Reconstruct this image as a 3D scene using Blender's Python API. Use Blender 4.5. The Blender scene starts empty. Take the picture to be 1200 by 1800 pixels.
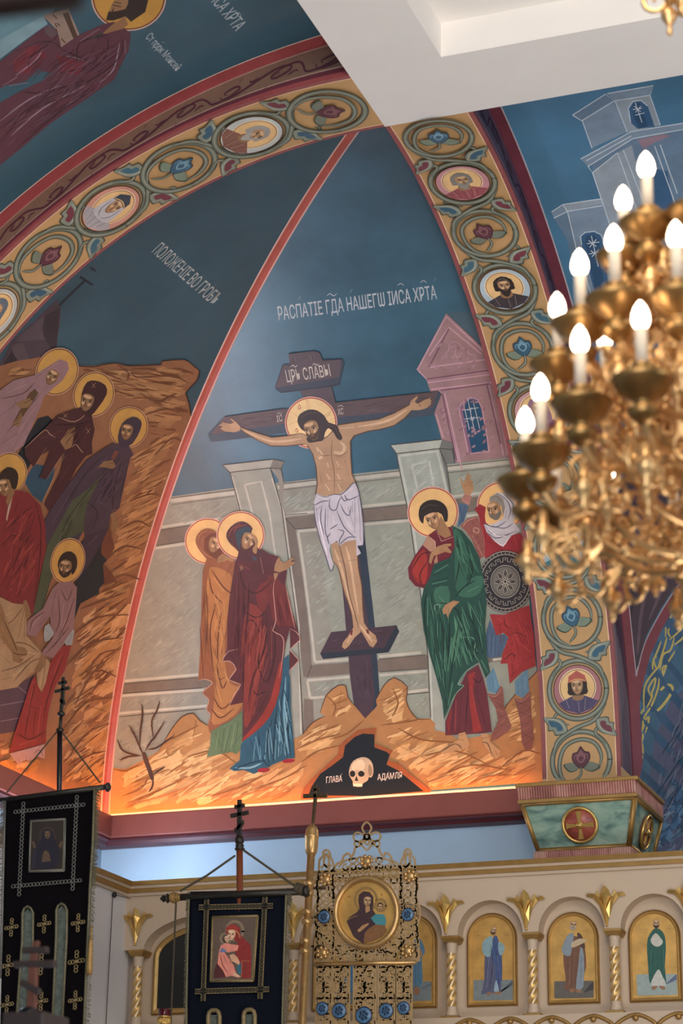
import bpy, bmesh, math, random
import numpy as np
from mathutils import Vector, Matrix, geometry
random.seed(7)
scene = bpy.context.scene
COL = scene.collection
# ---------------------------------------------------------------- camera
F, CX, CY, CZ = 3893.1255, 6.35643, -12.63524, -2.98064          # focal length in pixels of the 1200 px frame
PITCH, YAW, ROLL = math.radians(19.8132), math.radians(-20.6073), math.radians(.8067)
FW = np.array([math.sin(YAW)*math.cos(PITCH), math.cos(YAW)*math.cos(PITCH), math.sin(PITCH)])
_r = np.array([math.cos(YAW), -math.sin(YAW), 0.]); _u = np.cross(_r, FW)
RT = _r*math.cos(ROLL)+_u*math.sin(ROLL); UP = -_r*math.sin(ROLL)+_u*math.cos(ROLL)
CAM = np.array([CX, CY, CZ])
cd = bpy.data.cameras.new('camera'); cam = bpy.data.objects.new('camera', cd); COL.objects.link(cam)
cd.sensor_fit = 'VERTICAL'; cd.sensor_height = 36; cd.sensor_width = 24; cd.lens = F/1800*36
cd.clip_start = .05; cd.clip_end = 200
M = Matrix.Identity(4)
for i in range(3):
    M[i][0] = RT[i]; M[i][1] = UP[i]; M[i][2] = -FW[i]; M[i][3] = CAM[i]
cam.matrix_world = M
cd.dof.use_dof = True; cd.dof.focus_distance = 12.4; cd.dof.aperture_fstop = 3.2
scene.camera = cam
# ---------------------------------------------------------------- light and exposure
vs = scene.view_settings
vs.view_transform = 'Standard'; vs.look = 'None'; vs.gamma = 1; vs.use_curve_mapping = False; vs.exposure = -0.12
wd = bpy.data.worlds.new('world'); scene.world = wd; wd.use_nodes = True
bg = wd.node_tree.nodes['Background']; bg.inputs[0].default_value = (.62, .78, 1, 1); bg.inputs[1].default_value = .35
def area(name, loc, target, sx, sy, power, color):
    l = bpy.data.lights.new(name, 'AREA'); l.shape = 'RECTANGLE'; l.size = sx; l.size_y = sy; l.energy = power; l.color = color
    o = bpy.data.objects.new(name, l); COL.objects.link(o); o.location = loc
    o.rotation_euler = (Vector(target)-Vector(loc)).to_track_quat('-Z', 'Y').to_euler(); return o
area('window_daylight', (10.3, -7.5, -.9), (1.5, -1, .6), 3.2, 2.2, 170, (.84, .92, 1))
area('west_window_daylight', (5.5, -15.5, -.5), (3.5, 0, -.3), 4.5, 3, 430, (.92, .95, 1))
area('nave_fill', (5.4, -9.5, 1.9), (4.5, -2.5, -1.2), 1.6, 1.6, 120, (1, .84, .66))  # unseen area lamp standing in for the general room light
area('ceiling_fill', (6.2, -5.4, -3.4), (5.6, -4.4, 3), 2.5, 2.5, 190, (1, .93, .87))  # added fill in place of floor bounce, brightens the ceiling
area('sanctuary_fill', (5.6, 1.3, 1.2), (3.5, .5, -.2), .5, .5, 24, (1, .93, .85))  # unseen lamp added to brighten the altar arch soffit
# ---------------------------------------------------------------- helpers
def px_ray(P):
    P = np.asarray(P, float).reshape(-1, 2)
    return FW+RT*((P[:, :1]-600)/F)-UP*((P[:, 1:]-900)/F)
def at(x, y, ax, v):
    d = px_ray([(x, y)])[0]; return Vector(CAM+d*((v-CAM[ax])/d[ax]))
def at_dist(x, y, dist):
    return Vector(CAM+px_ray([(x, y)])[0]*dist)
def lin(h):
    c = [int(h[i:i+2], 16)/255 for i in (0, 2, 4)]
    return tuple(v/12.92 if v <= .04045 else ((v+.055)/1.055)**2.4 for v in c)
def mat(name, color='808080', rough=.6, metal=0., noise=None, bump=None, emit=None, spec=.5, attr=False, sheen=0):
    m = bpy.data.materials.new(name); m.use_nodes = True; t = m.node_tree; b = t.nodes['Principled BSDF']
    N = t.nodes.new; L = t.links.new
    b.inputs['Roughness'].default_value = rough; b.inputs['Metallic'].default_value = metal
    b.inputs['Specular IOR Level'].default_value = spec
    if sheen: b.inputs['Sheen Weight'].default_value = sheen
    c = lin(color)+(1,); src = None
    tc = N('ShaderNodeTexCoord')
    if attr:
        a = N('ShaderNodeVertexColor'); a.layer_name = 'Col'; src = a.outputs[0]
    if noise:
        sc, lo, hi = noise[:3]
        n = N('ShaderNodeTexNoise'); n.inputs['Scale'].default_value = sc; n.inputs['Detail'].default_value = 6; n.inputs['Roughness'].default_value = .62
        L(tc.outputs['Object'], n.inputs['Vector'])
        r = N('ShaderNodeMapRange'); r.inputs[1].default_value = .3; r.inputs[2].default_value = .7; r.inputs[3].default_value = lo; r.inputs[4].default_value = hi
        L(n.outputs[0], r.inputs[0])
        mx = N('ShaderNodeMix'); mx.data_type = 'RGBA'; mx.blend_type = 'MULTIPLY'; mx.inputs[0].default_value = 1
        if src: L(src, mx.inputs[6])
        else: mx.inputs[6].default_value = c
        L(r.outputs[0], mx.inputs[7]); src = mx.outputs[2]
    if src: L(src, b.inputs['Base Color'])
    else: b.inputs['Base Color'].default_value = c
    if bump:
        n2 = N('ShaderNodeTexNoise'); n2.inputs['Scale'].default_value = bump[0]; n2.inputs['Detail'].default_value = 5
        L(tc.outputs['Object'], n2.inputs['Vector'])
        bp = N('ShaderNodeBump'); bp.inputs['Strength'].default_value = bump[1]; bp.inputs['Distance'].default_value = bump[2]
        L(n2.outputs[0], bp.inputs['Height']); L(bp.outputs[0], b.inputs['Normal'])
    if emit:
        b.inputs['Emission Color'].default_value = lin(emit[0])+(1,); b.inputs['Emission Strength'].default_value = emit[1]
    return m
MATS = {}
def marble(name, c1, c2, c3, scale, stretch=(1, 1, 1), rough=.35, rot=(0, .6, 0)):
    m = bpy.data.materials.new(name); m.use_nodes = True; t = m.node_tree; b = t.nodes['Principled BSDF']; N = t.nodes.new; L = t.links.new
    tc = N('ShaderNodeTexCoord'); mp = N('ShaderNodeMapping'); mp.inputs['Scale'].default_value = stretch; mp.inputs['Rotation'].default_value = rot
    n = N('ShaderNodeTexNoise'); n.inputs['Scale'].default_value = scale; n.inputs['Detail'].default_value = 8; n.inputs['Distortion'].default_value = 1.2
    r = N('ShaderNodeValToRGB'); e = r.color_ramp.elements
    e[0].position = .3; e[0].color = lin(c1)+(1,); e[1].position = .7; e[1].color = lin(c3)+(1,); k = e.new(.5); k.color = lin(c2)+(1,)
    L(tc.outputs['Object'], mp.inputs['Vector']); L(mp.outputs[0], n.inputs['Vector']); L(n.outputs[0], r.inputs[0]); L(r.outputs[0], b.inputs['Base Color'])
    b.inputs['Roughness'].default_value = rough
    return m
def link(name, me, m=None, parent=None, smooth=False):
    if m:
        for q in (m if isinstance(m, (list, tuple)) else [m]): me.materials.append(q)
    if smooth:
        for f in me.polygons: f.use_smooth = True
    o = bpy.data.objects.new(name, me); COL.objects.link(o)
    if parent: o.parent = parent; o.matrix_parent_inverse = parent.matrix_world.inverted() if False else Matrix.Translation(-parent.location)
    return o
def tag(o, label=None, cat=None, group=None, kind=None):
    if label: o['label'] = label
    if cat: o['category'] = cat
    if group: o['group'] = group
    if kind: o['kind'] = kind
    return o
def thing(name, loc, label, cat, group=None):
    o = bpy.data.objects.new(name, None); COL.objects.link(o); o.location = loc; o.empty_display_size = .05
    return tag(o, label, cat, group)
def struct(o): o['kind'] = 'structure'; return o
class MB:
    """collects shapes for ONE mesh object"""
    def __init__(s): s.v = []; s.f = []; s.sm = []
    def add(s, V, Fc, smooth=False):
        k = len(s.v); s.v += [tuple(p) for p in V]; s.f += [tuple(i+k for i in f) for f in Fc]; s.sm += [smooth]*len(Fc); return s
    def box(s, a, b):
        (x0, y0, z0), (x1, y1, z1) = a, b
        V = [(x, y, z) for x in (x0, x1) for y in (y0, y1) for z in (z0, z1)]
        return s.add(V, [(0, 1, 3, 2), (4, 6, 7, 5), (0, 4, 5, 1), (2, 3, 7, 6), (0, 2, 6, 4), (1, 5, 7, 3)])
    def tube(s, P, r, seg=10, closed=False, cap=True):
        P = [Vector(p) for p in P]; n = len(P); rr = r if isinstance(r, (list, tuple)) else [r]*n; V = []; Fc = []
        T = [((P[(i+1) % n]-P[i-1]) if closed or 0 < i < n-1 else (P[1]-P[0] if i == 0 else P[-1]-P[-2])).normalized() for i in range(n)]
        a = T[0].orthogonal().normalized()
        for i in range(n):
            a = (a-T[i]*a.dot(T[i])); a = a.normalized() if a.length > 1e-6 else T[i].orthogonal().normalized(); b = T[i].cross(a)
            V += [P[i]+(a*math.cos(q*2*math.pi/seg)+b*math.sin(q*2*math.pi/seg))*rr[i] for q in range(seg)]
        for i in range(n if closed else n-1):
            j = (i+1) % n
            Fc += [(i*seg+q, i*seg+(q+1) % seg, j*seg+(q+1) % seg, j*seg+q) for q in range(seg)]
        if cap and not closed: Fc += [tuple(range(seg))[::-1], tuple((n-1)*seg+q for q in range(seg))]
        return s.add(V, Fc, True)
    def lathe(s, o, prof, seg=20, axis=None):
        o = Vector(o); ax = Vector(axis or (0, 0, 1)).normalized(); a = ax.orthogonal().normalized(); b = ax.cross(a); V = []; Fc = []
        for (r, z) in prof: V += [o+ax*z+(a*math.cos(q*2*math.pi/seg)+b*math.sin(q*2*math.pi/seg))*max(r, 1e-4) for q in range(seg)]
        for i in range(len(prof)-1): Fc += [(i*seg+q, i*seg+(q+1) % seg, (i+1)*seg+(q+1) % seg, (i+1)*seg+q) for q in range(seg)]
        Fc += [tuple(range(seg))[::-1], tuple((len(prof)-1)*seg+q for q in range(seg))]
        return s.add(V, Fc, True)
    def ball(s, o, r, sq=(1, 1, 1), seg=12, rings=8):
        V = []; Fc = []; o = Vector(o)
        for i in range(rings+1):
            t = math.pi*i/rings
            V += [o+Vector((math.sin(t)*math.cos(q*2*math.pi/seg)*r*sq[0], math.sin(t)*math.sin(q*2*math.pi/seg)*r*sq[1], math.cos(t)*r*sq[2])) for q in range(seg)]
        for i in range(rings): Fc += [(i*seg+q, (i+1)*seg+q, (i+1)*seg+(q+1) % seg, i*seg+(q+1) % seg) for q in range(seg)]
        return s.add(V, Fc, True)
    def prism(s, pts, ex, ey, o, n, th):
        """polygon pts (u,v) in the frame o,ex,ey, extruded by th along n"""
        o, ex, ey, n = map(Vector, (o, ex, ey, n)); k = len(pts)
        A = [o+ex*u+ey*v for u, v in pts]; B = [p+n*th for p in A]
        tri = geometry.tessellate_polygon([[Vector((u, v, 0)) for u, v in pts]])
        Fc = [tuple(t) for t in tri]+[tuple(i+k for i in t[::-1]) for t in tri]+[(i, (i+1) % k, (i+1) % k+k, i+k) for i in range(k)]
        return s.add(A+B, Fc)
    def sweep(s, prof, path, closed=False):
        """prof: list of (frame index offsets) already given as 3D rings per path station"""
        n = len(prof[0]); V = [p for ring in prof for p in ring]; Fc = []
        for i in range(len(prof)-1): Fc += [(i*n+q, i*n+(q+1) % n, (i+1)*n+(q+1) % n, (i+1)*n+q) for q in range(n)]
        Fc += [tuple(range(n))[::-1], tuple((len(prof)-1)*n+q for q in range(n))]
        return s.add(V, Fc)
    def build(s, name, m=None, parent=None, bevel=0, recalc=True):
        me = bpy.data.meshes.new(name); off = Vector(parent.location) if parent else Vector((0, 0, 0))
        me.from_pydata([Vector(p)-off for p in s.v], [], s.f); me.validate()
        if len(me.polygons) == len(s.sm): me.polygons.foreach_set('use_smooth', s.sm)
        if recalc:
            b = bmesh.new(); b.from_mesh(me); bmesh.ops.recalc_face_normals(b, faces=b.faces); b.to_mesh(me); b.free()
        o = bpy.data.objects.new(name, me); COL.objects.link(o)
        for q in (m if isinstance(m, (list, tuple)) else [m]):
            if q: me.materials.append(q)
        if parent: o.parent = parent
        if bevel:
            md = o.modifiers.new('bevel', 'BEVEL'); md.width = bevel; md.segments = 2; md.limit_method = 'ANGLE'
        return o
def smooth_pts(P, closed=True, k=4):
    P = np.asarray(P, float); n = len(P)
    if n < 3: return P
    out = []
    for i in range(n if closed else n-1):
        p0 = P[i-1] if closed or i > 0 else 2*P[0]-P[1]; p1 = P[i]; p2 = P[(i+1) % n]; p3 = P[(i+2) % n] if closed or i+2 < n else 2*P[-1]-P[-2]
        for j in range(k):
            t = j/k; out.append(.5*(2*p1+(p2-p0)*t+(2*p0-5*p1+4*p2-p3)*t*t+(3*p1-p0-3*p2+p3)*t**3))
    if not closed: out.append(P[-1])
    return np.array(out)
# ---------------------------------------------------------------- the vault: profiles of the cove and of the arches
R, RY, WX, WY, H, T = 3.0, 3.1541, .4708, .5308, 2.7547, .3103
NE, RG = 2.0495, 3.3674; KY = RY/R
NSEG = 56
_s = np.linspace(0, math.pi/2, NSEG+1)
COVE_D = RG*(1-np.cos(_s)**(2/NE)); COVE_Z = (H+.24)*np.sin(_s)**(2/NE)
class Cove:
    """cylindrical surface: profile (depth, z) swept along x (back wall) or y (left wall); paint coordinates are (along, arc)"""
    def __init__(s, D, Z, axis):
        s.D = np.asarray(D, float); s.Z = np.asarray(Z, float); s.axis = axis
        s.arc = np.concatenate([[0], np.cumsum(np.hypot(np.diff(s.D), np.diff(s.Z)))]); s.cuts = s.arc; s.cells = {}
        e = np.stack([np.diff(s.D), np.diff(s.Z)], 1); e /= np.hypot(*e.T)[:, None]; nn = np.stack([e[:, 1], -e[:, 0]], 1)
        vn = np.concatenate([nn[:1], (nn[1:]+nn[:-1])/2, nn[-1:]]); s.vn = vn/np.hypot(*vn.T)[:, None]
    def hit(s, P):
        d = px_ray(P); out = np.full((len(d), 2), np.nan); c, sg = ((1, -1) if s.axis == 'x' else (0, 1)); a = 1-c
        best = np.full(len(d), 1e9)
        for i in range(len(s.D)-1):
            e0, e1 = s.D[i+1]-s.D[i], s.Z[i+1]-s.Z[i]
            o0, o1 = sg*CAM[c]-s.D[i], CAM[2]-s.Z[i]; dx, dz = sg*d[:, c], d[:, 2]
            k = (o0*e1-o1*e0)/(dz*e0-dx*e1); q = ((o0+k*dx)*e0+(o1+k*dz)*e1)/(e0*e0+e1*e1)
            lo = -1e9 if i == 0 else -1e-6; hi = 1e9 if i == len(s.D)-2 else 1+1e-6
            ok = (q >= lo) & (q <= hi) & (k > 0) & (np.abs(k-12.4) < best)
            out[ok, 0] = (CAM[a]+k*d[:, a])[ok]; out[ok, 1] = (s.arc[i]+q*(s.arc[i+1]-s.arc[i]))[ok]; best[ok] = np.abs(k-12.4)[ok]
        return out
    def pt(s, U, off=0.):
        U = np.asarray(U, float); v = U[:, 1]
        i = np.clip(np.searchsorted(s.arc, v)-1, 0, len(s.arc)-2); t = (v-s.arc[i])/(s.arc[i+1]-s.arc[i]); tc = np.clip(t, 0, 1)
        D = s.D[i]+t*(s.D[i+1]-s.D[i]); Z = s.Z[i]+t*(s.Z[i+1]-s.Z[i])
        nn = s.vn[i]*(1-tc)[:, None]+s.vn[i+1]*tc[:, None]
        D = D+nn[:, 0]*off; Z = Z+nn[:, 1]*off
        if s.axis == 'x': return np.stack([U[:, 0], -D, Z], 1), np.stack([0*D, -nn[:, 0], nn[:, 1]], 1)
        return np.stack([D, U[:, 0], Z], 1), np.stack([nn[:, 0], 0*D, nn[:, 1]], 1)
class Flat:
    cuts = None
    def __init__(s, o, ex, ey):
        s.o, s.ex, s.ey = [np.array(q, float) for q in (o, ex, ey)]; s.ex /= np.linalg.norm(s.ex); s.ey /= np.linalg.norm(s.ey); s.n = np.cross(s.ex, s.ey); s.cells = {}
    def hit(s, P):
        d = px_ray(P); k = ((s.o-CAM)@s.n)/(d@s.n); X = CAM+d*k[:, None]-s.o; return np.stack([X@s.ex, X@s.ey], 1)
    def pt(s, U, off=0.):
        U = np.asarray(U, float); X = s.o+U[:, :1]*s.ex+U[:, 1:]*s.ey+s.n*off; return X, np.repeat(s.n[None], len(U), 0)
back_cove = Cove(COVE_D*KY, COVE_Z, 'x'); left_cove = Cove(COVE_D, COVE_Z, 'y')
_a = np.linspace(0, math.pi/2, NSEG+1)
ARCH_Z = H*np.sin(_a)**(2/NE)
def arch_d(t0, d1): return d1-(d1-t0)*np.cos(_a)**(2/NE)
back_arch = Cove(arch_d(T, RY), ARCH_Z, 'x'); left_arch = Cove(arch_d(.2, R), ARCH_Z, 'y')
# ---------------------------------------------------------------- painting on surfaces
def parse(sx):
    if isinstance(sx, str): return np.array([[float(q) for q in w.split(',')] for w in sx.split()])
    return np.asarray(sx, float)
class Paint:
    """flat paint shapes laid on a wall surface, collected into one mesh per painted part"""
    STEP = .00016
    def __init__(s, surf, m, root=None, base=.0004): s.S = surf; s.m = m; s.root = root; s.o = (0, 0); s.k = 1; s.new(); s.gain = 1.; s.base = base; s.uv = False
    def new(s): s.V = []; s.N = []; s.Fc = []; s.C = []
    w = 1.; kk = (1., 1.)
    def view(s, x=0, y=0, k=1): s.o = (x, y); s.k = k; return s
    def local(s, u, v, k): s.o = (u, v); s.k = k; s.kk = (1., -1.); s.w = k; return s      # y down, as in the photo
    def pts(s, P): return parse(P)*s.k*np.array(s.kk)+np.array(s.o)
    def col(s, c):
        l = lin(c) if isinstance(c, str) else c
        return tuple(min(.93, v*s.gain) for v in l)
    def _emit(s, tris_px, color, U):
        """tris: list of index triples into U (surface coords)"""
        c = s.col(color); cells = s.S.cells; g = .016 if s.S.cuts is not None else .006; touched = set()
        for t in tris_px:
            q = U[list(t)]; a = np.floor(q.min(0)/g).astype(int); b = np.floor(q.max(0)/g).astype(int)
            for i in range(a[0], b[0]+1):
                for j in range(a[1], b[1]+1): touched.add((i, j))
        lv = 1+max((cells.get(k, 0) for k in touched), default=0)
        for k in touched: cells[k] = lv
        off = s.base+lv*s.STEP
        for t in tris_px:
            polys = [[tuple(U[i]) for i in t]]
            if s.S.cuts is not None:
                vs_ = [p[1] for p in polys[0]]; lo, hi = min(vs_), max(vs_)
                for cv in s.S.cuts:
                    if lo < cv < hi:
                        P = polys.pop(); A = []; B = []
                        for i in range(len(P)):
                            p, q = P[i], P[(i+1) % len(P)]
                            if p[1] <= cv: A.append(p)
                            if p[1] >= cv: B.append(p)
                            if (p[1] < cv < q[1]) or (q[1] < cv < p[1]):
                                r = (cv-p[1])/(q[1]-p[1]); x = (p[0]+r*(q[0]-p[0]), cv); A.append(x); B.append(x)
                        if len(A) > 2: polys.append(A)
                        if len(B) > 2: polys.append(B)
            for P in polys:
                if len(P) < 3: continue
                a2 = sum(P[i][0]*P[(i+1) % len(P)][1]-P[(i+1) % len(P)][0]*P[i][1] for i in range(len(P)))
                if abs(a2) < 1e-10: continue
                X, Nn = s.S.pt(np.array(P), off); b0 = len(s.V)
                s.V += X.tolist(); s.N += Nn.tolist(); s.Fc.append(tuple(range(b0, b0+len(P)))); s.C += [c]*len(P)
    def _hit(s, P):
        return np.asarray(P, float) if s.uv else s.S.hit(P)
    def fill(s, color, P, sm=0):
        P = s.pts(P)
        if sm: P = smooth_pts(P, True, sm)
        elif s.S.cuts is not None:       # keep long straight edges straight on the curved wall
            Q = []; mx = .25 if s.uv else 45
            for i in range(len(P)):
                a, b = P[i], P[(i+1) % len(P)]; n = max(1, int(np.hypot(*(b-a))/mx)); Q += [a+(b-a)*j/n for j in range(n)]
            P = np.array(Q)
        U = s._hit(P)
        if np.isnan(U).any(): return s
        tri = geometry.tessellate_polygon([[Vector((u, v, 0)) for u, v in U]])
        s._emit([t for t in tri], color, U); return s
    def line(s, color, w, P, sm=3, taper=.35, closed=False):
        P = s.pts(P)
        if sm and len(P) > 2: P = smooth_pts(P, closed, sm)
        elif not closed:
            Q = []; mx = .2 if s.uv else 40
            for a, b in zip(P[:-1], P[1:]):
                n = max(1, int(np.hypot(*(b-a))/mx)); Q += [a+(b-a)*j/n for j in range(n)]
            P = np.array(Q+[P[-1]])
        if closed: P = np.vstack([P, P[:1], P[1:2]])
        t = np.gradient(P, axis=0); t /= np.hypot(*t.T)[:, None]+1e-9; n = np.stack([-t[:, 1], t[:, 0]], 1)
        L = np.linspace(0, 1, len(P)); ww = w*s.w/2*(1 if closed or taper is None else np.clip(np.minimum(L, 1-L)*5, 0, 1)*(1-taper)+taper); ww = np.broadcast_to(ww, len(P))[:, None]
        A, B = P+n*ww, P-n*ww; U = s._hit(np.vstack([A, B])); m = len(P)
        if np.isnan(U).any(): return s
        tr = []
        for i in range(m-1): tr += [(i, i+1, m+i+1), (i, m+i+1, m+i)]
        s._emit(tr, color, U); return s
    def lines(s, color, w, LL, sm=3, taper=.35):
        for q in LL.split(';'): s.line(color, w, q, sm, taper)
        return s
    def ell(s, color, cx, cy, rx, ry=None, ang=0, n=28, a0=0, a1=360):
        ry = ry or rx; c, q = math.cos(math.radians(ang)), math.sin(math.radians(ang))
        P = [(cx+rx*math.cos(t)*c-ry*math.sin(t)*q, cy+rx*math.cos(t)*q+ry*math.sin(t)*c) for t in np.radians(np.linspace(a0, a1, n, endpoint=abs(a1-a0) < 360))]
        return s.fill(color, P)
    def ring(s, color, w, cx, cy, rx, ry=None, ang=0, n=36):
        ry = ry or rx; c, q = math.cos(math.radians(ang)), math.sin(math.radians(ang))
        P = [(cx+rx*math.cos(t)*c-ry*math.sin(t)*q, cy+rx*math.cos(t)*q+ry*math.sin(t)*c) for t in np.linspace(0, 2*math.pi, n, endpoint=False)]
        return s.line(color, w, P, 0, None, True)
    def done(s, name, parent=None, label=None):
        parent = parent or s.root
        me = bpy.data.meshes.new(name); off = Vector(parent.matrix_world.translation) if parent else Vector((0, 0, 0))
        if parent:
            off = Vector((0, 0, 0)); q = parent
            while q: off = off+q.location; q = q.parent
        me.from_pydata([Vector(p)-off for p in s.V], [], s.Fc)
        ca = me.color_attributes.new('Col', 'FLOAT_COLOR', 'CORNER')
        ca.data.foreach_set('color', np.array([tuple(c)+(1,) for c in s.C], np.float32).ravel())
        nv = s.N
        # faces must look into the room
        b = bmesh.new(); b.from_mesh(me); b.faces.ensure_lookup_table(); b.verts.ensure_lookup_table()
        for f in b.faces:
            if f.normal.dot(Vector(nv[f.verts[0].index])) < 0: f.normal_flip()
            f.smooth = True
        b.to_mesh(me); b.free()
        me.normals_split_custom_set_from_vertices(nv)
        me.materials.append(s.m)
        o = bpy.data.objects.new(name, me); COL.objects.link(o)
        if parent: o.parent = parent
        if label: o['label'] = label
        s.new(); return o
def text_tris(body, shear=0.):
    cu = bpy.data.curves.new('letters', 'FONT'); cu.body = body; cu.shear = shear; cu.offset = .005; cu.resolution_u = 3
    o = bpy.data.objects.new('letters', cu); COL.objects.link(o)
    dg = bpy.context.evaluated_depsgraph_get(); me = o.evaluated_get(dg).to_mesh(); me.calc_loop_triangles()
    V = np.array([v.co[:2] for v in me.vertices]); Tn = [tuple(t.vertices) for t in me.loop_triangles]
    o.evaluated_get(dg).to_mesh_clear(); bpy.data.objects.remove(o); bpy.data.curves.remove(cu)
    return V, Tn
def text(pa, color, body, a, b, h, shear=0.):
    """letters between photo points a and b (baseline), cap height vector h"""
    V, Tn = text_tris(body, shear)
    if not len(V): return
    x0, x1 = V[:, 0].min(), V[:, 0].max(); y1 = .73
    a, b, h = [np.array(q, float) for q in (a, b, h)]
    P = a+((V[:, :1]-x0)/(x1-x0))*(b-a)+V[:, 1:]/y1*h
    U = pa._hit(P); pa._emit(Tn, color, U)
# ---------------------------------------------------------------- materials
plaster_white = mat('white ceiling paint', 'e9e4de', .7, noise=(3, .97, 1.02), bump=(60, .08, .003))
sky_paint = mat('blue vault paint', '3e677b', .33, noise=(1.6, .72, 1.22), bump=(22, .25, .004))
fresco = mat('mural paint', 'ffffff', .46, noise=(9, .86, 1.1), bump=(70, .12, .0015), attr=True, spec=.45)
red_trim = mat('dark red trim paint', '8f4a40', .5, noise=(5, .9, 1.08))
maroon = mat('maroon moulding paint', '57262a', .35, noise=(5, .9, 1.08))
blue_wall = mat('pale blue wall paint', 'a9c2d6', .6, noise=(2.5, .95, 1.03))
side_wall = mat('grey blue wall paint', '8d9fb0', .65, noise=(2.5, .95, 1.03))
floor_mat = mat('dark wooden floor', '5a3d2a', .5, noise=(4, .8, 1.1))
cream = mat('cream iconostasis paint', 'c4ae95', .5, noise=(4, .96, 1.03))
cream_cool = mat('white panel paint', 'd5d2d2', .5, noise=(4, .97, 1.03))
gold_paint = mat('dull gold paint', 'a8834a', .42, .55, noise=(14, .82, 1.12))
gold = mat('gold leaf', 'dcb468', .32, .72, noise=(18, .8, 1.1))
brass = mat('brass', 'c8a068', .36, .7, noise=(20, .8, 1.1))
brass_matte = mat('satin brass plate', 'b39468', .5, .45, noise=(30, .8, 1.15))
brass_dark = mat('aged dark brass', '5a4a34', .45, .8, noise=(20, .7, 1.1))
# ---------------------------------------------------------------- structure: walls, coves, arches, ceiling
FL = -4.6
X1, Y1 = 10.72, -15.0          # right wall, open end behind the camera
def strip_mesh(name, rows_a, rows_b, m, smooth=True):
    mb = MB(); n = len(rows_a); mb.add(list(rows_a)+list(rows_b), [(i, i+1, n+i+1, n+i) for i in range(n-1)], smooth)
    return struct(mb.build(name, m, recalc=False))
v = back_cove.arc
groin_x = COVE_D
keep = [i for i in range(NSEG+1) if groin_x[i] <= R+.02]
strip_mesh('wall_back_vault', back_cove.pt(np.stack([groin_x, v], 1)[keep])[0], back_cove.pt(np.stack([0*v+R+.05, v], 1)[keep])[0], sky_paint)
gy = -COVE_D*KY; keep = [i for i in range(NSEG+1) if -gy[i] <= RY+.02]
strip_mesh('wall_left_vault', left_cove.pt(np.stack([gy, left_cove.arc], 1)[keep])[0], left_cove.pt(np.stack([0*v-RY-.05, left_cove.arc], 1)[keep])[0], sky_paint)
strip_mesh('wall_left_vault_nave', left_cove.pt(np.stack([0*v-RY-WY+.05, left_cove.arc], 1))[0], left_cove.pt(np.stack([0*v-9.5, left_cove.arc], 1))[0], sky_paint)
# back bay over the altar arch: cove with the arch opening cut out of it
ARC_C, ARC_R = 5.365, 1.9
def arch_x(z): return ARC_C-math.sqrt(max(0, ARC_R**2-z*z))
mb = MB(); BA = []; BB = []; CC = []; 
for i in range(NSEG+1):
    z = COVE_Z[i]; d = COVE_D[i]*KY
    xe = arch_x(z) if z < ARC_R else ARC_C
    BA.append((R+WX-.05, -d, z)); BB.append((xe, -d, z)); CC.append((2*ARC_C-xe, -d, z))
n = len(BA)
mb.add(BA+BB, [(i, i+1, n+i+1, n+i) for i in range(n-1)], True)
mb.add(CC+[(2*ARC_C-R-WX+.05, p[1], p[2]) for p in BA], [(i, i+1, n+i+1, n+i) for i in range(n-1)], True)
struct(mb.build('wall_back_altar_arch', sky_paint, recalc=False))
# altar arch jamb and soffit running back into the sanctuary
apse_paint = mat('sanctuary blue paint', '3b5a78', .5, noise=(2.2, .7, 1.25), bump=(18, .3, .004))
edge = [(3.465, 0., FL), (3.465, 0., 0.)]
for i in range(1, 41):
    a = math.pi*i/40; x = ARC_C-ARC_R*math.cos(a); z = ARC_R*math.sin(a)
    edge.append((x, -float(np.interp(z, COVE_Z, COVE_D*KY)), z))
edge += [(2*ARC_C-3.465, 0., FL)]
strip_mesh('wall_sanctuary', edge, [(x, 2.6, z) for x, y, z in edge], apse_paint)
struct(MB().box((3.3, 2.55, FL), (7.4, 2.65, 2.2)).build('wall_sanctuary_east', apse_paint))
# straight walls below the vault
struct(MB().box((0, 0, FL), (3.455, .12, .0)).build('wall_back', blue_wall))
struct(MB().box((2*ARC_C-3.465, 0, FL), (X1, .12, .05)).build('wall_back_south', blue_wall))
struct(MB().box((-.12, Y1, FL), (0, .12, .02)).build('wall_left', side_wall))
struct(MB().box((X1, Y1, FL), (X1+.12, .12, H+.3)).build('wall_right', side_wall))
struct(MB().box((-.12, Y1, FL-.1), (X1+.12, 2.65, FL)).build('floor', floor_mat))
# daylight window low in the left wall, beside the screen
mb = MB()
for y in (-.7, -1.4, -2.1): mb.box((0, y-.03, -3.2), (.04, y+.03, -.4))
for z in (-3.2, -2.2, -1.3, -.4): mb.box((0, -2.1, z-.03), (.04, -.7, z+.03))
struct(mb.build('window_1', plaster_white)); struct(MB().box((.002, -2.1, -3.2), (.012, -.7, -.4)).build('window_1_pane', mat('bright window pane', 'c8d8e8', .2, emit=('dce9ff', 17.))))
# white ceiling with a recessed tray; its lower rim is level with the arches
cx0, cx1, cy0, cy1 = 3.48, 2*ARC_C-3.48, -3.70, -7.6
mb = MB()
for a, b in (((R, -RY), (X1, cy0)), ((R, cy0), (cx0, cy1)), ((cx1, cy0), (X1, cy1)), ((R, cy1), (X1, -15.))):
    mb.box((a[0], b[1], H), (b[0], a[1], H+.45))
struct(mb.build('ceiling', plaster_white))
struct(MB().box((cx0, cy1, H+.19), (cx1, cy0, H+.3)).build('ceiling_tray', plaster_white))
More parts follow.
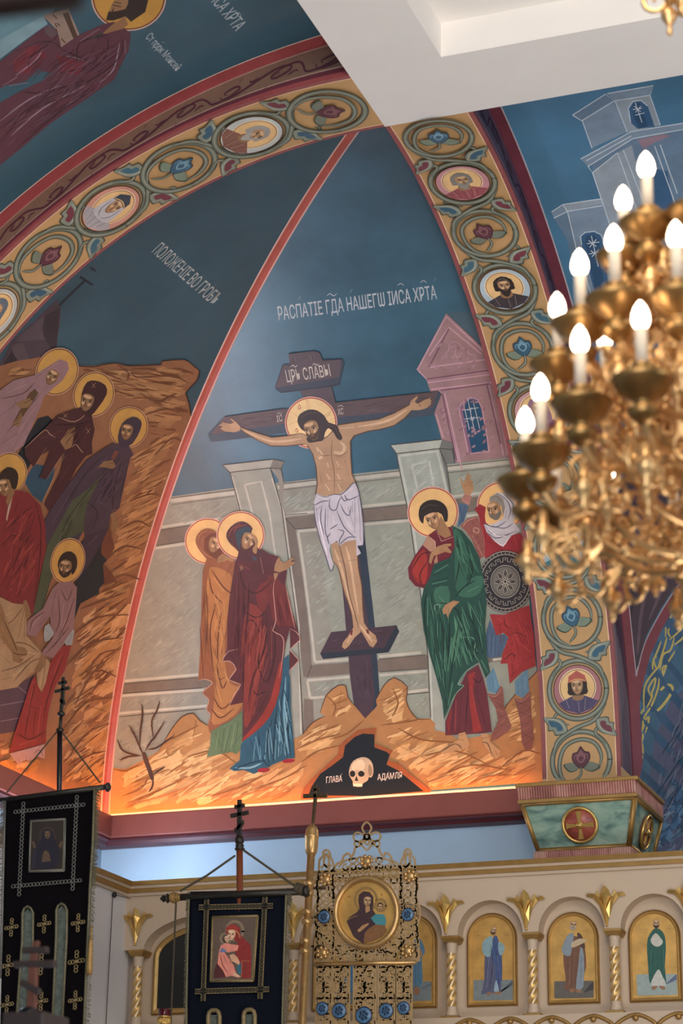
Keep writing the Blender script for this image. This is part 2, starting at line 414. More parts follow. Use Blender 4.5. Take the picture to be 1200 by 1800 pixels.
# arches: painted intrados, side faces back to the cove
def arch(name, prof, cprof, a0, a1, m, axis):
    mb = MB(); n = NSEG+1
    def P(D, Z, u): return [(u, -d, z) if axis == 'x' else (d, u, z) for d, z in zip(D, Z)]
    I0, I1 = P(prof.D, prof.Z, a0), P(prof.D, prof.Z, a1); O0, O1 = P(cprof.D-.05, cprof.Z+.05, a0), P(cprof.D-.05, cprof.Z+.05, a1)
    q = [(i, i+1, n+i+1, n+i) for i in range(n-1)]
    mb.add(I0+I1, q, True); mb.add(I0+O0, q); mb.add(I1+O1, q)
    return struct(mb.build(name, m))
arch_paint = mat('ochre arch paint', 'c39a68', .55, noise=(6, .93, 1.06))
arch('trim_1', back_arch, back_cove, R, R+WX, arch_paint, 'x')
struct(MB().box((R, -T, -.2), (R+WX, 0, .0)).build('trim_5', arch_paint))
arch('trim_2', left_arch, left_cove, -RY-WY, -RY, arch_paint, 'y')
# cornice trough along both walls with the warm light strip lying in it
def cornice(name, m, pr, x_end, y_end):
    mb = MB(); rings = [[(x_end, -d, z) for d, z in pr], [(d, -d, z) for d, z in pr], [(d, y_end, z) for d, z in pr]]
    mb.sweep(rings, None); return struct(mb.build(name, m))
cornice('trim_3', red_trim, [(.0, -.17), (.0, -.12), (.098, -.12), (.098, -.048), (.104, -.043), (.12, -.043), (.124, -.05), (.124, -.178), (.118, -.185), (.05, -.185)], 2.86, -9.5)
cornice('trim_4', maroon, [(0, -.16), (.11, -.186), (.112, -.2), (.085, -.205), (.07, -.225), (.02, -.235), (0, -.235)], 2.86, -9.5)
led = mat('warm light strip', 'ffb060', .5, emit=('ffae60', 70.))
mb = MB().box((.06, -.07, -.115), (2.84, -.05, -.105)); 
lt = mb.build('light_strip', led); tag(lt, 'warm glowing light strip lying in the red cornice under the crucifixion mural', 'light strip')
mb = MB().box((.05, -9.4, -.115), (.07, -.08, -.105))
lt = mb.build('light_strip', led); tag(lt, 'warm glowing light strip lying in the red cornice of the left wall', 'light strip')
# ---------------------------------------------------------------- painted figures: shared drawing helpers
def inside(poly, p):
    c = False; n = len(poly)
    for i in range(n):
        a, b = poly[i], poly[i-1]
        if (a[1] > p[1]) != (b[1] > p[1]) and p[0] < (b[0]-a[0])*(p[1]-a[1])/(b[1]-a[1])+a[0]: c = not c
    return c
def scatter(P, poly, n, L, W, ang, cols, seed=1, jitter=18, wav=.25):
    """loose brush patches inside a polygon (frame pixels)"""
    rg = random.Random(seed); poly = parse(poly); x0, y0 = poly.min(0); x1, y1 = poly.max(0); k = 0; t = 0
    while k < n and t < n*30:
        t += 1; c = (rg.uniform(x0, x1), rg.uniform(y0, y1)); a = math.radians(ang+rg.uniform(-jitter, jitter)); l = L*rg.uniform(.5, 1.2); w = W*rg.uniform(.5, 1.2)
        u, v = (math.cos(a), math.sin(a)), (-math.sin(a), math.cos(a))
        pts = []
        for s_, h in ((-.5, -.1), (-.25, -.5), (.1, -.4), (.5, -.45), (.4, .1), (.15, .5), (-.2, .35), (-.45, .45)):
            ss = s_*l*(1+rg.uniform(-wav, wav)); hh = h*w*(1+rg.uniform(-wav, wav)); pts.append((c[0]+u[0]*ss+v[0]*hh, c[1]+u[1]*ss+v[1]*hh))
        if not all(inside(poly, q) for q in pts): continue
        P.fill(rg.choice(cols), pts); k += 1
def streaks(P, poly, n, L, w, ang, cols, seed=1, jitter=12):
    rg = random.Random(seed); poly = parse(poly); x0, y0 = poly.min(0); x1, y1 = poly.max(0); k = t = 0
    while k < n and t < n*30:
        t += 1; c = (rg.uniform(x0, x1), rg.uniform(y0, y1)); a = math.radians(ang+rg.uniform(-jitter, jitter)); l = L*rg.uniform(.4, 1.3)
        q = [(c[0]+math.cos(a)*l*s_, c[1]+math.sin(a)*l*s_+rg.uniform(-.8, .8)) for s_ in (-.5, 0, .5)]
        if all(inside(poly, z) for z in q): P.line(rg.choice(cols), w*rg.uniform(.6, 1.3), q, 2); k += 1
def halo(P, cx, cy, rx, ry=None, ang=0, g='dcb478', line='9c4238', rim='d8a898'):
    ry = ry or rx
    P.ell(rim, cx, cy, rx, ry, ang, 40).ell(line, cx, cy, rx*.965, ry*.965, ang, 40).ell(g, cx, cy, rx*.925, ry*.925, ang, 40)
def mixc(a, b, t):
    A, B = lin(a), lin(b); return tuple(x+(y-x)*t for x, y in zip(A, B))
def face(P, cx, cy, h, ang=0, look=0., skin='a5805c', hair='33291f', beard=None, dark='4e3826', light='caa680', long=1.):
    """small icon-style face, h = height hairline to chin in pixels, ang = tilt clockwise in degrees"""
    c, s_ = math.cos(math.radians(ang)), math.sin(math.radians(ang)); low = mixc(skin, dark, .55)
    def X(L): return [(cx+(x*c-y*s_)*h, cy+(x*s_+y*c)*h) for x, y in L]
    d = look*.12
    P.fill(skin, X([(-.33, -.4), (0, -.52), (.33, -.4), (.37, -.1), (.33, .2), (.16, .46), (0, .53), (-.16, .46), (-.33, .2), (-.37, -.1)]), 3)
    P.fill(low, X([(-.37, -.1), (-.33, .2), (-.16, .46), (0, .53), (.16, .46), (.33, .2), (.37, -.1), (.32, .12), (.15, .41), (0, .47), (-.12, .4), (-.29, .12)]) if not beard else X([(-.3, .1), (-.2, .46), (0, .56), (.2, .46), (.3, .1), (.2, .3), (0, .3), (-.2, .3)]), 2)
    P.fill(light, X([(-.22+d, -.4), (.2+d, -.4), (.16+d, -.24), (-.16+d, -.24)]), 3)
    for e in (-1, 1):
        P.fill(light, X([(e*.2+d-.09, .04), (e*.2+d+.09, .02), (e*.16+d+.05, .17), (e*.16+d-.05, .18)]), 3)
        P.line(dark, .05*h, X([(e*.07+d, -.17), (e*.2+d, -.22), (e*.32+d, -.14)]))
        P.ell('d8c4a6', *X([(e*.19+d, -.075)])[0], .1*h, .05*h, ang, 12)
        P.ell('20160f', *X([(e*.19+d+look*.03, -.075)])[0], .05*h, .052*h, ang, 10)
        P.line('2c1f16', .035*h, X([(e*.08+d, -.07), (e*.19+d, -.135), (e*.3+d, -.06)]))
    P.line(dark, .035*h, X([(-.04+d, -.16), (-.03+d*1.7, .1), (-.07+d*1.8, .16), (.0+d*1.8, .19), (.07+d*1.8, .15)]))
    P.line(light, .05*h, X([(.01+d, -.14), (.02+d*1.6, .1)]))
    if beard:
        P.fill(beard, X([(-.36, 0), (-.27, .1), (-.16+d, .2), (0+d, .21), (.16+d, .2), (.27, .1), (.36, 0), (.34, .3), (.2, .6*long), (0, .75*long), (-.2, .6*long), (-.34, .3)]), 2)
        P.ell('8d5c48', *X([(d, .285)])[0], .09*h, .035*h, ang, 10)
    else:
        P.line('8a4a3c', .05*h, X([(-.1+d*1.3, .28), (d*1.3, .265), (.1+d*1.3, .28)])); P.line(dark, .025*h, X([(-.07+d, .36), (.07+d, .36)]))
TILE = 1.22     # paint is a little lighter than it reads in the room
P = None
# ---------------------------------------------------------------- crucifixion mural on the back vault
mural = thing('wall_mural', (1.5, 0, 0), 'large crucifixion mural over the red cornice, man on a dark cross under blue sky', 'mural')
v = back_cove.arc; kk = [i for i in range(NSEG+1) if groin_x[i] <= R+.02]
P = Paint(back_cove, sky_paint, mural); P.uv = True
P.fill('3e677b', [(groin_x[i], v[i]) for i in kk]+[(R+.04, v[i]) for i in kk[::-1]]); P.done('painted_sky')
P = Paint(back_cove, fresco, mural); P.gain = TILE
# stone wall
WALL = '298,873 412,857 487,849 620,833 703,824 784,816 895,804 908,850 948,1225 956,1300 956,1372 186,1432 191,1357 199,1285 209,1210 222,1135 240,1060 262,967 282,895'
P.fill('8d8c80', WALL); P.fill('8e9487', '556,840 620,833 703,824 784,816 895,804 908,850 948,1225 956,1300 956,1372 600,1390 580,1100 560,920')
bandc = '72685e'
for q in ('280,932 330,924 430,912 430,934 330,951 272,960', '495,885 501,910 560,903 640,895 720,887 800,877 900,866 903,889 820,901 720,911 640,917 560,926 519,930 530,1003 541,1090 548,1169 613,1164 670,1159 752,1151 930,1135 933,1158 752,1174 667,1181 615,1185 540,1191 533,1190 523,1100 511,1003',
          '218,1202 347,1190 430,1182 430,1200 355,1209 215,1219', '534,1228 550,1230 552,1275 533,1291'): P.fill(bandc, q)
lt_, dk = 'b4b2a4', '4c4640'
P.lines(lt_, 4.5, '282,927 330,919 400,910;270,964 325,956 400,946;219,1197 346,1186 420,1178;214,1223 356,1213 420,1206;209,1254 360,1241 420,1235;503,905 556,899;636,890 716,882;523,934 556,931 600,925;638,922 718,915;524,936 534,1003 545,1090 553,1163;553,1164 613,1159;666,1154 740,1147;540,1196 615,1190;667,1187 750,1180;540,1197 545,1226;545,1227 570,1225;705,1218 752,1212;793,873 840,867 900,860;820,907 905,896;866,1160 930,1152', 0, None)
P.lines(dk, 1.4, '298,876 412,861;487,852 556,844;620,837 703,828;784,820 895,808;280,932 330,924 400,916;272,960 325,951 400,942;218,1202 346,1191;215,1219 356,1209;209,1260 360,1246;501,910 519,930;540,1191 548,1169;636,895 716,887;638,917 718,911;666,1159 748,1151;667,1181 752,1175;705,1222 754,1217;499,905 540,902;519,930 553,927', 0, None)
P.lines(lt_, 7, '300,880 412,866;488,856 556,848;621,841 703,832;786,824 895,812', 0, None)
P.lines('6d655c', 1.6, '302,887 412,872;490,862 556,854;622,848 704,839;787,831 897,819', 0, None)
for i, (q, n, cc) in enumerate((('300,890 408,878 405,915 290,925', 30, 'w'), ('268,970 330,960 350,1000 345,1180 225,1192 240,1080', 130, 'w'), ('216,1228 350,1216 352,1236 212,1248', 24, 'w'), ('210,1265 350,1252 300,1280 230,1330 202,1340', 30, 'w'), ('530,942 556,938 580,1000 600,1030 606,1105 580,1110 560,1150 558,1155', 60, 'c'), ('642,930 716,922 738,1040 750,1140 670,1150 700,1100 662,1095', 140, 'c'), ('625,852 702,844 712,878 636,885', 40, 'c'), ('492,868 552,860 556,895 500,900', 30, 'c'), ('672,1190 748,1184 750,1210 715,1212', 24, 'c'), ('792,836 895,824 900,855 800,868', 40, 'c'), ('722,1225 752,1220 756,1258 736,1258', 16, 'c'), ('546,1200 612,1194 590,1204 552,1222', 20, 'c'))):
    streaks(P, q, int(n*1.25), 18, 2., -38, ('949386', '99998c', '858478') if cc == 'w' else ('959a8e', '9ea398', '868a7e'), i+3)
# pillars of the painted wall
P.fill('97978a', '405,830 475,822 495,892 523,1100 533,1291 480,1310 440,1000')
P.lines('b6b4a6', 3.5, '408,838 426,905;478,840 499,905 525,1100 529,1290;430,852 459,846 474,905 487,1000;430,852 444,905', 0, None)
P.fill('8a857a', '475,822 494,824 500,846 495,892 489,842').fill('a3a296', '391,817 480,807 475,822 404,830').fill('7a756c', '480,807 500,811 494,824 475,822')
P.lines(dk, 1.6, '391,817 480,807 500,811 494,824 499,848;404,830 475,822 494,824;391,817 404,830 424,905;475,822 495,892 523,1100 533,1291', 0, None)
P.fill('9aa298', '697,797 772,788 790,870 803,1000 803,1292 771,1292 757,1261 751,1142 741,1058 720,913 702,826')
P.lines('b4bab0', 4, '701,802 706,826 724,913 745,1058 755,1142 760,1285;702,801 768,793 786,868;724,817 754,811 762,853;724,817 734,862', 0, None)
P.fill('6f7370', '772,788 777,772 798,778 795,790 799,813 784,816 795,880 790,870').fill('a9b0a5', '686,782 777,772 772,788 697,797')
P.lines(dk, 1.6, '686,782 777,772 798,778 795,790 799,813;697,797 772,788 795,790;686,782 697,797 702,826 720,913 741,1058 751,1142 757,1261;772,788 785,818 793,875', 0, None)
streaks(P, '708,806 764,798 780,868 725,876', 50, 14, 2, -38, ('b2b9ae', 'a2aaa0'), 31)
P.done('painted_stone_wall')
# pink gabled building
P.fill('46606c', '784,550 832,547 846,600 850,622').fill('957678', '784,550 733,648 749,666 757,690 763,726 776,772 798,778 800,814 897,803 893,760 868,680 850,612')
P.lines('b893a0', 2.4, '733,650 784,556 850,617;735,651 751,667 862,652;754,625 789,575 846,622;754,645 865,630;752,672 866,657;758,684 866,672;773,687 858,674 862,700;781,690 812,826;779,770 766,727;858,676 885,800;775,689 806,812;864,652 892,800', 0, None)
P.lines('75525f', 3, '750,666 864,650;774,686 860,674;777,692 802,808;856,676 880,780;754,645 789,577', 0, None)
P.view(680, 540, .2).lines('ab8793', 1.8, '470,480 500,420 540,380 545,330 585,300 640,320 650,355 700,365 720,405 770,420 790,440;610,340 600,400 620,450;560,440 600,420 625,450;640,450 640,410 670,400')
P.fill('b893a0', '632,910 640,860 690,805 740,786 800,805 838,880 888,1150 902,1270 712,1290 672,1090').fill('7c5c74', '642,910 648,865 695,812 740,796 795,812 828,880 878,1150 890,1262 720,1280 682,1090').fill('1f4a66', '665,910 700,830 745,800 795,815 826,880 875,1150 886,1258 748,1278 706,1090')
P.lines('b9bcc0', 1.2, '670,835 725,1075;710,805 765,1070;755,815 815,1065;660,905 805,880;680,980 820,965;720,870 740,915;708,905 750,880;735,960 765,990;735,990 765,960', 0, None)
P.view(); scatter(P, '745,650 784,565 840,620 860,650 760,664', 26, 9, 5, -30, ('9d7b85', 'a07f8a', '8a6670'), 5); scatter(P, '768,700 776,695 800,800 780,760', 14, 8, 5, -30, ('a07f8a', '8a6670'), 6); scatter(P, '785,700 855,690 880,790 812,806', 40, 9, 5, -30, ('9d7b85', '8a6670'), 7)
P.done('painted_pink_building')
# cross
wood, wood2, edgec = '574b50', '5c4c4e', '2f2a33'
P.fill('3e4a58', '394,732 589,707 770,687 776,692 762,729 593,747 505,760 371,777 366,762').fill(wood2, '394,732 589,707 769,688 760,716 593,733 505,744 372,762')
P.fill('2a3846', '588,900 640,935 652,1040 659,1102 667,1220 661,1247 642,1264 622,1240 615,1190 608,1107 602,1037 590,960').fill('463741', '588,900 626,935 639,1040 648,1102 658,1220 655,1250 642,1264 622,1240 615,1190 608,1107 602,1037 590,960')
P.fill(wood, '527,685 582,676 590,708 542,716').fill('3b4350', '567,631 600,630 605,637 596,675 582,680 494,690 484,681')
P.fill(wood, '507,621 552,616 562,619 567,633 510,644').fill(wood, '497,640 600,630 596,662 484,681')
P.fill('43333c', '582,1111 696,1099 675,1139 563,1148').fill('27303a', '563,1148 675,1139 696,1099 701,1110 683,1146 568,1158')
P.lines(edgec, 1.3, '394,732 502,717;589,707 770,687 776,692;507,621 552,616 562,619 567,632;510,641 497,641 484,681 494,689 596,675 605,637 600,630 567,633;582,676 590,707;563,1148 568,1158 683,1146 701,1110 696,1099', 0, None)
for i, q in enumerate(('400,735 500,722 495,740 380,758', '595,712 760,692 752,714 600,730', '512,626 555,620 560,632 514,640', '500,644 596,634 592,660 492,678', '612,1160 655,1155 655,1235 624,1235', '610,1040 636,1045 645,1100 612,1105', '585,1114 690,1102 672,1136 570,1146')):
    streaks(P, q, 26, 26 if i in (0, 1) else 18, 1.2, (-7, -7, 80, -8, 86, 82, -8)[i], ('66595c', '483c42', '52464a') if i < 4 else ('52424c', '362a33'), 40+i, 4)
P.done('painted_cross')
# rocks, cave, skull, bare tree
GR = '196,1350 222,1352 250,1337 280,1320 300,1285 320,1260 340,1254 352,1267 365,1275 400,1300 440,1330 518,1299 533,1291 550,1270 572,1259 563,1253 574,1222 594,1205 608,1206 611,1224 624,1241 642,1263 663,1241 661,1231 675,1205 693,1191 716,1207 714,1228 719,1246 734,1263 756,1263 765,1272 763,1283 780,1287 810,1300 866,1290 890,1240 925,1200 956,1168 958,1374 186,1432'
def rocks():
    Q = Paint(back_cove, fresco, mural); Q.gain = TILE
    Q.fill('a8794c', GR)
    lightc = ('c79c68', 'cfa672', 'bf9260', 'd6ae78')
    for q, n, s_ in (('200,1360 250,1345 300,1300 345,1275 400,1310 420,1345 540,1330 540,1405 200,1425', 95, 1), ('520,1305 560,1270 610,1270 600,1300 540,1340 520,1330', 16, 2), ('670,1290 720,1270 780,1295 900,1330 945,1300 945,1372 760,1390 740,1370 690,1330', 75, 3), ('880,1270 940,1200 945,1300 890,1310', 20, 4), ('575,1230 605,1212 620,1245 640,1270 590,1262', 12, 5), ('668,1240 690,1200 712,1210 712,1250 740,1275 680,1275', 16, 6)): scatter(Q, q, int(n*.8), 52, 12, -26, lightc, s_, 10); streaks(Q, q, int(n*1.1), 40, 2.2, -27, ('8f5f36', '9a683c', 'd9b480', 'b98650'), s_+20, 9)
    Q.lines('85552f', 2.8, '200,1352 222,1355 250,1342;215,1400 250,1385 262,1365;225,1412 290,1385 330,1365;300,1300 320,1290 350,1275;330,1330 380,1320 420,1345;370,1400 420,1385 470,1360;440,1390 500,1368 540,1345;340,1300 345,1265;530,1340 560,1320 600,1310;520,1318 560,1300 600,1290;574,1223 590,1240 585,1260;600,1215 596,1240;640,1266 610,1290 580,1300;700,1280 740,1300 800,1305;740,1330 800,1320 860,1345;770,1365 830,1345 900,1355;690,1210 700,1235 690,1260;716,1209 700,1225;880,1350 920,1320 950,1325;890,1290 930,1265;900,1240 950,1225;670,1275 720,1268 735,1265;820,1380 860,1365 900,1362;662,1232 690,1225', 3)
    Q.lines('b0703c', 2.4, '250,1410 310,1392 350,1372;400,1408 450,1392 500,1380;280,1375 330,1350;460,1345 520,1325;760,1345 810,1335;850,1375 910,1345;700,1310 750,1335', 3)
    Q.lines('5b3824', 1.6, '563,1253 574,1222 594,1205 608,1206 612,1226 626,1243;661,1231 675,1205 693,1191 716,1207 714,1228 720,1247 735,1264 757,1264;280,1320 300,1285 320,1260 340,1254 352,1267 366,1276;533,1291 550,1270 572,1259;866,1290 890,1240 925,1200 956,1168', 2)
    Q.done('painted_rocks')
    Q.view(520, 1170, .21667).fill('93522e', '40,1085 70,990 150,900 240,820 345,715 350,655 400,605 510,520 655,505 636,632 790,690 740,770 830,790 930,880 1100,1018 1090,1030 60,1085')
    Q.fill('121a22', '105,1055 130,985 200,880 300,810 385,745 402,650 480,580 545,553 640,558 640,665 735,700 765,722 738,805 830,852 905,912 1040,1022 560,1060')
    Q.lines('6d3a22', 2, '345,715 385,745;400,605 420,640;240,820 275,830;780,690 760,720;830,790 835,850;930,880 905,910'); Q.view(); Q.done('painted_cave')
    Q.view(520, 1170, .21667).fill('b8a68c', '440,830 470,775 535,745 590,755 625,800 632,870 615,910 595,905 585,935 545,960 540,985 470,980 465,940 435,890', 2)
    Q.fill('d2c2a6', '455,830 480,785 530,762 560,790 560,840 520,850 470,845', 2).fill('8e7c66', '595,800 620,830 622,880 600,900 590,860', 2)
    Q.ell('1c1a1c', 463, 880, 22, 26).ell('1c1a1c', 534, 880, 26, 24).fill('1c1a1c', '495,895 480,935 510,940').lines('e0d4bc', 1, '440,855 465,845 488,860;505,865 535,848 562,870;470,965 540,965')
    for i in range(6): Q.fill('e8dec8', [(470+i*12, 960), (480+i*12, 960), (479+i*12, 982), (471+i*12, 982)])
    Q.view(); Q.done('painted_skull', None, 'pale painted skull in the dark cave')
    text(Q, 'd8cfc4', 'ГЛАВА', (574, 1377), (602, 1374), (0, -11)); Q.lines('d8cfc4', 1.2, '599,1364 602,1360'); Q.done('inscription', None, 'small white inscription left of the skull'); text(Q, 'd8cfc4', 'АДАМЛЯ', (664, 1372), (707, 1368), (0, -11)); Q.lines('d8cfc4', 1.2, '681,1361 684,1357'); Q.done('inscription', None, 'small white inscription right of the skull')
    Q.view(140, 1060, .25).lines('4c3630', 8, '515,1245 500,1190 470,1110 450,1050', 3, .7).lines('4c3630', 3.2, '520,1210 560,1180 605,1150;450,1070 420,1000 390,930 350,860;465,1040 500,980 540,930 600,830;480,1030 540,1020 600,980 670,930;440,1075 360,1060 300,1030 268,960;430,1075 350,1080 285,1105;425,1010 430,900 445,790 440,710;520,950 510,830 545,760 565,690;500,1190 580,1170;520,1230 515,1290 490,1330', 3, .3)
    rg = random.Random(3)
    for a, b in (((420, 1000), (350, 860)), ((500, 980), (600, 830)), ((540, 1020), (670, 930)), ((360, 1060), (268, 960)), ((350, 1080), (285, 1105)), ((430, 900), (440, 710)), ((510, 830), (565, 690)), ((480, 1030), (540, 930)), ((430, 960), (440, 780))):
        for i in range(9):
            t = (i+.5)/9; x, y = a[0]+(b[0]-a[0])*t, a[1]+(b[1]-a[1])*t; th = math.atan2(b[1]-a[1], b[0]-a[0])+rg.choice((-1, 1))*.8; l = rg.uniform(18, 34)
            Q.line('4c3630', 1.1, [(x, y), (x+l*math.cos(th), y+l*math.sin(th))], 0)
    Q.view(); Q.done('painted_tree', None, 'bare thorny painted tree')
rocks()

lett = 'c2b9b0'
text(P, lett, 'ЦРЬ СЛАВЫ', (505, 671), (582, 660), (-4, -21)); P.lines(lett, 1.3, '511,644 515,641 519,644 523,641;549,641 553,638 557,641 561,638')
P.done('inscription', None, 'pale letters on the board at the top of the cross'); text(P, 'b5bcc0', 'РАСПАТІЕ ГДА НАШЕГѠ ІИСА ХРТА', (490, 563), (768, 525), (-3, -24)); P.lines('b5bcc0', 1.3, '574,520 580,516 586,520 592,516;698,502 704,498 710,502;738,497 744,493 750,497;524,527 528,521;615,514 619,508;762,494 766,488'); P.done('inscription', None, 'long pale inscription across the blue sky')
text(P, lett, 'ІС', (487, 741), (497, 739), (-1, -11)); P.done('inscription', None, 'two small pale letters left of the halo'); text(P, lett, 'ХС', (594, 729), (604, 727), (-1, -11)); P.lines(lett, 1, '487,727 491,725 496,727;594,714 599,712 604,714')
P.done('inscription', None, 'two small pale letters right of the halo')
# body on the cross
sk, skd, skl = 'ad8b6b', '5c4434', 'c9ab88'
halo(P, 547, 742, 46, g='e2c48e'); P.lines('9c4238', 1, '538,700 541,722;541,700 545,721;582,722 560,735;512,724 530,735;507,746 526,738;592,738 566,748;590,733 566,744', 0)
P.lines('a4463c', 1.2, '526,709 529,716 525,718 526,709;573,727 575,734;579,723 580,730;574,731 580,727;519,757 522,752 524,759 519,757'); P.done('painted_halo')
body = '421,750 455,762 478,769 505,766 530,761 545,768 560,775 575,768 595,747 627,742 666,737 693,726 719,712 724,719 711,733 693,746 672,752 647,756 622,764 615,775 616,805 618,833 626,850 620,865 600,876 575,876 556,868 559,850 557,820 551,797 541,781 532,779 505,782 477,782 455,773 430,758'
P.fill(skd, '421,749 455,760 478,767 505,764 530,760 545,766 560,773 575,766 595,745 627,740 666,735 693,724 719,710 725,720 712,735 693,748 672,754 647,758 624,766 617,775 618,805 620,833 628,850 620,867 600,878 575,878 554,868 557,850 555,820 549,797 539,781 532,781 505,784 477,784 455,775 429,760').fill(sk, body)
P.fill(sk, '422,756 412,759 395,757 388,752 392,749 385,746 391,744 389,741 405,744 411,742 404,735 408,735 416,741 423,749').fill(sk, '719,713 723,703 733,695 735,697 729,705 734,709 746,702 757,698 756,702 759,703 757,707 758,709 754,713 748,717 737,720 723,720')
P.lines(skd, 1, '391,744 404,747;392,749 404,751;395,755 405,754;735,709 756,700;736,712 758,704;738,715 757,709;404,735 412,742;723,704 727,706')
P.lines(skl, 4, '432,757 456,768 478,775 505,774 530,770;630,749 666,743 692,734 715,719;598,752 622,750', 3)
P.lines(skl, 6, '556,785 566,800 560,806;598,775 606,785 600,796 586,793;575,812 578,820;592,810 596,818;574,832 580,842;593,832 598,842;572,850 580,862;594,850 600,862', 3)
P.lines('7d5f48', 1.5, '584,770 583,800 588,830 588,868;560,792 566,800 582,799;585,800 600,800 612,792;586,806 610,800;556,805 570,812;573,825 602,823;572,845 604,843;606,806 614,835;562,830 566,850;477,779 455,770;655,752 690,741', 3)
P.fill('7a3a30', '737,709 740,711 738,714'); P.done('painted_torso')
P.fill(sk, '582,955 594,952 607,1003 613,1040 622,1068 629,1098 634,1111 623,1121 613,1136 606,1141 601,1137 603,1129 612,1118 621,1103 617,1076 606,1046 598,1020 595,1002 586,986').fill(sk, '596,955 628,947 628,967 629,998 635,1025 637,1070 640,1095 648,1107 660,1117 663,1127 656,1138 650,1135 643,1123 638,1114 630,1103 624,1080 612,1040 606,998')
P.lines(skl, 4, '588,965 597,990 603,1010 612,1045 622,1080;608,960 616,990 622,1030 630,1080;632,1098 645,1115 655,1128;622,1108 610,1130', 3)
P.lines(skd, 1.6, '596,957 606,996 613,1040 624,1080 631,1104;587,986 596,1003 604,1036 617,1076 621,1103;628,965 630,998 636,1030 638,1070 640,1095;608,1133 604,1128;613,1136 609,1129;655,1136 648,1126;659,1131 652,1122;662,1126 656,1118;594,985 603,988;612,985 625,984', 3)
P.fill('6a2f2a', '643,1106 648,1107 649,1115 645,1113').fill('6a2f2a', '616,1109 621,1107 619,1117 616,1116')
P.done('painted_legs')
P.fill('bdb8bf', '557,866 570,872 587,868 598,867 610,859 624,847 630,862 635,893 638,920 639,957 629,959 635,972 627,977 626,948 610,951 596,959 593,950 581,957 579,966 582,978 587,992 582,1004 573,977 563,948 555,915 552,883')
P.lines('4a485c', 1.6, '557,866 570,873 587,868 600,868 612,858 624,847 631,864 636,893 639,920 639,957 629,959 635,972 627,977;552,883 555,915 563,948 573,977 582,1004 587,992;581,875 579,888 584,896 592,894 596,880 604,868;552,888 566,881 580,879;555,896 568,888;598,868 606,880 612,875;566,890 564,912 570,940;573,892 572,930 578,950;598,884 606,900 614,905 618,888;592,896 605,925 625,945;624,874 624,935;630,874 634,950;580,930 588,925 594,921;594,930 605,934 598,947 596,958;580,957 576,945 582,936;596,958 612,944 627,944;606,868 612,878 632,870', 3)
P.lines('e0dce0', 2.2, '560,872 578,878;600,872 622,856;560,905 568,945 576,975;604,905 618,930;628,885 632,930;585,905 588,920', 3); P.lines('8a8698', 2.5, '577,895 576,925;612,890 622,925;556,890 560,915;620,880 620,900', 3)
P.done('painted_loincloth', None, 'white painted loincloth')
P.view(370, 600, .25).fill('382c2a', '612,560 628,508 690,476 752,482 805,522 830,565 888,585 908,630 928,670 915,692 888,676 868,640 832,606 806,640 795,690 760,700 715,708 690,706 676,680 690,645 640,615', 2)
P.view(); face(P, 549, 755, 33, -18, -.5, '9a7855', beard='4a382a', long=.72); P.view(370, 600, .25).lines('5a4a42', 1, '640,540 690,500 760,500;820,575 880,610 910,670;650,520 700,490'); P.view()
P.done('painted_head')
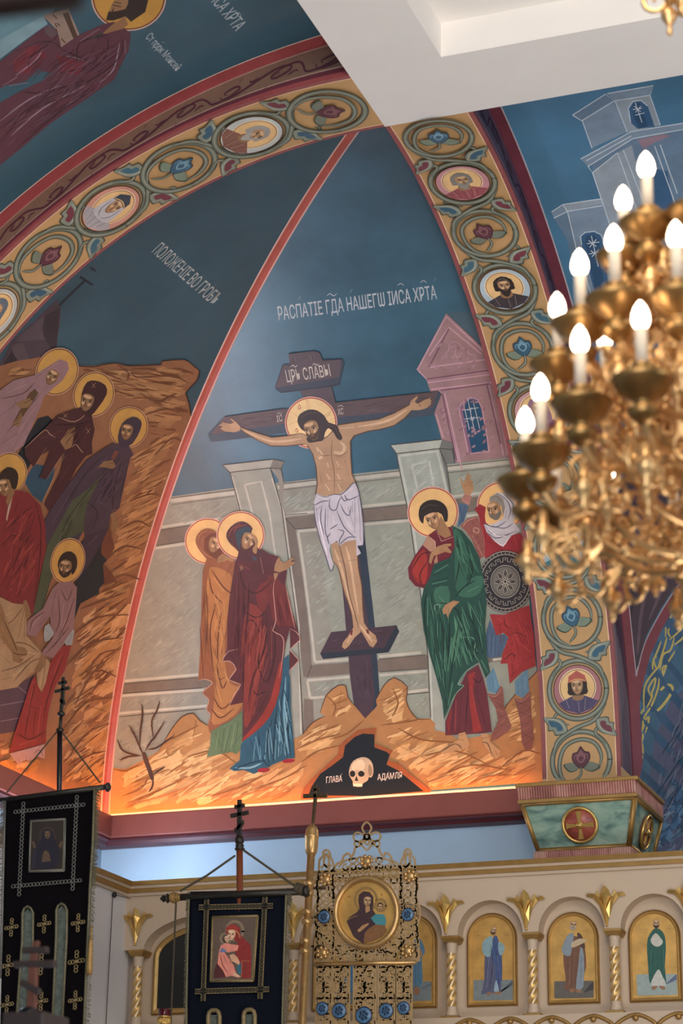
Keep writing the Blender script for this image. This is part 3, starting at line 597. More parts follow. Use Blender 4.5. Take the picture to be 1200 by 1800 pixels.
# ---------------------------------------------------------------- mourners of the crucifixion mural
def folds(P, dark, light, w, D, L_):
    P.lines(light, w*1.5, L_); P.lines(dark, w, D)
def woman_behind():
    halo(P, 365.5, 951, 41)
    P.fill('8a553a', '364,980 357,1003 355,1050 354,1090 352,1147 349,1196 362,1194 374,1201 357,1217 368,1230 364,1247 371,1257 366,1272 369,1289 387,1276 407,1266 426,1249 440,1200 430,1000 412,984 390,975')
    P.fill('5d7050', '372,1285 387,1277 407,1267 426,1250 426,1316 416,1326 407,1322 364,1331 370,1310').lines('2f4634', 2, '380,1290 388,1312;395,1280 390,1322;408,1275 396,1324;420,1268 412,1322;426,1290 400,1325').lines('82926c', 2, '384,1287 380,1318;402,1278 394,1318;414,1272 406,1318')
    P.fill('a56f42', '368,1005 372,996 392,1000 412,1020 404,1060 398,1105 396,1160 404,1200 424,1206 434,1196 432,1225 415,1255 385,1273 372,1268 378,1230 374,1160 362,1100 362,1040', 2)
    folds(P, '5c3024', 'be8a55', 2.2, '368,1010 374,1040 392,1060;372,1000 392,1030 410,1045;380,1060 370,1110 376,1180;390,1075 384,1120 384,1190 396,1190;398,1110 390,1150;386,1190 392,1210 400,1196;376,1225 390,1246 410,1232;372,1245 388,1262 412,1246;352,1100 358,1190;360,1030 358,1110;408,990 398,1010;374,1201 357,1217 368,1230 364,1247 371,1257 366,1272', '376,1015 395,1040;386,1075 376,1115;394,1100 387,1150;380,1200 390,1235;420,1215 400,1250;366,1020 366,1080;378,1250 395,1258;396,1180 402,1200')
    P.lines('c9a288', 1.1, '349,1196 362,1194 374,1201 357,1217 368,1230 364,1247 371,1257 366,1274')
    P.view(310, 880, .1917).fill('84513a', '178,360 205,295 265,255 330,262 378,300 405,420 450,500 400,560 360,530 300,540 260,510 200,430', 2).fill('6a3c2c', '255,420 265,345 330,295 380,310 420,440 400,520 340,520 280,470', 2)
    P.lines('a9704a', 1.5, '195,370 225,300 290,270;215,420 270,490 350,530;240,330 250,430'); P.view()
    face(P, 377, 957, 27, 16, .9, '9a7452'); P.view(310, 880, .1917).fill('9a7452', '385,520 430,485 470,510 540,520 520,560 470,540 440,560 410,555 385,575', 2).lines('4e3424', 1, '400,540 440,505;390,560 430,525;420,552 450,525'); P.view()
    streaks(P, '357,1010 366,1000 372,1180 355,1188', 26, 46, 1.3, 90, ('5f3a2a', '7a4c32', '94603c'), 3, 4)
    streaks(P, '376,1030 400,1040 398,1180 380,1230 372,1150', 26, 36, 1.2, 78, ('c08c56', '8a5835', 'b27c4a'), 4, 10)
    P.done('painted_figure', None, 'painted woman in ochre brown veil, behind the woman in dark red')
woman_behind()
def woman_front():
    halo(P, 423.5, 940, 42.5)
    P.fill('2b5263', '428,1303 453,1280 476,1255 491,1215 497,1160 508,1150 511,1200 512,1250 519,1333 506,1334 481,1344 471,1350 447,1361 430,1354 412,1356 404,1351 422,1337 424,1310')
    folds(P, '142c3a', '6f9aa8', 2.2, '500,1200 494,1260 506,1334;508,1200 506,1270 512,1332;480,1262 470,1300 474,1348;455,1286 460,1330 474,1348;440,1300 455,1335;488,1240 482,1300 481,1342;412,1353 440,1342 468,1336', '503,1190 500,1260 508,1325;494,1240 490,1330;470,1285 466,1335;450,1295 458,1335;486,1300 484,1335;414,1350 440,1350 460,1342;496,1280 503,1328')
    P.ell('8a2430', 464, 1354, 11, 4, -5).ell('8a2430', 508, 1338, 11, 3.5, -5)
    P.fill('54292c', '421,972 414,988 408,1024 404,1052 400,1090 400,1141 392,1162 405,1162 416,1177 403,1195 424,1203 410,1230 405,1240 428,1235 428,1303 453,1284 476,1259 491,1220 497,1170 503,1130 510,1105 511,1140 510,1178 526,1160 510,1142 528,1125 522,1100 513,1072 502,1026 505,1003 490,978 473,972 460,964 440,966')
    P.fill('7b342c', '440,1060 462,1078 458,1100 470,1130 462,1170 450,1230 440,1270 430,1275 428,1200 424,1120', 2).fill('8a3128', '428,1298 452,1270 476,1230 492,1165 498,1168 491,1220 476,1259 453,1284 428,1303', 2).fill('702e2a', '450,1040 470,1020 472,1060 460,1075', 2).fill('6a2c2a', '470,1010 502,1030 513,1072 520,1098 500,1100 480,1090', 2)
    folds(P, '2e1719', '7f4038', 2, '422,1000 430,1030 452,1042 480,1020;414,1040 410,1100;425,1070 450,1085 470,1075;430,1095 445,1090 462,1120;470,1080 466,1140 446,1190 436,1240;482,1090 484,1150 470,1200 455,1170 460,1145 474,1152;445,1200 450,1220 470,1215;430,1150 428,1230;455,1250 475,1215;440,1275 465,1240;500,1040 508,1080;405,1150 418,1170', '420,990 440,1000;432,1105 450,1120 452,1170;444,1230 462,1222;478,1100 478,1160;434,1250 448,1255')
    P.lines('c79a88', 1.2, '484,1018 481,1040 486,1090 480,1108 494,1116 500,1128 497,1160 492,1190;503,1030 512,1072 519,1104;510,1105 522,1111 528,1125 510,1142 526,1160 510,1178 512,1190;420,1141 402,1145 392,1162 405,1162 416,1177 403,1195 424,1203 412,1222 405,1239;464,1008 456,970', 2)
    P.view(310, 880, .1917).fill('4e2a2e', '462,330 478,262 540,205 605,184 662,205 705,252 690,300 760,445 800,470 720,560 620,540 560,520 575,465 505,400', 2).fill('33454e', '545,300 575,260 640,235 690,250 660,300 600,320 590,420 570,420', 2)
    P.lines('8a4a44', 1.5, '480,330 510,260 590,205;530,290 560,240 650,215;500,380 560,440;570,180 590,230;560,205 605,210'); P.view()
    face(P, 436, 950, 29, 22, .9, 'a17b58'); P.view(310, 880, .1917)
    P.fill('a17b58', '690,310 730,320 750,370 745,430 740,480 710,470 705,430 730,390', 2).lines('4e3424', 1, '700,345 730,370;735,330 748,390;712,430 735,440')
    P.fill('a17b58', '905,590 930,530 955,510 955,545 985,570 1060,525 1085,520 1050,560 1090,555 1090,570 1050,600 1010,630 950,655 900,640', 1).fill('a17b58', '895,660 945,660 915,720 905,735', 1).lines('4e3424', 1, '960,580 1050,560;980,605 1060,580;950,545 940,590;895,650 945,665;897,660 940,680')
    P.lines('c99', 1, '0,0 0,1') if 0 else None
    P.fill('3c4a58', '690,500 740,520 745,550 715,545').lines('c8a070', 1.2, '580,600 620,620;600,590 600,640;585,635 615,605'); P.view()
    streaks(P, '418,1000 404,1140 420,1190 432,1230 440,1100 440,1010', 40, 50, 1.3, 92, ('3c1c20', '643034', '482226'), 5, 5)
    streaks(P, '440,1070 470,1080 480,1160 450,1260 430,1280', 40, 44, 1.3, 100, ('8c4038', '5c2624', '9a4a40'), 6, 9)
    streaks(P, '484,1040 502,1040 516,1096 500,1110 486,1100', 18, 36, 1.2, 78, ('7c3834', '4c2022'), 7, 5)
    streaks(P, '498,1200 510,1205 517,1325 470,1345 425,1340 450,1300 480,1270', 34, 44, 1.4, 84, ('5f90a0', '1d3f50', '7fa8b4'), 8, 12)
    P.done('painted_figure', None, 'painted woman in dark red robe over blue, hand to her cheek')
woman_front()
def young_man():
    V = lambda: P.view(700, 820, .21667)
    halo(P, 761, 900, 45)
    P.fill('5f2a33', '821,1181 841,1168 850,1192 856,1216 865,1287 839,1290 783,1293 783,1268 802,1220').fill('8a2f2e', '823,1185 836,1180 832,1215 838,1250 848,1285 832,1288 826,1240', 1).fill('7a2c30', '785,1270 796,1240 790,1290', 0)
    folds(P, '331820', '9a4440', 1.8, '812,1215 806,1290;830,1190 842,1200 848,1188;836,1210 856,1285;824,1200 818,1288;798,1235 794,1290', '828,1205 842,1280;802,1230 800,1286')
    P.fill('6b2630', '752,941 743,957 728,978 717,998 719,1017 730,1030 746,1034 756,1025 763,990 790,1003 802,970 798,938 793,925 767,930').fill('97322c', '745,965 728,985 724,1005 732,1022 748,1026 752,990', 2)
    folds(P, '3a161c', 'a8463a', 1.8, '756,970 740,975 724,1000;752,985 738,1010 742,1028;726,1012 745,1030;770,945 778,975;764,940 768,960', '735,985 730,1008;748,980 744,1010')
    P.fill('a88068', '752,941 764,950 766,965 757,970 743,958').fill('a88068', '763,985 768,975 770,990 765,995').lines('d8b8a0', 1, '767,932 776,951 798,943;752,941 765,952 766,968', 0)
    P.fill('24493f', '793,922 813,933 830,954 843,980 850,1015 856,1058 853,1100 856,1153 862,1181 854,1192 843,1164 821,1179 805,1203 816,1205 800,1222 781,1266 778,1233 767,1190 756,1153 745,1108 740,1060 745,1034 756,1015 763,991 791,980 800,959 795,928')
    P.fill('35614f', '797,930 808,935 822,965 824,1000 812,1040 800,1030 800,965', 2).fill('386452', '850,1015 838,1012 815,1025 805,1045 826,1050 845,1040', 2).fill('47765d', '798,1080 808,1110 806,1140 796,1170 792,1140 800,1110', 2).fill('3b6854', '765,1034 788,1030 790,1060 775,1070 764,1055', 2)
    folds(P, '0f2723', '5f8f74', 2, '803,940 808,985 800,1030;815,945 830,990 826,1020 806,1040;762,1000 790,985;760,1012 788,1000;758,1022 788,1015;757,1030 785,1028;750,1040 746,1080 752,1130;766,1060 790,1062 808,1080 812,1120 842,1150;775,1090 782,1130 778,1190;790,1075 790,1130 782,1200 786,1250;806,1100 800,1140 788,1220;820,1075 838,1110 850,1150;836,1020 815,1032 800,1050;845,1050 848,1100;826,1120 836,1140 830,1160;764,1120 772,1180;810,1180 800,1205;760,1040 758,1090', '808,945 816,990;764,1006 788,992;760,1026 786,1020;842,1030 822,1040;800,1090 806,1130;812,1110 840,1145;794,1120 788,1180;752,1050 752,1100;782,1060 772,1048;828,1065 846,1100;846,1160 858,1182;796,1200 788,1240;815,1150 822,1168')
    P.lines('7fa68c', 1.2, '843,1164 821,1179 805,1203 816,1205 800,1222 781,1264;812,1106 810,1120 828,1120 836,1128 834,1148 843,1164;768,1080 764,1065 774,1062 770,1078')
    P.fill('b08a62', '806,1290 818,1287 826,1309 822,1316 804,1319 780,1327 775,1322 793,1309 806,1300', 1).fill('b08a62', '845,1290 858,1290 862,1305 880,1320 875,1333 867,1333 852,1311', 1).lines('3e2a1e', 1.3, '806,1300 816,1302;808,1308 814,1320;806,1294 820,1290;776,1322 800,1308 812,1316;846,1298 860,1296;848,1305 858,1308 866,1330;870,1320 876,1328;866,1322 870,1332')
    V(); P.fill('96714f', '345,400 420,520 430,560 380,580 330,550 310,500', 1).fill('2c2622', '165,390 178,320 230,277 300,268 368,298 402,360 398,442 372,440 352,385 280,362 212,402 205,460 178,440', 2); P.view()
    face(P, 761.5, 914, 31, -20, -.5, 'a57e5a'); V(); P.fill('2c2622', '165,390 178,320 230,277 300,268 368,298 402,360 398,442 372,440 358,385 290,368 212,402 205,460 178,440', 2).lines('4d453e', 1.2, '185,350 250,310 340,320;200,390 260,340;380,420 370,350')
    P.fill('a57e5a', '250,775 262,705 320,645 380,625 430,622 432,640 400,648 435,690 425,700 380,690 330,710 290,725 268,790', 1).lines('4e3424', 1, '350,650 400,635;350,665 425,690;340,680 400,690;262,705 300,720')
    P.fill('a57e5a', '355,1165 385,1120 450,1085 500,1095 440,1150 420,1190 405,1230 390,1190 375,1200 362,1185', 1).lines('4e3424', 1, '370,1180 400,1140;385,1195 415,1150;440,1085 490,1110'); P.view()
    streaks(P, '750,1040 790,1060 790,1200 782,1240 762,1160', 36, 50, 1.3, 84, ('3c6a56', '183830', '4f8068'), 9, 8)
    streaks(P, '800,1060 850,1050 852,1140 800,1200 790,1180', 46, 44, 1.3, 76, ('44745e', '17352d', '588a70'), 10, 12)
    streaks(P, '800,940 826,960 842,1000 848,1018 806,1026', 24, 34, 1.2, 70, ('4a7c64', '1a3a31'), 11, 10)
    P.done('painted_figure', None, 'painted young man in green mantle over dark red, hand on his chest')
def soldier():
    V = lambda: P.view(700, 820, .21667); W = lambda: P.view(700, 1060, .21667)
    halo(P, 881, 889, 43)
    W(); P.fill('4a5f78', '740,130 800,260 860,250 892,285 830,430 750,450 720,435 698,300').lines('2c3c54', 1.6, '760,250 750,430;790,270 780,430;830,270 810,425;860,260 830,400;720,200 715,400').lines('6d829a', 1.4, '740,250 735,420;775,270 768,420')
    P.fill('5d8298', '728,590 772,520 822,680 795,735 725,712 714,620').fill('5d8298', '945,640 1050,530 1062,715 1010,772 952,742').lines('3a5a70', 1.6, '760,590 770,700;740,600 745,700;1000,620 1010,750;970,640 975,730').lines('84a6b4', 1.6, '785,620 795,700;1030,600 1035,700')
    P.fill('804f46', '722,735 790,745 832,670 850,690 862,850 922,1000 900,1035 800,1110 752,1122 760,1060 812,960 790,850').fill('804f46', '943,770 1000,785 1075,715 1082,900 1102,1100 1082,1190 1032,1197 1005,1130 990,950')
    P.lines('4a2822', 1.3, '730,755 840,790;740,800 850,740;780,850 862,830;790,800 855,860;800,940 880,900;800,900 890,950;780,1020 900,960;790,970 905,1010;770,1080 850,1000;960,830 1075,790;960,800 1078,850;985,900 1082,860;985,880 1085,930;995,1000 1090,950;990,960 1095,1020;1005,1090 1095,1040;1000,1050 1100,1110;1015,1160 1090,1110', 0)
    P.lines('b07e70', 1.2, '725,745 790,758 840,690;948,780 1003,797 1072,735;800,870 850,880;1000,940 1070,900;1010,1030 1080,1000;800,1000 870,940')
    P.fill('942f31', '742,90 860,95 1062,15 1105,300 1115,510 1000,560 905,655 888,490 830,492 850,400 895,280 855,240 795,262')
    folds(P, '55191f', 'b84a44', 1.8, '860,120 870,180 930,210;790,180 850,170;900,260 960,240 1060,280;870,370 930,320;860,460 920,410 960,440;930,480 950,420;1000,480 1090,430;920,600 960,520;1000,150 1070,260;950,120 960,200', '800,120 850,150;930,260 1040,250;980,320 1080,400;930,560 980,500;870,440 900,400')
    V(); P.fill('4a5f78', '488,295 572,312 532,445 478,495 495,400').lines('2c3c54', 1.5, '500,320 520,440;540,320 520,450').fill('a06f64', '508,272 535,222 597,240 572,318').lines('d0a090', 1, '510,275 570,310;515,262 575,298')
    P.fill('a57e5a', '540,222 515,155 498,92 508,90 530,140 545,100 558,48 572,50 568,90 585,62 592,70 580,105 600,110 612,180 582,237', 1).lines('4e3424', 1, '530,140 545,165;548,100 580,110;555,130 600,130;556,150 600,150;565,95 560,60')
    P.fill('8c564e', '500,482 560,422 640,400 665,460 700,620 708,720 660,752 600,600 545,520').lines('5c302c', 1.6, '600,600 650,560;620,640 690,600;640,690 700,660;600,440 640,560;640,560 690,700;560,560 640,480').lines('c49a88', 1.3, '520,490 560,440 640,410;600,520 640,540 655,510 620,495 610,520 630,525;600,560 680,720;560,540 600,600')
    P.fill('8f2c33', '618,345 660,303 710,328 702,400 720,540 850,650 920,558 992,538 1035,640 1040,740 870,690 702,745 702,620 665,460 650,392')
    folds(P, '55191f', 'b04a44', 1.6, '640,340 690,350;660,390 690,420;690,440 710,600;720,600 850,680;960,580 1000,700;920,600 930,660', '680,470 705,640;940,570 970,640')
    P.fill('b9b7bc', '738,265 800,208 872,220 942,290 962,362 932,440 992,520 918,560 850,652 778,602 718,532 693,470 760,470 850,420 868,330 835,285', 1)
    P.lines('55566a', 1.6, '800,215 880,270 910,350 890,430;860,225 930,300 930,390;700,480 760,540 850,560 960,520;720,530 790,580 900,550;690,460 790,490 880,440;880,350 870,420;760,480 860,500 930,460', 3).lines('dad8da', 1.8, '830,215 905,290 925,360;720,500 800,560 880,560;780,600 850,640 900,570', 3); P.view()
    face(P, 869, 897, 31, -14, -.7, 'a57e5a', beard='6f6a60', long=.72); V(); P.fill('8d8880', '738,285 745,245 800,215 850,260 868,330 850,400 838,320 790,280', 1).lines('5c584e', 1, '750,260 800,240 840,290;845,310 855,380'); P.view()
    streaks(P, '868,1085 930,1070 938,1160 900,1195 880,1130', 30, 34, 1.3, 75, ('7c2226', 'ac3e3c'), 12, 14)
    P.done('painted_figure', None, 'painted grey-bearded man in white hood and red cloak, one hand raised')
    # shield
    c, rx, ry = (888.5, 1022), 49, 55
    P.ell('2a292f', *c, rx, ry, 0, 44); P.ring('a8a494', 1.2, *c, rx*.97, ry*.97); P.ring('a8a494', 1.2, *c, rx*.87, ry*.87); P.ring('a8a494', 1.2, *c, rx*.52, ry*.52)
    P.ell('6d6c66', *c, rx*.48, ry*.48, 0, 36)
    for i in range(40):
        a = i*math.pi/20; P.ell('a8a494', c[0]+rx*.92*math.cos(a), c[1]+ry*.92*math.sin(a), 1, 1, 0, 6)
    for i in range(8):
        a = i*math.pi/4; ca, sa = math.cos(a), math.sin(a)
        def q(r, t): return (c[0]+rx*(r*ca-t*sa), c[1]+ry*(r*sa+t*ca))
        P.fill('2a292f', [q(.08, 0), q(.25, .09), q(.45, 0), q(.25, -.09)], 3); P.line('b4b0a0', 1.1, [q(.1, 0), q(.25, .07), q(.42, 0), q(.25, -.07), q(.1, 0)], 2, None); P.line('b4b0a0', .8, [q(.12, 0), q(.36, 0)])
    w_ = []
    for i in range(16):
        a = i*math.pi/8
        for da, r in ((-.14, .64), (-.12, .76), (.1, .76), (.12, .64)): w_.append((c[0]+rx*r*math.cos(a+da), c[1]+ry*r*math.sin(a+da)))
        P.ell('a8a494', c[0]+rx*.7*math.cos(a), c[1]+ry*.7*math.sin(a), 1.1, 1.1, 0, 6)
    P.line('a8a494', 1, w_, 0, None, True); P.ell('a8a494', *c, 4, 4.4, 0, 14).ell('2a292f', *c, 2.2, 2.6, 0, 10)
    P.done('painted_shield', None, 'dark round painted shield with flower rosette')
soldier(); young_man()
# red rib where the two murals meet
def rib():
    r_ = thing('wall_rib', (0, 0, 0), 'red painted rib line running up the corner between the two murals', 'trim')
    m = mat('red rib paint', 'b0544a', .4, noise=(8, .85, 1.12)); w2 = mat('pink rib edge', 'd6aea4', .5)
    k = [i for i in range(NSEG+1) if groin_x[i] < R-.05]; k = range(k[0], k[-1]+1)
    def nrm(i): return np.array([1, -1, 0])/math.sqrt(2)
    C_ = [np.array([groin_x[i], -groin_x[i]*KY, COVE_Z[i]]) for i in k]
    out = MB(); o2 = MB()
    for mb, w0, w1, lift in ((out, 0, .036, .012), (o2, .036, .046, .006)):
        for sgn in (1,) if mb is out else (1, -1):
            if mb is out:
                Rg = [[c+np.array([.04, 0, 0]), c+np.array([.012, -.012, 0]), c+np.array([0, -.04, 0]), c+np.array([-.01, .01, 0])] for c in C_]
            else:
                d = np.array([1, 0, 0]) if sgn > 0 else np.array([0, -1, 0]); e = np.array([0, -1, 0]) if sgn > 0 else np.array([1, 0, 0])
                Rg = [[c+d*.039, c+d*.047, c+d*.047+e*.008, c+d*.039+e*.008] for c in C_]
            mb.sweep([[tuple(p+np.array([0, 0, -.0])) for p in q] for q in Rg], None)
    out.build('rib_moulding', m, r_); o2.build('edge_line', w2, r_)
rib()
# ---------------------------------------------------------------- ornament of the arches
def vine(P, pts, w=30, closed=False, cols=('3a4038', '6c7264', '8d9282')):
    for c, k in zip(cols, (1, .68, .16)): P.line(c, w*k, pts, 4, None if closed else .35, closed)
def leaf(P, x, y, L, W, ang, inner, flip=1):
    c, s_ = math.cos(math.radians(ang)), math.sin(math.radians(ang))
    def X(q): return [(x+(a*L*c-b*W*flip*s_), y+(a*L*s_+b*W*flip*c)) for a, b in q]
    o = [(0, 0), (.1, .3), (.28, .55), (.45, .42), (.6, .58), (.75, .35), (1.08, .2), (.8, -.1), (.5, -.35), (.2, -.3)]
    P.fill('3e443c', X([(a*1.06-.03, b*1.15) for a, b in o]), 3).fill('7c8274', X(o), 3).fill(inner, X([(.15, .08), (.3, .32), (.45, .2), (.6, .34), (.85, .16), (.55, -.1), (.3, -.1)]), 2)
    P.line('a2a696', 5, X([(.02, 0), (.3, -.18), (.6, -.18), (.95, .12)]))
def flower(P, blue=True, turn=0):
    a, b = ('35586c', '6f93a2') if blue else ('55303a', '7c555a')
    c, s_ = math.cos(math.radians(turn)), math.sin(math.radians(turn))
    def X(q): return [(x*c-y*s_, x*s_+y*c) for x, y in q]
    vine(P, X([(-60, 150), (-118, 90), (-128, 0), (-90, -90), (0, -125), (85, -98), (122, -20), (105, 60)]), 26)
    for q in ([(-8, 40), (-60, 62), (-100, 20), (-58, 8), (-20, 10)], [(8, 40), (60, 66), (106, 40), (62, 12), (20, 10)]):
        P.fill('33402f', X([(x*1.08, y*1.08) for x, y in q]), 3).fill('72806f' if blue else '6d7466', X(q), 3)
    q = [(-14, 40), (-48, -4), (-44, -40), (-20, -48), (0, -78), (22, -50), (46, -42), (50, -6), (16, 40)]
    P.fill('22323c' if blue else '341a22', X([(x*1.1, y*1.1) for x, y in q]), 3).fill(a, X(q), 3).fill(b, X([(x*.55, y*.55-8) for x, y in q]), 2).fill(a, X([(x*.32, y*.32-8) for x, y in q]), 2)
    P.line(b, 6, X([(-40, -5), (-36, -30), (-14, -36), (0, -58), (16, -38), (38, -32), (42, -6)]))
    vine(P, X([(0, 40), (-6, 90), (-60, 128)]), 16)
def bust(P, hair, robe, beard=None, veil=None, hat=None, ring='b08084', light='d8b27c', look=.3, tilt=0):
    P.ell('4a3a30', 0, 0, 148, 148, 0, 44).ell(ring, 0, 0, 142, 142, 0, 44)
    P.ell('e8d2ac', 0, -12, 112, 112, 0, 40).ell('7a4238', 0, -12, 107, 107, 0, 40).ell(light, 0, -12, 103, 103, 0, 40)
    P.fill(robe, [(-120, 74), (-84, 58), (-40, 38), (40, 38), (84, 58), (120, 74), (84, 114), (0, 142), (-84, 114)], 0)
    P.lines('2a2228', 5, '-60,58 -40,118;-20,60 -12,130;30,60 20,130;66,62 50,112;-96,72 -84,108'); P.lines('b8a69a', 4, '-72,58 -56,108;44,54 36,122;0,70 2,130')
    P.fill('8c6a4c', [(-26, 10), (26, 10), (34, 52), (0, 66), (-34, 52)], 2)
    if veil: P.fill(veil, [(-62, -30), (-40, -84), (0, -98), (40, -84), (62, -30), (72, 60), (20, 76), (-20, 76), (-72, 60)], 2); P.lines('4a484e', 4, '-48,-30 -44,30 -10,70;48,-30 46,30 12,70')
    else: P.fill(hair, [(-58, -6), (-52, -62), (0, -92), (52, -62), (58, -6), (52, 30) if not beard else (46, 10), (-52, 30) if not beard else (-46, 10)], 2)
    face(P, look*6, -18, 92, tilt, look, 'a8825e', hair, beard, long=1.05)
    if hat: P.fill(hat, [(-54, -42), (-50, -80), (0, -112), (50, -80), (54, -42), (0, -56)], 1); P.line('c8a060', 6, [(-52, -48), (0, -62), (52, -48)])
    elif not veil: P.fill(hair, [(-50, -30), (-46, -66), (0, -90), (46, -66), (50, -30), (20, -58), (-20, -58)], 2); P.lines('8a8478', 3, '-38,-50 0,-78 38,-50')
def arch_ornament(root, surf, uc, v0, n0, n1, busts, flip):
    P = Paint(surf, fresco, root); P.gain = 1.22; P.uv = True; e0, e1 = uc-.5*wid, uc+.5*wid
    top = surf.arc[-1]-.002
    for a, b, c in ((0, .026, '864a4a'), (.026, .032, 'd8b896'), (wid-.03, wid-.024, 'd8b896'), (wid-.024, wid, '864a4a')):
        P.fill(c, [(e0+a, -.12), (e0+b, -.12), (e0+b, top), (e0+a, top)])
        if a in (.026,) or b == wid: P.done('painted_border')
    k_ = wid/.4708*.001
    for i in range(n0, n1):
        vc = v0+.4195*i
        if vc-.1 < 0 or vc+.2 > top: pass
        P.local(uc, vc, k_)
        vine(P, [(172*math.cos(t), 172*math.sin(t)) for t in np.linspace(0, 2*math.pi, 28, endpoint=False)], 32, True)
        m = 1 if i % 2 else -1
        # crossing stems and leaves towards the next roundel
        if vc+.42 < top:
            vine(P, [(m*168, -40), (m*130, -130), (m*20, -195), (-m*90, -235), (-m*165, -330)], 28)
            vine(P, [(-m*150, -90), (-m*90, -165), (-m*150, -205), (-m*178, -180), (-m*160, -160)], 22)
            vine(P, [(m*60, -215), (m*120, -230), (m*150, -262), (m*128, -288), (m*108, -270)], 20)
            leaf(P, m*80, -178, 150, 96, -40 if m > 0 else 220, ('35586c', '6a3440')[(i//2) % 2], m)
            leaf(P, -m*106, -236, 140, 92, 130 if m > 0 else 50, ('6a3440', '3c6270')[(i//2) % 2], m)
        if i % 2 == 0: flower(P, (i//2) % 2 == flip, (0, 12, -14)[i % 3])
        P.done('painted_vine_roundel' if i % 2 == 0 else 'painted_vine_ring')
        if i % 2: bust(P, **busts[(i//2) % len(busts)]); P.done('painted_medallion')
wid = WX
t_ = thing('arch_ornament', (R+.2, -T, 0), 'ochre band of vine scrolls and saints medallions right of the crucifixion', 'wall painting')
arch_ornament(t_, back_arch, R+WX/2, .052, 0, 11, [dict(hair='2c2420', robe='4a4460', hat='a8564a', ring='a06a6c', look=-.2), dict(hair='2e2620', robe='2f6a6c', ring='8aa0aa', look=.5), dict(hair='6a6258', robe='7a4a5a', ring='b88c8c', veil='8a6a78'),
    dict(hair='2a2422', robe='3a3438', beard='2e2826', ring='a4b4bc'), dict(hair='7a766e', robe='8c4a50', beard='86827a', ring='b88488', look=.5)], 1)
wid = WY
t_ = thing('arch_ornament', (.3, -RY-.2, 0), 'ochre painted band of vine scrolls and medallions on the arch over the burial mural', 'wall painting')
arch_ornament(t_, left_arch, -RY-WY/2, 4.165-.4195*10, 4, 11, [dict(hair='3a3230', robe='8a8a90', veil='a8a6a8', hat='3c4450', ring='c4a08c'), dict(hair='4a4238', robe='7a5a58', ring='a8a8a8', beard='5a4a3a'),
    dict(hair='3a3230', robe='4a5260', veil='5c6670', ring='b0b0aa', look=-.3), dict(hair='3a3432', robe='a09a9c', veil='b4b0b2', hat='38424e', ring='c08878', tilt=8), dict(hair='9a9690', robe='7c5448', beard='a09c94', ring='b4b8b4', look=.8, tilt=6)], 0)
# scroll bands on the side faces of the arches and red edge lines on the cove
def side_band(root, surf, inner, outer, bg, line, edge, fr, i0=0, i1=NSEG, mode='y'):
    P = Paint(surf, fresco, root); P.gain = 1.22; P.uv = True; sg = -1 if mode == 'y' else 1
    I = np.stack([sg*inner.D, inner.Z], 1); O = np.stack([sg*outer.D, outer.Z], 1)
    arc = inner.arc
    def W(s_, q):       # s along the arc in metres, q across 0..1
        return (np.array([np.interp(s_, arc, I[:, 0]), np.interp(s_, arc, I[:, 1])])*(1-q)+np.array([np.interp(s_, arc, O[:, 0]), np.interp(s_, arc, O[:, 1])])*q)
    S_ = np.linspace(arc[i0]+.001, arc[i1]-.002, 60)
    for q0, q1, c in fr: P.fill(c, [W(a, q0) for a in S_]+[W(a, q1) for a in S_[::-1]])
    lo, hi = fr[0][1], fr[-1][0] if len(fr) > 1 else 1
    n = int(arc[i1]/.24)
    for i in range(n):
        s0 = .24*i+.03; m = 1 if i % 2 else -1
        def Z(a, b): return W(min(s0+a*.24, arc[i1]-.01), .52+m*b*.2)
        if s0 < arc[i0] or s0+.27 > arc[i1]: continue
        P.line(line, .011, [Z(-.2, -.2), Z(0, -.9), Z(.25, -.8), Z(.5, 0), Z(.75, .85), Z(1.05, .8), Z(1.2, .1), Z(1.02, -.45), Z(.85, -.1), Z(.95, .3)], 3)
        P.line(line, .008, [Z(.3, .6), Z(.38, .2), Z(.5, .5)], 3); P.line(line, .008, [Z(.98, -1.1), Z(1., -1.5)], 0)
    P.done('painted_scroll_band')
t1 = thing('side_ornament', (R+WX, -.4, .3), 'narrow dark purple scroll band on the right side face of the crucifixion arch', 'wall painting')
side_band(t1, Flat((R+WX, 0, 0), (0, 1, 0), (0, 0, 1)), back_arch, back_cove, '', '2c2232', '', [(0, .14, '6e3a44'), (.14, .16, '8a7a80'), (.16, .86, '453a4c'), (.86, .88, '8a7a80'), (.88, 1, '6a3444')])
P = Paint(back_cove, fresco, t1); P.gain = 1.22; P.uv = True
P.fill('66303c', [(R+WX, 0)]+[(R+WX, a) for a in back_cove.arc[1:]]+[(R+WX+.06, a) for a in back_cove.arc[:0:-1]]+[(R+WX+.04, 0)])
P.line('a8a0a8', .009, [(R+WX+.062, a) for a in back_cove.arc[6:]], 0, None); P.done('painted_red_border')
t2 = thing('side_ornament', (.6, -RY-WY, 1), 'brown scroll band with red edges on the side of the arch over the burial mural', 'wall painting')
side_band(t2, Flat((0, -RY-WY, 0), (1, 0, 0), (0, 0, 1)), left_arch, left_cove, '', '4a2430', '', [(0, .12, '8a4244'), (.12, .24, '5c2a34'), (.24, .27, 'a08878'), (.27, .9, '705648'), (.9, .93, 'a08878'), (.93, 1, '8a4244')], mode='x')
P = Paint(left_cove, fresco, t2); P.gain = 1.22; P.uv = True
e = -RY-WY
P.fill('8a3f40', [(e, a) for a in left_cove.arc]+[(e-.075, a) for a in left_cove.arc[::-1]]); P.line('c8b0a4', .012, [(e-.078, a) for a in left_cove.arc[2:]], 0, None); P.done('painted_red_border')
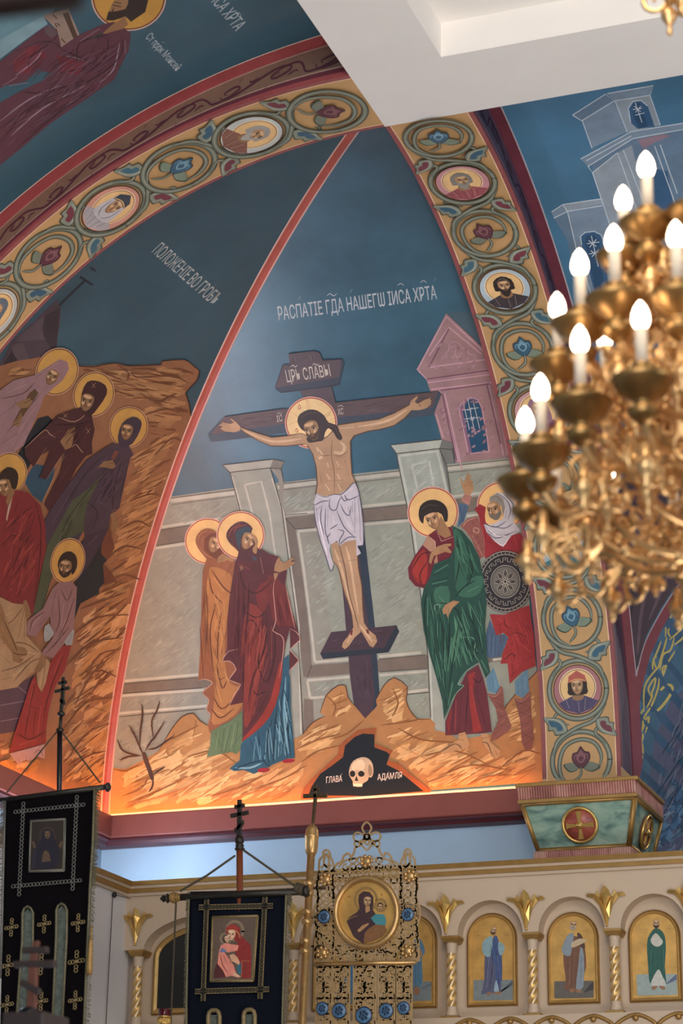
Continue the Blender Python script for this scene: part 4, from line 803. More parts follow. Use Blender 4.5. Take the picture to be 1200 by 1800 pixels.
# ---------------------------------------------------------------- burial mural on the left vault
mural2 = thing('wall_mural', (0, -1.5, 0), 'burial mural on the left vault, mourners with halos before ochre cliffs', 'mural')
gk = [i for i in range(NSEG+1) if COVE_D[i]*KY <= RY+.02]
sky_left = mat('dimmed teal vault paint', '355867', .4, noise=(1.6, .76, 1.18), bump=(22, .25, .004))  # vault paint darkened, the weaker light on the left wall is in the colour
P = Paint(left_cove, sky_left, mural2); P.uv = True
P.fill('3a5f70', [(-COVE_D[i]*KY, left_cove.arc[i]) for i in gk]+[(-RY-.04, left_cove.arc[i]) for i in gk[::-1]]); P.done('painted_sky')
P = Paint(left_cove, fresco, mural2); P.gain = .95  # mural colours kept low, dimness of the left wall painted in
P.fill('4c424c', '-40,700 0,640 20,600 60,565 100,525 107,540 105,570 100,600 100,632 60,650 0,665').fill('5d515a', '25,600 65,562 78,556 72,580 84,596 40,600').fill('3a333c', '78,556 105,540 100,600 96,625 76,590').fill('5d515a', '20,606 40,602 52,634 30,640').fill('332d36', '0,650 20,618 36,640')
P.lines('26313a', 4, '104,537 150,492;140,486 163,501;158,470 168,476', 0, None); P.done('painted_building')
CL = '-60,690 0,643 30,634 57,630 69,627 136,642 162,643 186,639 204,637 225,642 282,640 283,634 324,631 339,642 350,652 345,669 327,688 325,692 331,707 335,732 327,777 305,820 282,895 262,967 241,1057 222,1135 209,1210 199,1285 191,1357 186,1432 90,1391 0,1350 -60,1320'
P.fill('96684a', CL)
lc = ('b08258', 'b98a5e', 'a87a52')
for q, n, s_, a, L in (('140,646 225,645 285,640 345,652 340,670 325,690 332,720 310,800 260,780 240,720 200,690', 60, 1, 8, 46), ('230,800 320,740 280,890 240,1020 210,1060 190,1010 200,930', 70, 2, -30, 44), ('140,1060 235,1060 205,1230 185,1400 100,1380 110,1260 130,1150', 120, 3, -38, 46), ('-20,1300 20,1300 80,1360 20,1350', 12, 4, -20, 30), ('0,660 30,640 60,650 40,665', 10, 5, -10, 26), ('165,1050 220,1000 232,1050 190,1080', 14, 6, -30, 36)): scatter(P, q, int(n*.8), L*1.15, 13, a, lc if s_ not in (3, 4) else ('c2946a', 'cda074', 'b88656'), 50+s_, 12); streaks(P, q, int(n*1.1), 38, 2.2, a, ('77492f', '85553a', 'bf9266', 'a3744c'), 90+s_, 10)
P.lines('754934', 2.8, '140,660 180,655 215,668;230,650 240,662 300,660 330,672;205,640 225,655 222,668;245,690 275,705 310,690;250,730 290,718 330,724;225,880 262,868 280,870;210,930 240,915 262,925;185,985 215,960 250,965;180,1030 215,1010 250,1020;140,1070 180,1055 220,1040;120,1120 170,1085 225,1080;115,1170 160,1130 215,1120;150,1185 175,1150 210,1140;130,1240 165,1180 205,1190;110,1280 150,1235 200,1225;150,1240 185,1250;120,1330 150,1290 190,1270;105,1370 150,1330 185,1320;270,800 300,770 318,775;255,850 285,840', 3)
P.lines('a06a46', 2.2, '200,940 235,930;190,1080 215,1070;140,1210 165,1170;160,1320 185,1290;125,1290 160,1260;290,640 320,650;255,760 290,748', 3)
P.lines('33241f', 1.6, '136,642 162,644 186,639 204,637 225,642 282,640 283,634 324,631 339,642 350,652 345,669 327,688 331,707 335,730', 2, None)
P.done('painted_cliff')
P.fill('1a262e', '52,760 66,735 84,730 96,742 70,790 45,830 30,800').done('painted_cave'); P.fill('1a262e', '133,1000 150,985 165,960 178,950 178,970 186,984 179,992 181,1025 173,1033 172,1043 140,1060 128,1090 120,1130').fill('6b4030', '177,950 190,925 200,962 186,984 176,972').fill('6b4030', '179,990 192,1003 205,1022 182,1026'); P.done('painted_cave')
P.fill('54404c', '-40,1215 0,1210 30,1205 60,1185 52,1215 30,1285 0,1290 -40,1290').lines('8a7480', 1.6, '0,1240 44,1232;0,1268 34,1262;30,1206 50,1222', 0, None).done('painted_tomb')
E_ = '4a3a3e'
def HL(*a): halo(P, *a, g='c89a52', line='6a4030', rim='d0a888')
def pink_woman():
    HL(99, 652, 37, 43, 25)
    P.fill('96767a', '-30,700 0,684 23,667 58,659 83,643 104,630 117,635 120,648 108,668 76,696 69,717 54,750 40,783 8,802 -30,810')
    folds(P, E_, 'b89898', 1.4, '0,700 40,690 60,670;10,760 45,720 70,690;0,780 30,760;20,790 50,740;60,665 90,640;30,690 20,720;0,730 30,705', '10,690 45,675;30,760 60,715;20,800 45,765;70,655 100,636')
    face(P, 90, 662, 27, 30, -.4, '8d6c4c'); P.fill('5c4630', '20,745 50,690 60,682 66,690 40,730').fill('8d6c4c', '24,708 50,698 56,704 50,716 34,716', 1).fill('8d6c4c', '20,745 36,724 38,735 30,750', 1).lines('2c211a', 2, '40,708 56,700;40,720 52,712;26,740 36,728;20,748 30,742')
    P.done('painted_figure', None, 'painted woman in pale pink robe and veil, holding her hair')
pink_woman()
def mother():
    HL(163.5, 692, 36, 41, 22)
    P.fill('2c5064', '60,815 42,846 56,870 74,884 92,842 96,822')
    P.fill('45272d', '146,712 100,729 87,742 71,758 42,785 42,800 50,812 58,820 70,800 86,790 72,830 66,838 80,842 96,815 110,795 104,830 88,862 76,886 84,898 110,868 133,822 150,800 161,797 160,777 165,754 161,735 158,718')
    folds(P, '24141a', '6d3c40', 1.6, '90,745 130,745 160,738;60,790 100,770;110,800 140,770;130,760 150,800;90,870 130,810;70,830 90,795', '70,770 110,755;120,790 140,760;100,850 125,815'); P.lines('b89878', 1.2, '100,732 130,740 155,722;42,787 70,760 80,755 86,762 96,768;58,820 80,785;80,842 112,795;72,882 112,800;125,785 132,780 140,790 145,795')
    P.fill('3c2329', '140,720 142,690 152,670 168,668 184,676 186,692 172,714 158,730 146,728', 2); face(P, 151, 706, 30, 16, -.2, '8d6c4c'); P.fill('8d6c4c', '104,775 118,755 130,750 132,758 122,780 112,788', 1).fill('8d6c4c', '112,790 120,770 128,768 124,785', 1).lines('2c211a', 1.2, '110,772 128,754;114,780 130,758'); P.lines('c8a87a', 1.4, '160,672 166,680;167,671 160,680;110,726 116,732;117,726 110,733;150,752 156,760;157,752 151,761')
    streaks(P, '100,740 158,740 150,790 110,780', 16, 26, 1.1, -50, ('5c3238', '331c22'), 60); P.done('painted_figure', None, 'painted woman in dark maroon robe with clasped hands')
mother()
def purple_woman():
    HL(225, 750, 34, 37, 18)
    P.fill('463a48', '194,779 150,808 125,842 90,890 71,925 79,958 100,940 130,960 146,930 154,994 177,956 190,925 191,908 208,892 227,804 233,798 226,784 214,778'); P.fill('3a3040', '133,1021 154,994 177,956 190,925 176,930 150,940 120,990')
    P.fill('4a5340', '183,827 156,856 125,879 104,917 81,958 62,1048 56,1079 69,1090 87,1020 117,948 146,933 146,912 154,879 171,848')
    folds(P, '221c28', '665568', 1.6, '180,800 150,830 110,890;200,810 180,850 160,890;215,800 200,850 195,900;150,880 170,900 160,930;225,810 210,870;140,850 100,910;185,870 205,860;150,930 170,900;130,1000 160,940', '190,800 160,830;210,830 190,880;120,870 90,920;170,880 190,890;150,960 170,940'); P.lines('2a3226', 1.6, '170,845 140,880 110,920;150,870 120,920 90,980;130,900 100,980 70,1070;146,930 110,960', 3); P.lines('6c765c', 1.4, '160,860 130,895;110,930 80,1000;100,980 75,1050', 3)
    streaks(P, '185,800 225,800 208,880 170,900 150,870', 30, 34, 1.2, -55, ('5c4c5e', '332a38'), 61, 10); streaks(P, '150,870 100,930 70,1060 90,1000 140,915', 14, 34, 1.2, -58, ('5f6a50', '38402f'), 62, 6)
    P.fill('3c3444', '207,760 214,742 232,731 246,738 246,752 232,778 214,786 206,775', 2); face(P, 221, 758, 27, 12, -.3, '8d6c4c'); P.fill('8d6c4c', '172,820 180,810 196,807 202,818 196,823 182,820', 1).fill('8d6c4c', '192,903 200,898 203,912 207,922 198,940 192,930 194,915', 1).lines('2c211a', 1, '184,814 198,812;186,818 198,818;196,920 194,936;200,920 197,938').fill('7c4a40', '200,790 207,793 198,808 193,803'); P.lines('a87864', 1.2, '194,898 202,894;170,824 176,814')
    P.done('painted_figure', None, 'painted woman in purple mantle over green, one arm lowered')
purple_woman()
def red_man():
    HL(14, 831, 32, 37, 10)
    P.fill('7c2d31', '-40,880 0,868 25,860 48,865 69,887 78,923 79,967 69,1008 56,1079 37,1062 12,1058 0,1046 -40,1050')
    folds(P, '451a20', 'a04844', 1.8, '60,880 70,930 66,1000 56,1060;10,930 40,900 55,890;0,960 20,940 40,950;20,1000 35,960 50,940;30,1050 40,1000 50,970;0,1030 20,990;10,1055 25,1020;64,960 60,1020;30,880 15,920;44,920 60,910', '66,900 72,950;30,1000 42,965;15,945 38,925;48,1020 56,980;5,1010 18,980')
    streaks(P, '10,900 60,890 72,960 50,1060 0,1040', 60, 34, 1.3, -62, ('94403c', '5c2428', 'a85048'), 63, 14)
    P.fill('b8a08c', '8,912 14,880 20,872 16,890 10,915').fill('8a6848', '8,880 18,850 24,864 12,890').fill('2c2420', '-10,850 0,835 10,820 25,824 30,838 26,858 18,856 14,842 0,842', 2); face(P, 5, 856, 30, -8, -.5, '8d6c4c'); P.fill('2c2420', '-12,848 -2,830 12,820 26,825 30,840 24,858 20,840 8,836', 2)
    P.done('painted_figure', None, 'painted young man wrapped in a red cloak, bending over the burial cloth')
red_man()
def shroud():
    P.fill('a58765', '-40,1050 0,1050 21,1060 42,1062 45,1083 44,1117 69,1144 78,1156 86,1165 78,1200 70,1218 64,1205 62,1180 52,1183 27,1208 0,1213 -40,1215')
    folds(P, '6a4c34', 'c8a880', 1.6, '40,1064 20,1090 0,1100;43,1070 40,1120;0,1130 40,1130 66,1146;70,1156 50,1165 20,1200;60,1150 30,1170 0,1180;0,1195 20,1190;78,1162 70,1215;40,1070 30,1120;20,1180 50,1160;0,1150 15,1165', '20,1075 0,1085;30,1140 60,1150;40,1172 20,1190;75,1165 68,1205')
    P.fill('8d6c4a', '-30,1040 0,1062 6,1079 27,1135 40,1138 46,1144 45,1151 34,1155 38,1160 34,1166 20,1162 19,1148 0,1123 -30,1090').lines('46321f', 1.3, '0,1080 20,1125 28,1145;19,1146 30,1150 45,1150;36,1160 42,1152;30,1163 36,1158', 3).lines('b08e66', 2, '0,1100 15,1130;5,1085 25,1130', 3)
    P.done('painted_shroud', None, 'painted pale burial cloth with bare legs lying on it')
shroud()
def pink_man():
    HL(117, 985, 30, 41, 14)
    P.fill('8c2f30', '104,1135 123,1133 112,1177 94,1208 83,1250 79,1279 78,1306 13,1324 27,1277 40,1237 53,1195 60,1187 64,1205 71,1218 78,1200 86,1165')
    folds(P, '521c20', 'b0504a', 1.8, '110,1150 90,1200 75,1250;60,1200 50,1240 40,1300;80,1230 70,1300;45,1240 65,1245;30,1290 50,1300 78,1285;100,1150 80,1190;60,1250 55,1300', '105,1150 92,1185;55,1210 45,1260;70,1240 64,1290;30,1310 60,1300')
    P.fill('b08e92', '14,1325 76,1308 76,1334 62,1330 50,1338 40,1336 30,1345').lines('6a4a4e', 1.2, '28,1330 32,1342;42,1328 44,1336;56,1325 66,1318 74,1330').fill('a8743f', '-10,1350 0,1338 14,1334 22,1342 20,1352 8,1352', 1).fill('a8743f', '46,1362 50,1346 62,1334 70,1340 62,1352', 1).lines('4e3420', 1.2, '2,1342 14,1350;10,1336 20,1344;52,1350 62,1344;60,1338 66,1346')
    P.fill('8f6d6d', '102,1023 123,1021 133,1031 131,1062 127,1104 112,1129 90,1157 69,1149 90,1121 85,1083 60,1119 43,1115 46,1090 73,1069 90,1033')
    folds(P, '4c3438', 'b09090', 1.5, '95,1040 88,1080;105,1035 115,1055 125,1035;100,1045 102,1090 95,1110;128,1050 115,1090 100,1120;75,1075 55,1090 50,1110;80,1085 65,1100;120,1100 95,1130 78,1148;110,1110 90,1140', '110,1060 104,1100;70,1080 54,1100;115,1085 105,1110')
    P.fill('9a9f9e', '76,1100 84,1095 92,1112 84,1125 76,1128 74,1114').fill('9a9f9e', '110,1128 126,1105 128,1110 124,1133 114,1134').lines('5c6266', 1.2, '78,1105 86,1115;80,1122 88,1112;116,1130 126,1112')
    P.fill('8d6c4c', '44,1090 40,1070 38,1056 44,1054 50,1070 52,1080', 1).fill('8d6c4c', '70,1150 80,1152 76,1170 66,1182 56,1180 64,1165', 1).lines('2c211a', 1, '42,1060 46,1075;60,1178 70,1164;64,1181 72,1168')
    P.fill('2c2420', '101,1000 100,985 108,972 122,968 132,978 133,996 124,1010 118,990', 2); face(P, 112, 998, 30, 8, -.4, '8d6c4c', beard='332722', long=.75); P.fill('2c2420', '101,990 104,976 116,968 130,974 133,990 126,1004 122,986 110,982', 2)
    P.done('painted_figure', None, 'painted bearded man in pink tunic and red skirt')
pink_man()
text(P, 'b4bab6', 'ПОЛОЖЕНІЕ ВО ГРОБЪ', (266, 443), (373, 537), (19, -18)); P.lines('a9b0ac', 1.2, '371,505 374,502;377,502 380,500', 0); P.done('inscription', None, 'pale slanted inscription letters')
# ---------------------------------------------------------------- prophet mural on the left vault nearer the nave
mural3 = thing('wall_mural', (1, -5, 1.5), 'blue mural at the upper left, bearded figure in dark red carrying stone tablets', 'mural')
P = Paint(left_cove, sky_left, mural3); P.uv = True
P.fill('3a5f70', [(-RY-WY-.079, a) for a in left_cove.arc]+[(-8.2, a) for a in left_cove.arc[::-1]]); P.done('painted_sky')
P = Paint(left_cove, fresco, mural3); P.gain = 1.05
P.fill('5f8490', '-80,20 20,-40 140,-30 84,30 60,50 0,90 -80,150').fill('7897a0', '-60,130 0,70 75,28 84,42 20,88 -60,150'); P.done('painted_light_rays')
P.view(0, 0, .25); P.fill('8d786c', '300,110 480,60 560,245 440,345 395,260 400,210').fill('4a382e', '440,95 480,85 545,255 520,280').lines('3a2c26', 5, '370,100 400,130;400,160 420,180;430,270 460,300;385,160 400,190', 0).done('painted_tablet')
P.view(); halo(P, 226, -5, 66, 59, 0, 'b98a40', '6a3a2c', 'c8a898'); P.view(0, 0, .25)
P.fill('57333f', '-200,600 0,430 100,350 320,180 400,205 430,330 560,240 720,170 800,150 920,230 905,350 800,560 600,700 350,870 150,1040 0,1160 -300,1300 -300,950 0,720 140,640 290,570 380,520 270,490 180,570 40,600 -40,640 -200,720')
P.fill('6d2a34', '90,420 200,330 270,310 330,400 200,520 100,500', 1).fill('6d2a34', '400,380 540,430 640,440 560,520 420,510', 1)
folds(P, '2e1c26', '86707c', 1.8, '240,300 360,290 440,350;100,360 260,300;330,180 400,230 380,280;60,480 200,400;200,480 210,400 300,330;440,350 560,400 640,440;540,440 560,300 760,240;860,260 840,400 640,560 300,700;380,520 560,480 640,440;160,640 300,650 620,560;0,900 300,700;260,760 300,740;0,1000 200,780 560,650;700,250 640,380;760,260 740,400 600,520;100,1060 400,800 700,600', '300,340 250,420 110,530;700,200 560,290;880,280 880,380;420,600 200,700 0,850;600,600 300,760 80,950;460,390 600,420;200,580 60,600;840,300 800,480 700,580;120,540 20,600')
streaks(P.view(), '10,110 80,60 100,70 90,120 40,150', 26, 30, 1.3, -38, ('674854', '452b36'), 71); streaks(P, '100,90 220,70 200,140 90,210 10,260 0,200 60,160', 120, 40, 1.3, -38, ('644854', '4a2d39', '6a4e5a'), 72, 10); P.view(0, 0, .25)
P.fill('8a6444', '720,230 800,160 880,120 900,170 860,200 740,235').fill('8f6a4a', '790,20 830,-40 920,-40 930,60 880,130 800,130 760,90').fill('2b2320', '745,140 760,80 820,75 880,60 900,20 900,-60 1000,-60 1040,0 1020,80 920,150 880,110 800,140').fill('5a4a50', '380,200 340,170 310,190 320,230 360,265 405,235', 1)
P.lines('3a2a20', 5, '790,30 850,45;800,10 850,20;780,95 810,100;800,50 785,80', 3).lines('2c4a3e', 6, '640,270 720,230', 0); P.done('painted_figure', None, 'painted bearded man in dark red robe with gold halo')
P.view(); text(P, 'a5b0b4', 'Ст пррк Моисей', (255, 66), (309, 125), (11, -10)); P.lines('a5b0b4', 1.4, '284,74 290,74', 0); P.done('inscription', None, 'small slanted inscription beside the shoulder'); text(P, 'a5b0b4', 'ІИСА ХРТА', (362, -8), (414, 55), (20, -13)); P.lines('a5b0b4', 1.4, '413,24 420,22 424,28', 0); P.done('inscription', None, 'larger slanted inscription at the upper edge')
# ---------------------------------------------------------------- tower mural over the altar arch
mural4 = thing('wall_mural', (5, -.5, 1.6), 'blue mural of grey church towers behind the chandelier', 'mural')
P = Paint(back_cove, mat('vault paint with chandelier glow', '4b7c9c', .45, noise=(1.6, .8, 1.18), bump=(22, .25, .004)), mural4); P.uv = True  # sky colour lightened to carry the glow of the chandelier bulbs
P.fill('4b7c9c', [(R+WX+.066, a) for a in back_cove.arc if a > 2.2]+[(7.1, a) for a in back_cove.arc[::-1] if a > 2.2]); P.done('painted_sky')
P = Paint(back_cove, fresco, mural4); P.gain = 1.2
g1, g2, g3, ln = '75889a', '8995a0', '60788e', 'b4c0c8'  # tower greys lightened for the same chandelier glow
P.fill(g3, '1040,260 1057,262 1110,232 1198,217 1260,205 1330,700 1100,640 1080,480 1056,348 1041,303')
P.fill(g1, '1023,212 1079,177 1102,232 1040,260').fill(g2, '1081,177 1142,167 1160,220 1103,232').fill(g3, '1006,202 1064,165 1079,177 1022,212').fill(g1, '1067,164 1148,150 1142,167 1079,177')
P.fill('35587a', '1108,215 1104,190 1112,178 1126,176 1138,186 1150,222 1120,226', 1).fill('284a68', '1112,200 1112,182 1124,180 1138,222 1122,225')
P.fill(g1, '1020,279 1109,231 1200,215 1260,205 1260,222 1200,226 1112,243 1033,292').fill(g2, '1041,303 1085,268 1110,255 1150,420 1100,450 1072,396 1056,348').fill('8a7480', '1120,245 1165,236 1180,238 1150,250 1130,262')
P.fill(g1, '969,372 989,359 1056,349 1072,397 1085,470 1060,560 1046,540 1013,439 996,420 973,383').fill(g3, '973,383 997,371 1013,439 1046,540 1040,560 1010,480 996,420').fill(g2, '989,359 1056,349 1058,357 996,371')
P.fill('35587a', '1022,430 1020,415 1028,408 1044,406 1056,412 1070,505 1044,511', 1).fill('284a68', '1028,428 1030,414 1042,412 1052,420 1062,506 1046,508')
P.fill('8a5f70', '1185,395 1200,385 1260,380 1260,440 1190,420').fill('35587a', '1130,300 1150,296 1172,300 1190,400 1160,410')
P.lines(ln, 1.8, '1006,202 1064,165 1079,177 1022,212 1006,202;1067,164 1148,150 1142,167 1079,177;1023,212 1040,260;1081,178 1102,232;1142,167 1160,220;1020,279 1109,231 1260,206;1033,292 1112,243 1260,216;1030,282 1110,238;1041,303 1056,348 1072,396;1033,292 1041,303 1085,268;1085,268 1110,340 1150,470;1095,263 1125,340 1160,450;1150,256 1180,340 1200,400;1160,254 1190,340;969,372 989,359 1056,349;973,383 997,371 1058,361;997,371 1013,439 1046,540;989,359 997,371;1022,430 1020,415 1028,408 1044,406 1056,412 1068,440;1108,215 1104,190 1112,178 1126,176 1138,186', 0, None)
P.lines('c4ccd2', 1.3, '1116,180 1128,215;1112,192 1128,190;1116,202 1132,198;1114,186 1126,196;1126,186 1116,197;1039,414 1051,468;1031,428 1053,425;1035,446 1056,442;1034,422 1048,433;1048,420 1036,434;1038,440 1052,450;1052,438 1040,451', 0, None)
P.done('painted_towers')
P.fill('3a2c34', '1060,960 1080,880 1105,820 1230,800 1260,900 1215,1000 1184,1034 1160,1072 1135,1118 1118,1180 1104,1053 1085,990')
P.lines('54424a', 6, '1120,1150 1130,1060 1160,980;1140,1090 1170,1020 1200,960;1100,1000 1130,900 1150,850;1180,1020 1200,900', 3); P.lines('2c2028', 4, '1110,1080 1118,1000 1140,930;1150,1050 1160,960', 3); P.done('painted_rock')
P.fill('6a3038', '1092,1000 1104,1053 1118,1189 1133,1131 1160,1078 1184,1040 1199,1020 1240,960 1260,980 1210,1036 1184,1069 1164,1104 1142,1153 1127,1213 1118,1278 1110,1345 1102,1345 1092,1150 1078,1000')
P.lines('9a8c94', 1.6, '1104,1053 1118,1189', 0, None); P.lines('9a8c94', 1.6, '1118,1189 1133,1131 1160,1078 1184,1040 1199,1020 1240,965', 3, None); P.fill('8d9484', '1092,1278 1098,1260 1110,1352 1096,1352'); P.done('painted_red_border')
# ---------------------------------------------------------------- ornament of the altar arch soffit
zz = [FL, -1., -.5, 0]+[ARC_R*math.sin(math.pi/2*i/30) for i in range(1, 29)]
soffit = Cove([3.465 if z <= 0 else arch_x(z) for z in zz], zz, 'y')
mural5 = thing('wall_mural', (3.47, .6, -.3), 'purple blue mural on the altar arch soffit with a pale gold scroll border', 'mural')
P = Paint(soffit, fresco, mural5); P.gain = 1.2
P.fill('4a6a86', '1110,1345 1118,1278 1127,1213 1142,1153 1164,1104 1184,1069 1200,1047 1230,1010 1230,1540 1130,1540 1115,1430')
P.fill('56586f', '1140,1500 1136,1400 1150,1300 1180,1230 1230,1190 1230,1540').fill('426278', '1128,1330 1150,1230 1190,1140 1230,1100 1230,1180 1180,1220 1148,1300 1135,1400')
streaks(P, '1150,1370 1175,1260 1225,1200 1225,1350 1160,1420', 60, 40, 2.2, -60, ('5c5f78', '3a4258', '6d7488', '565068'), 81, 20); streaks(P, '1145,1480 1160,1420 1225,1340 1225,1520 1150,1520', 70, 26, 3, -40, ('5f7f96', '4a6580', '6d6a86', '7c8fa2'), 82, 30)
scatter(P, '1150,1440 1190,1370 1225,1340 1225,1440 1160,1500', 26, 26, 12, -48, ('56799a', '48688a', '35506c'), 83); P.lines('2f4660', 1.6, '1160,1440 1200,1370;1175,1450 1225,1380;1150,1400 1220,1300;1190,1340 1225,1350;1200,1240 1225,1260', 0); P.done('painted_scene')
gd = 'c0ac62'
P.view(1000, 1000, .22222)
P.lines(gd, 3.4, '510,1540 520,1480 560,1400 582,1330 580,1300;520,1560 545,1590 578,1480 578,1400 555,1350 530,1330;535,1470 545,1400 555,1420 550,1500;550,1280 545,1220 565,1150 590,1100;600,1300 620,1230 630,1170 600,1200 585,1270;575,1290 590,1180 650,1080 700,950 710,860;590,1130 590,960 620,880 690,790 720,760;640,1000 625,940 680,860 670,930 640,1010;610,1100 650,1020 650,960;660,800 660,740 700,640 725,570;690,800 665,720 690,690;715,800 740,680 800,640 830,540;740,850 770,760 835,650;735,830 740,780 770,760;760,540 770,440 810,370 890,300;790,560 880,480 900,420;830,600 900,540 940,440;800,540 780,500 790,470;850,460 900,440 880,400 850,430;870,330 890,290 905,320;700,780 750,620 770,540;900,600 960,480', 3, .5)
P.lines(gd, 5, '670,1140 730,1090 790,1010 815,950 800,920 760,925 720,960', 3, .8).view()
P.done('painted_gold_scroll', None, 'pale gold painted scroll border')
# ---------------------------------------------------------------- corbel capital carrying the arch
pink_marble = marble('pink marble', '8f5a50', 'b5796c', 'c79a8a', 9, (1, 1, .5)); green_marble = marble('green marble', '3f5f5c', '7d9a8c', 'a4b8a4', 5, (1.2, 1.2, 2.6), .32, (0, .75, 0))
red_disc = marble('red medallion ground', '7c3b34', 'a04e42', 'a85a4c', 14)
fy = -.46
a0, a1 = at(905, 1378, 1, fy-.04), at(1120, 1362, 1, fy-.04); xl, xr, zt = a0.x, a1.x, (a0.z+a1.z)/2
cap = thing('wall_capital', (3.235, -.2, zt-.45), 'marble corbel capital with gold cross medallions under the ochre arch', 'capital')
def frustum(mb, x0, x1, y0, z1, x2, x3, y2, z0, yb=.2):
    V = [(x0, y0, z1), (x1, y0, z1), (x1, yb, z1), (x0, yb, z1), (x2, y2, z0), (x3, y2, z0), (x3, yb, z0), (x2, yb, z0)]
    return mb.add(V, [(0, 1, 2, 3), (7, 6, 5, 4), (0, 4, 5, 1), (1, 5, 6, 2), (2, 6, 7, 3), (3, 7, 4, 0)])
mb = frustum(MB(), xl, xr, fy-.04, zt, xl, xr, fy-.04, zt-.024); frustum(mb, xl+.01, xr-.01, fy-.03, zt-.095, xl+.01, xr-.01, fy-.03, zt-.118); mb.build('gold_moulding', gold_paint, cap, .004)
mb = MB()          # fluted cavetto
n = 46
for k in range(n):
    a, b = xl+.012+(xr-xl-.024)*k/n, xl+.012+(xr-xl-.024)*(k+.72)/n
    frustum(mb, a, b, fy-.035, zt-.022, a, b, fy-.015, zt-.097, fy+.1)
for k in range(40):
    a, b = fy+.02+.66*k/40, fy+.02+.66*(k+.72)/40
    mb.box((xr-.1, a, zt-.097), (xr-.014, b, zt-.022))
frustum(mb, xl+.02, xr-.02, fy-.02, zt-.02, xl+.02, xr-.02, fy-.005, zt-.1); mb.build('fluted_band', pink_marble, cap)
zb = at(941, 1496, 1, fy+.1).z; z1 = zt-.118; ins = .065; b0, b1, b2, b3 = xl+.03, xr-.03, xl+.03+ins, xr-.03-ins; y0, y2 = fy, fy+.1
frustum(MB(), b0, b1, y0, z1, b2, b3, y2, zb).build('marble_body', green_marble, cap)
mb = MB()
def q3(u, v, side=0): # u 0..1 across, v 0..1 down
    if side: X = b1+(b3-b1)*v; return Vector((X+.004, (y0+(y2-y0)*v)*(1-u)+.2*u, z1+(zb-z1)*v))
    return Vector(((b0+(b2-b0)*v)*(1-u)+(b1+(b3-b1)*v)*u, y0+(y2-y0)*v-.004, z1+(zb-z1)*v))
for sd in (0, 1):
    for (ua, va), (ub, vb) in (((0, 0), (1, 0)), ((0, 1), (1, 1)), ((0, 0), (0, 1)), ((1, 0), (1, 1))): mb.tube([q3(ua, va, sd), q3(ub, vb, sd)], .017, 4)
mb.build('gold_frame', gold_paint, cap)
mb = MB(); lo = zb-.075
for k in range(44):
    a, b = b2-.02+(b3-b2+.04)*k/44, b2-.02+(b3-b2+.04)*(k+.7)/44; mb.box((a, y2-.035, lo), (b, .2, zb-.012))
mb.box((b2-.015, y2-.028, lo), (b3+.015, .2, zb-.014))
for k in range(30): mb.box((b3, y2+.5*k/30, lo), (b3+.022, y2+.5*(k+.7)/30, zb-.012))
mb.build('fluted_foot', pink_marble, cap)
for sd in (0, 1):
    c = q3(.5, .5, sd); nv = (q3(.9, .5, sd)-q3(.1, .5, sd)).cross(q3(.5, .1, sd)-q3(.5, .9, sd)).normalized(); ex = (q3(.9, .5, sd)-q3(.1, .5, sd)).normalized(); ey = nv.cross(ex)
    r = .098
    md = MB().lathe(c, [(0, .0), (r, .0), (r, .012), (0, .012)], 36, nv).build('medallion', red_disc, cap)
    mb = MB().tube([c+nv*.014+(ex*math.cos(t)+ey*math.sin(t))*r for t in np.linspace(0, 2*math.pi, 40, endpoint=False)], .009, 8, True)
    o_ = mb.build('medallion_rim', gold); o_.parent = md; o_.matrix_parent_inverse = Matrix.Translation(-cap.location)
    mb = MB()
    for ang in range(4):
        t = ang*math.pi/2; u = ex*math.cos(t)+ey*math.sin(t); w_ = ey*math.cos(t)-ex*math.sin(t)
        mb.prism([(.018, -.008), (.07, -.014), (.078, -.022), (.082, 0), (.078, .022), (.07, .014), (.018, .008)], u, w_, c+nv*.012, nv, .01)
    mb.lathe(c+nv*.012, [(0, 0), (.024, 0), (.022, .012), (.01, .016), (.008, .02), (0, .022)], 20, nv)
    o_ = mb.build('gold_cross', gold); o_.parent = md; o_.matrix_parent_inverse = Matrix.Translation(-cap.location)
# ---------------------------------------------------------------- iconostasis
yi = -.62; dp = .11
def I(x, y, off=0.): return at(x, y, 1, yi+off)
xs = [I(240, 1665).x, I(513, 1652).x, I(649, 1647).x, I(790, 1642).x, I(932, 1637).x, I(1076, 1631).x, I(1220, 1626).x, I(1364, 1620).x]
while xs[-1] < 6.7: xs.append(xs[-1]+.483)
zt_, zcor = I(930, 1514).z, I(930, 1539).z; zs_ = I(932, 1639).z; zbase = I(933, 1781).z; hw = .045
xc = I(222, 1577).x
ico = thing('iconostasis', (2.2, yi, zbase-.3), 'cream iconostasis screen with twisted gold columns and arched niches', 'iconostasis')
mb = MB(); zc = zcor+.01; L = lambda P_: P_
mb.add([], [])
def bay(x0, x1, rise, name):
    m_ = MB(); cx_ = (x0+x1)/2; a = (x1-x0)/2-hw
    pts = [(x0, zc), (x0, zs_), (x0+hw, zs_)]+[(cx_-a*math.cos(t), zs_+rise*math.sin(t)) for t in np.linspace(0, math.pi, 25)[1:-1]]+[(x1-hw, zs_), (x1, zs_), (x1, zc)]
    m_.prism(pts, (1, 0, 0), (0, 0, 1), (0, yi, 0), (0, 1, 0), dp)
    return m_.build(name, cream, ico)
bay(xs[0], xs[1], .2, 'arch_panel')
for a, b in zip(xs[1:-1], xs[2:]): bay(a, b, (b-a)/2-hw, 'arch_panel')
MB().box((xc-.0, yi, zs_), (xs[0], yi+dp, zc)).build('corner_panel', cream, ico)
MB().box((xc, yi+dp, FL), (xs[-1], yi+dp+.03, zc)).build('niche_back', cream, ico)
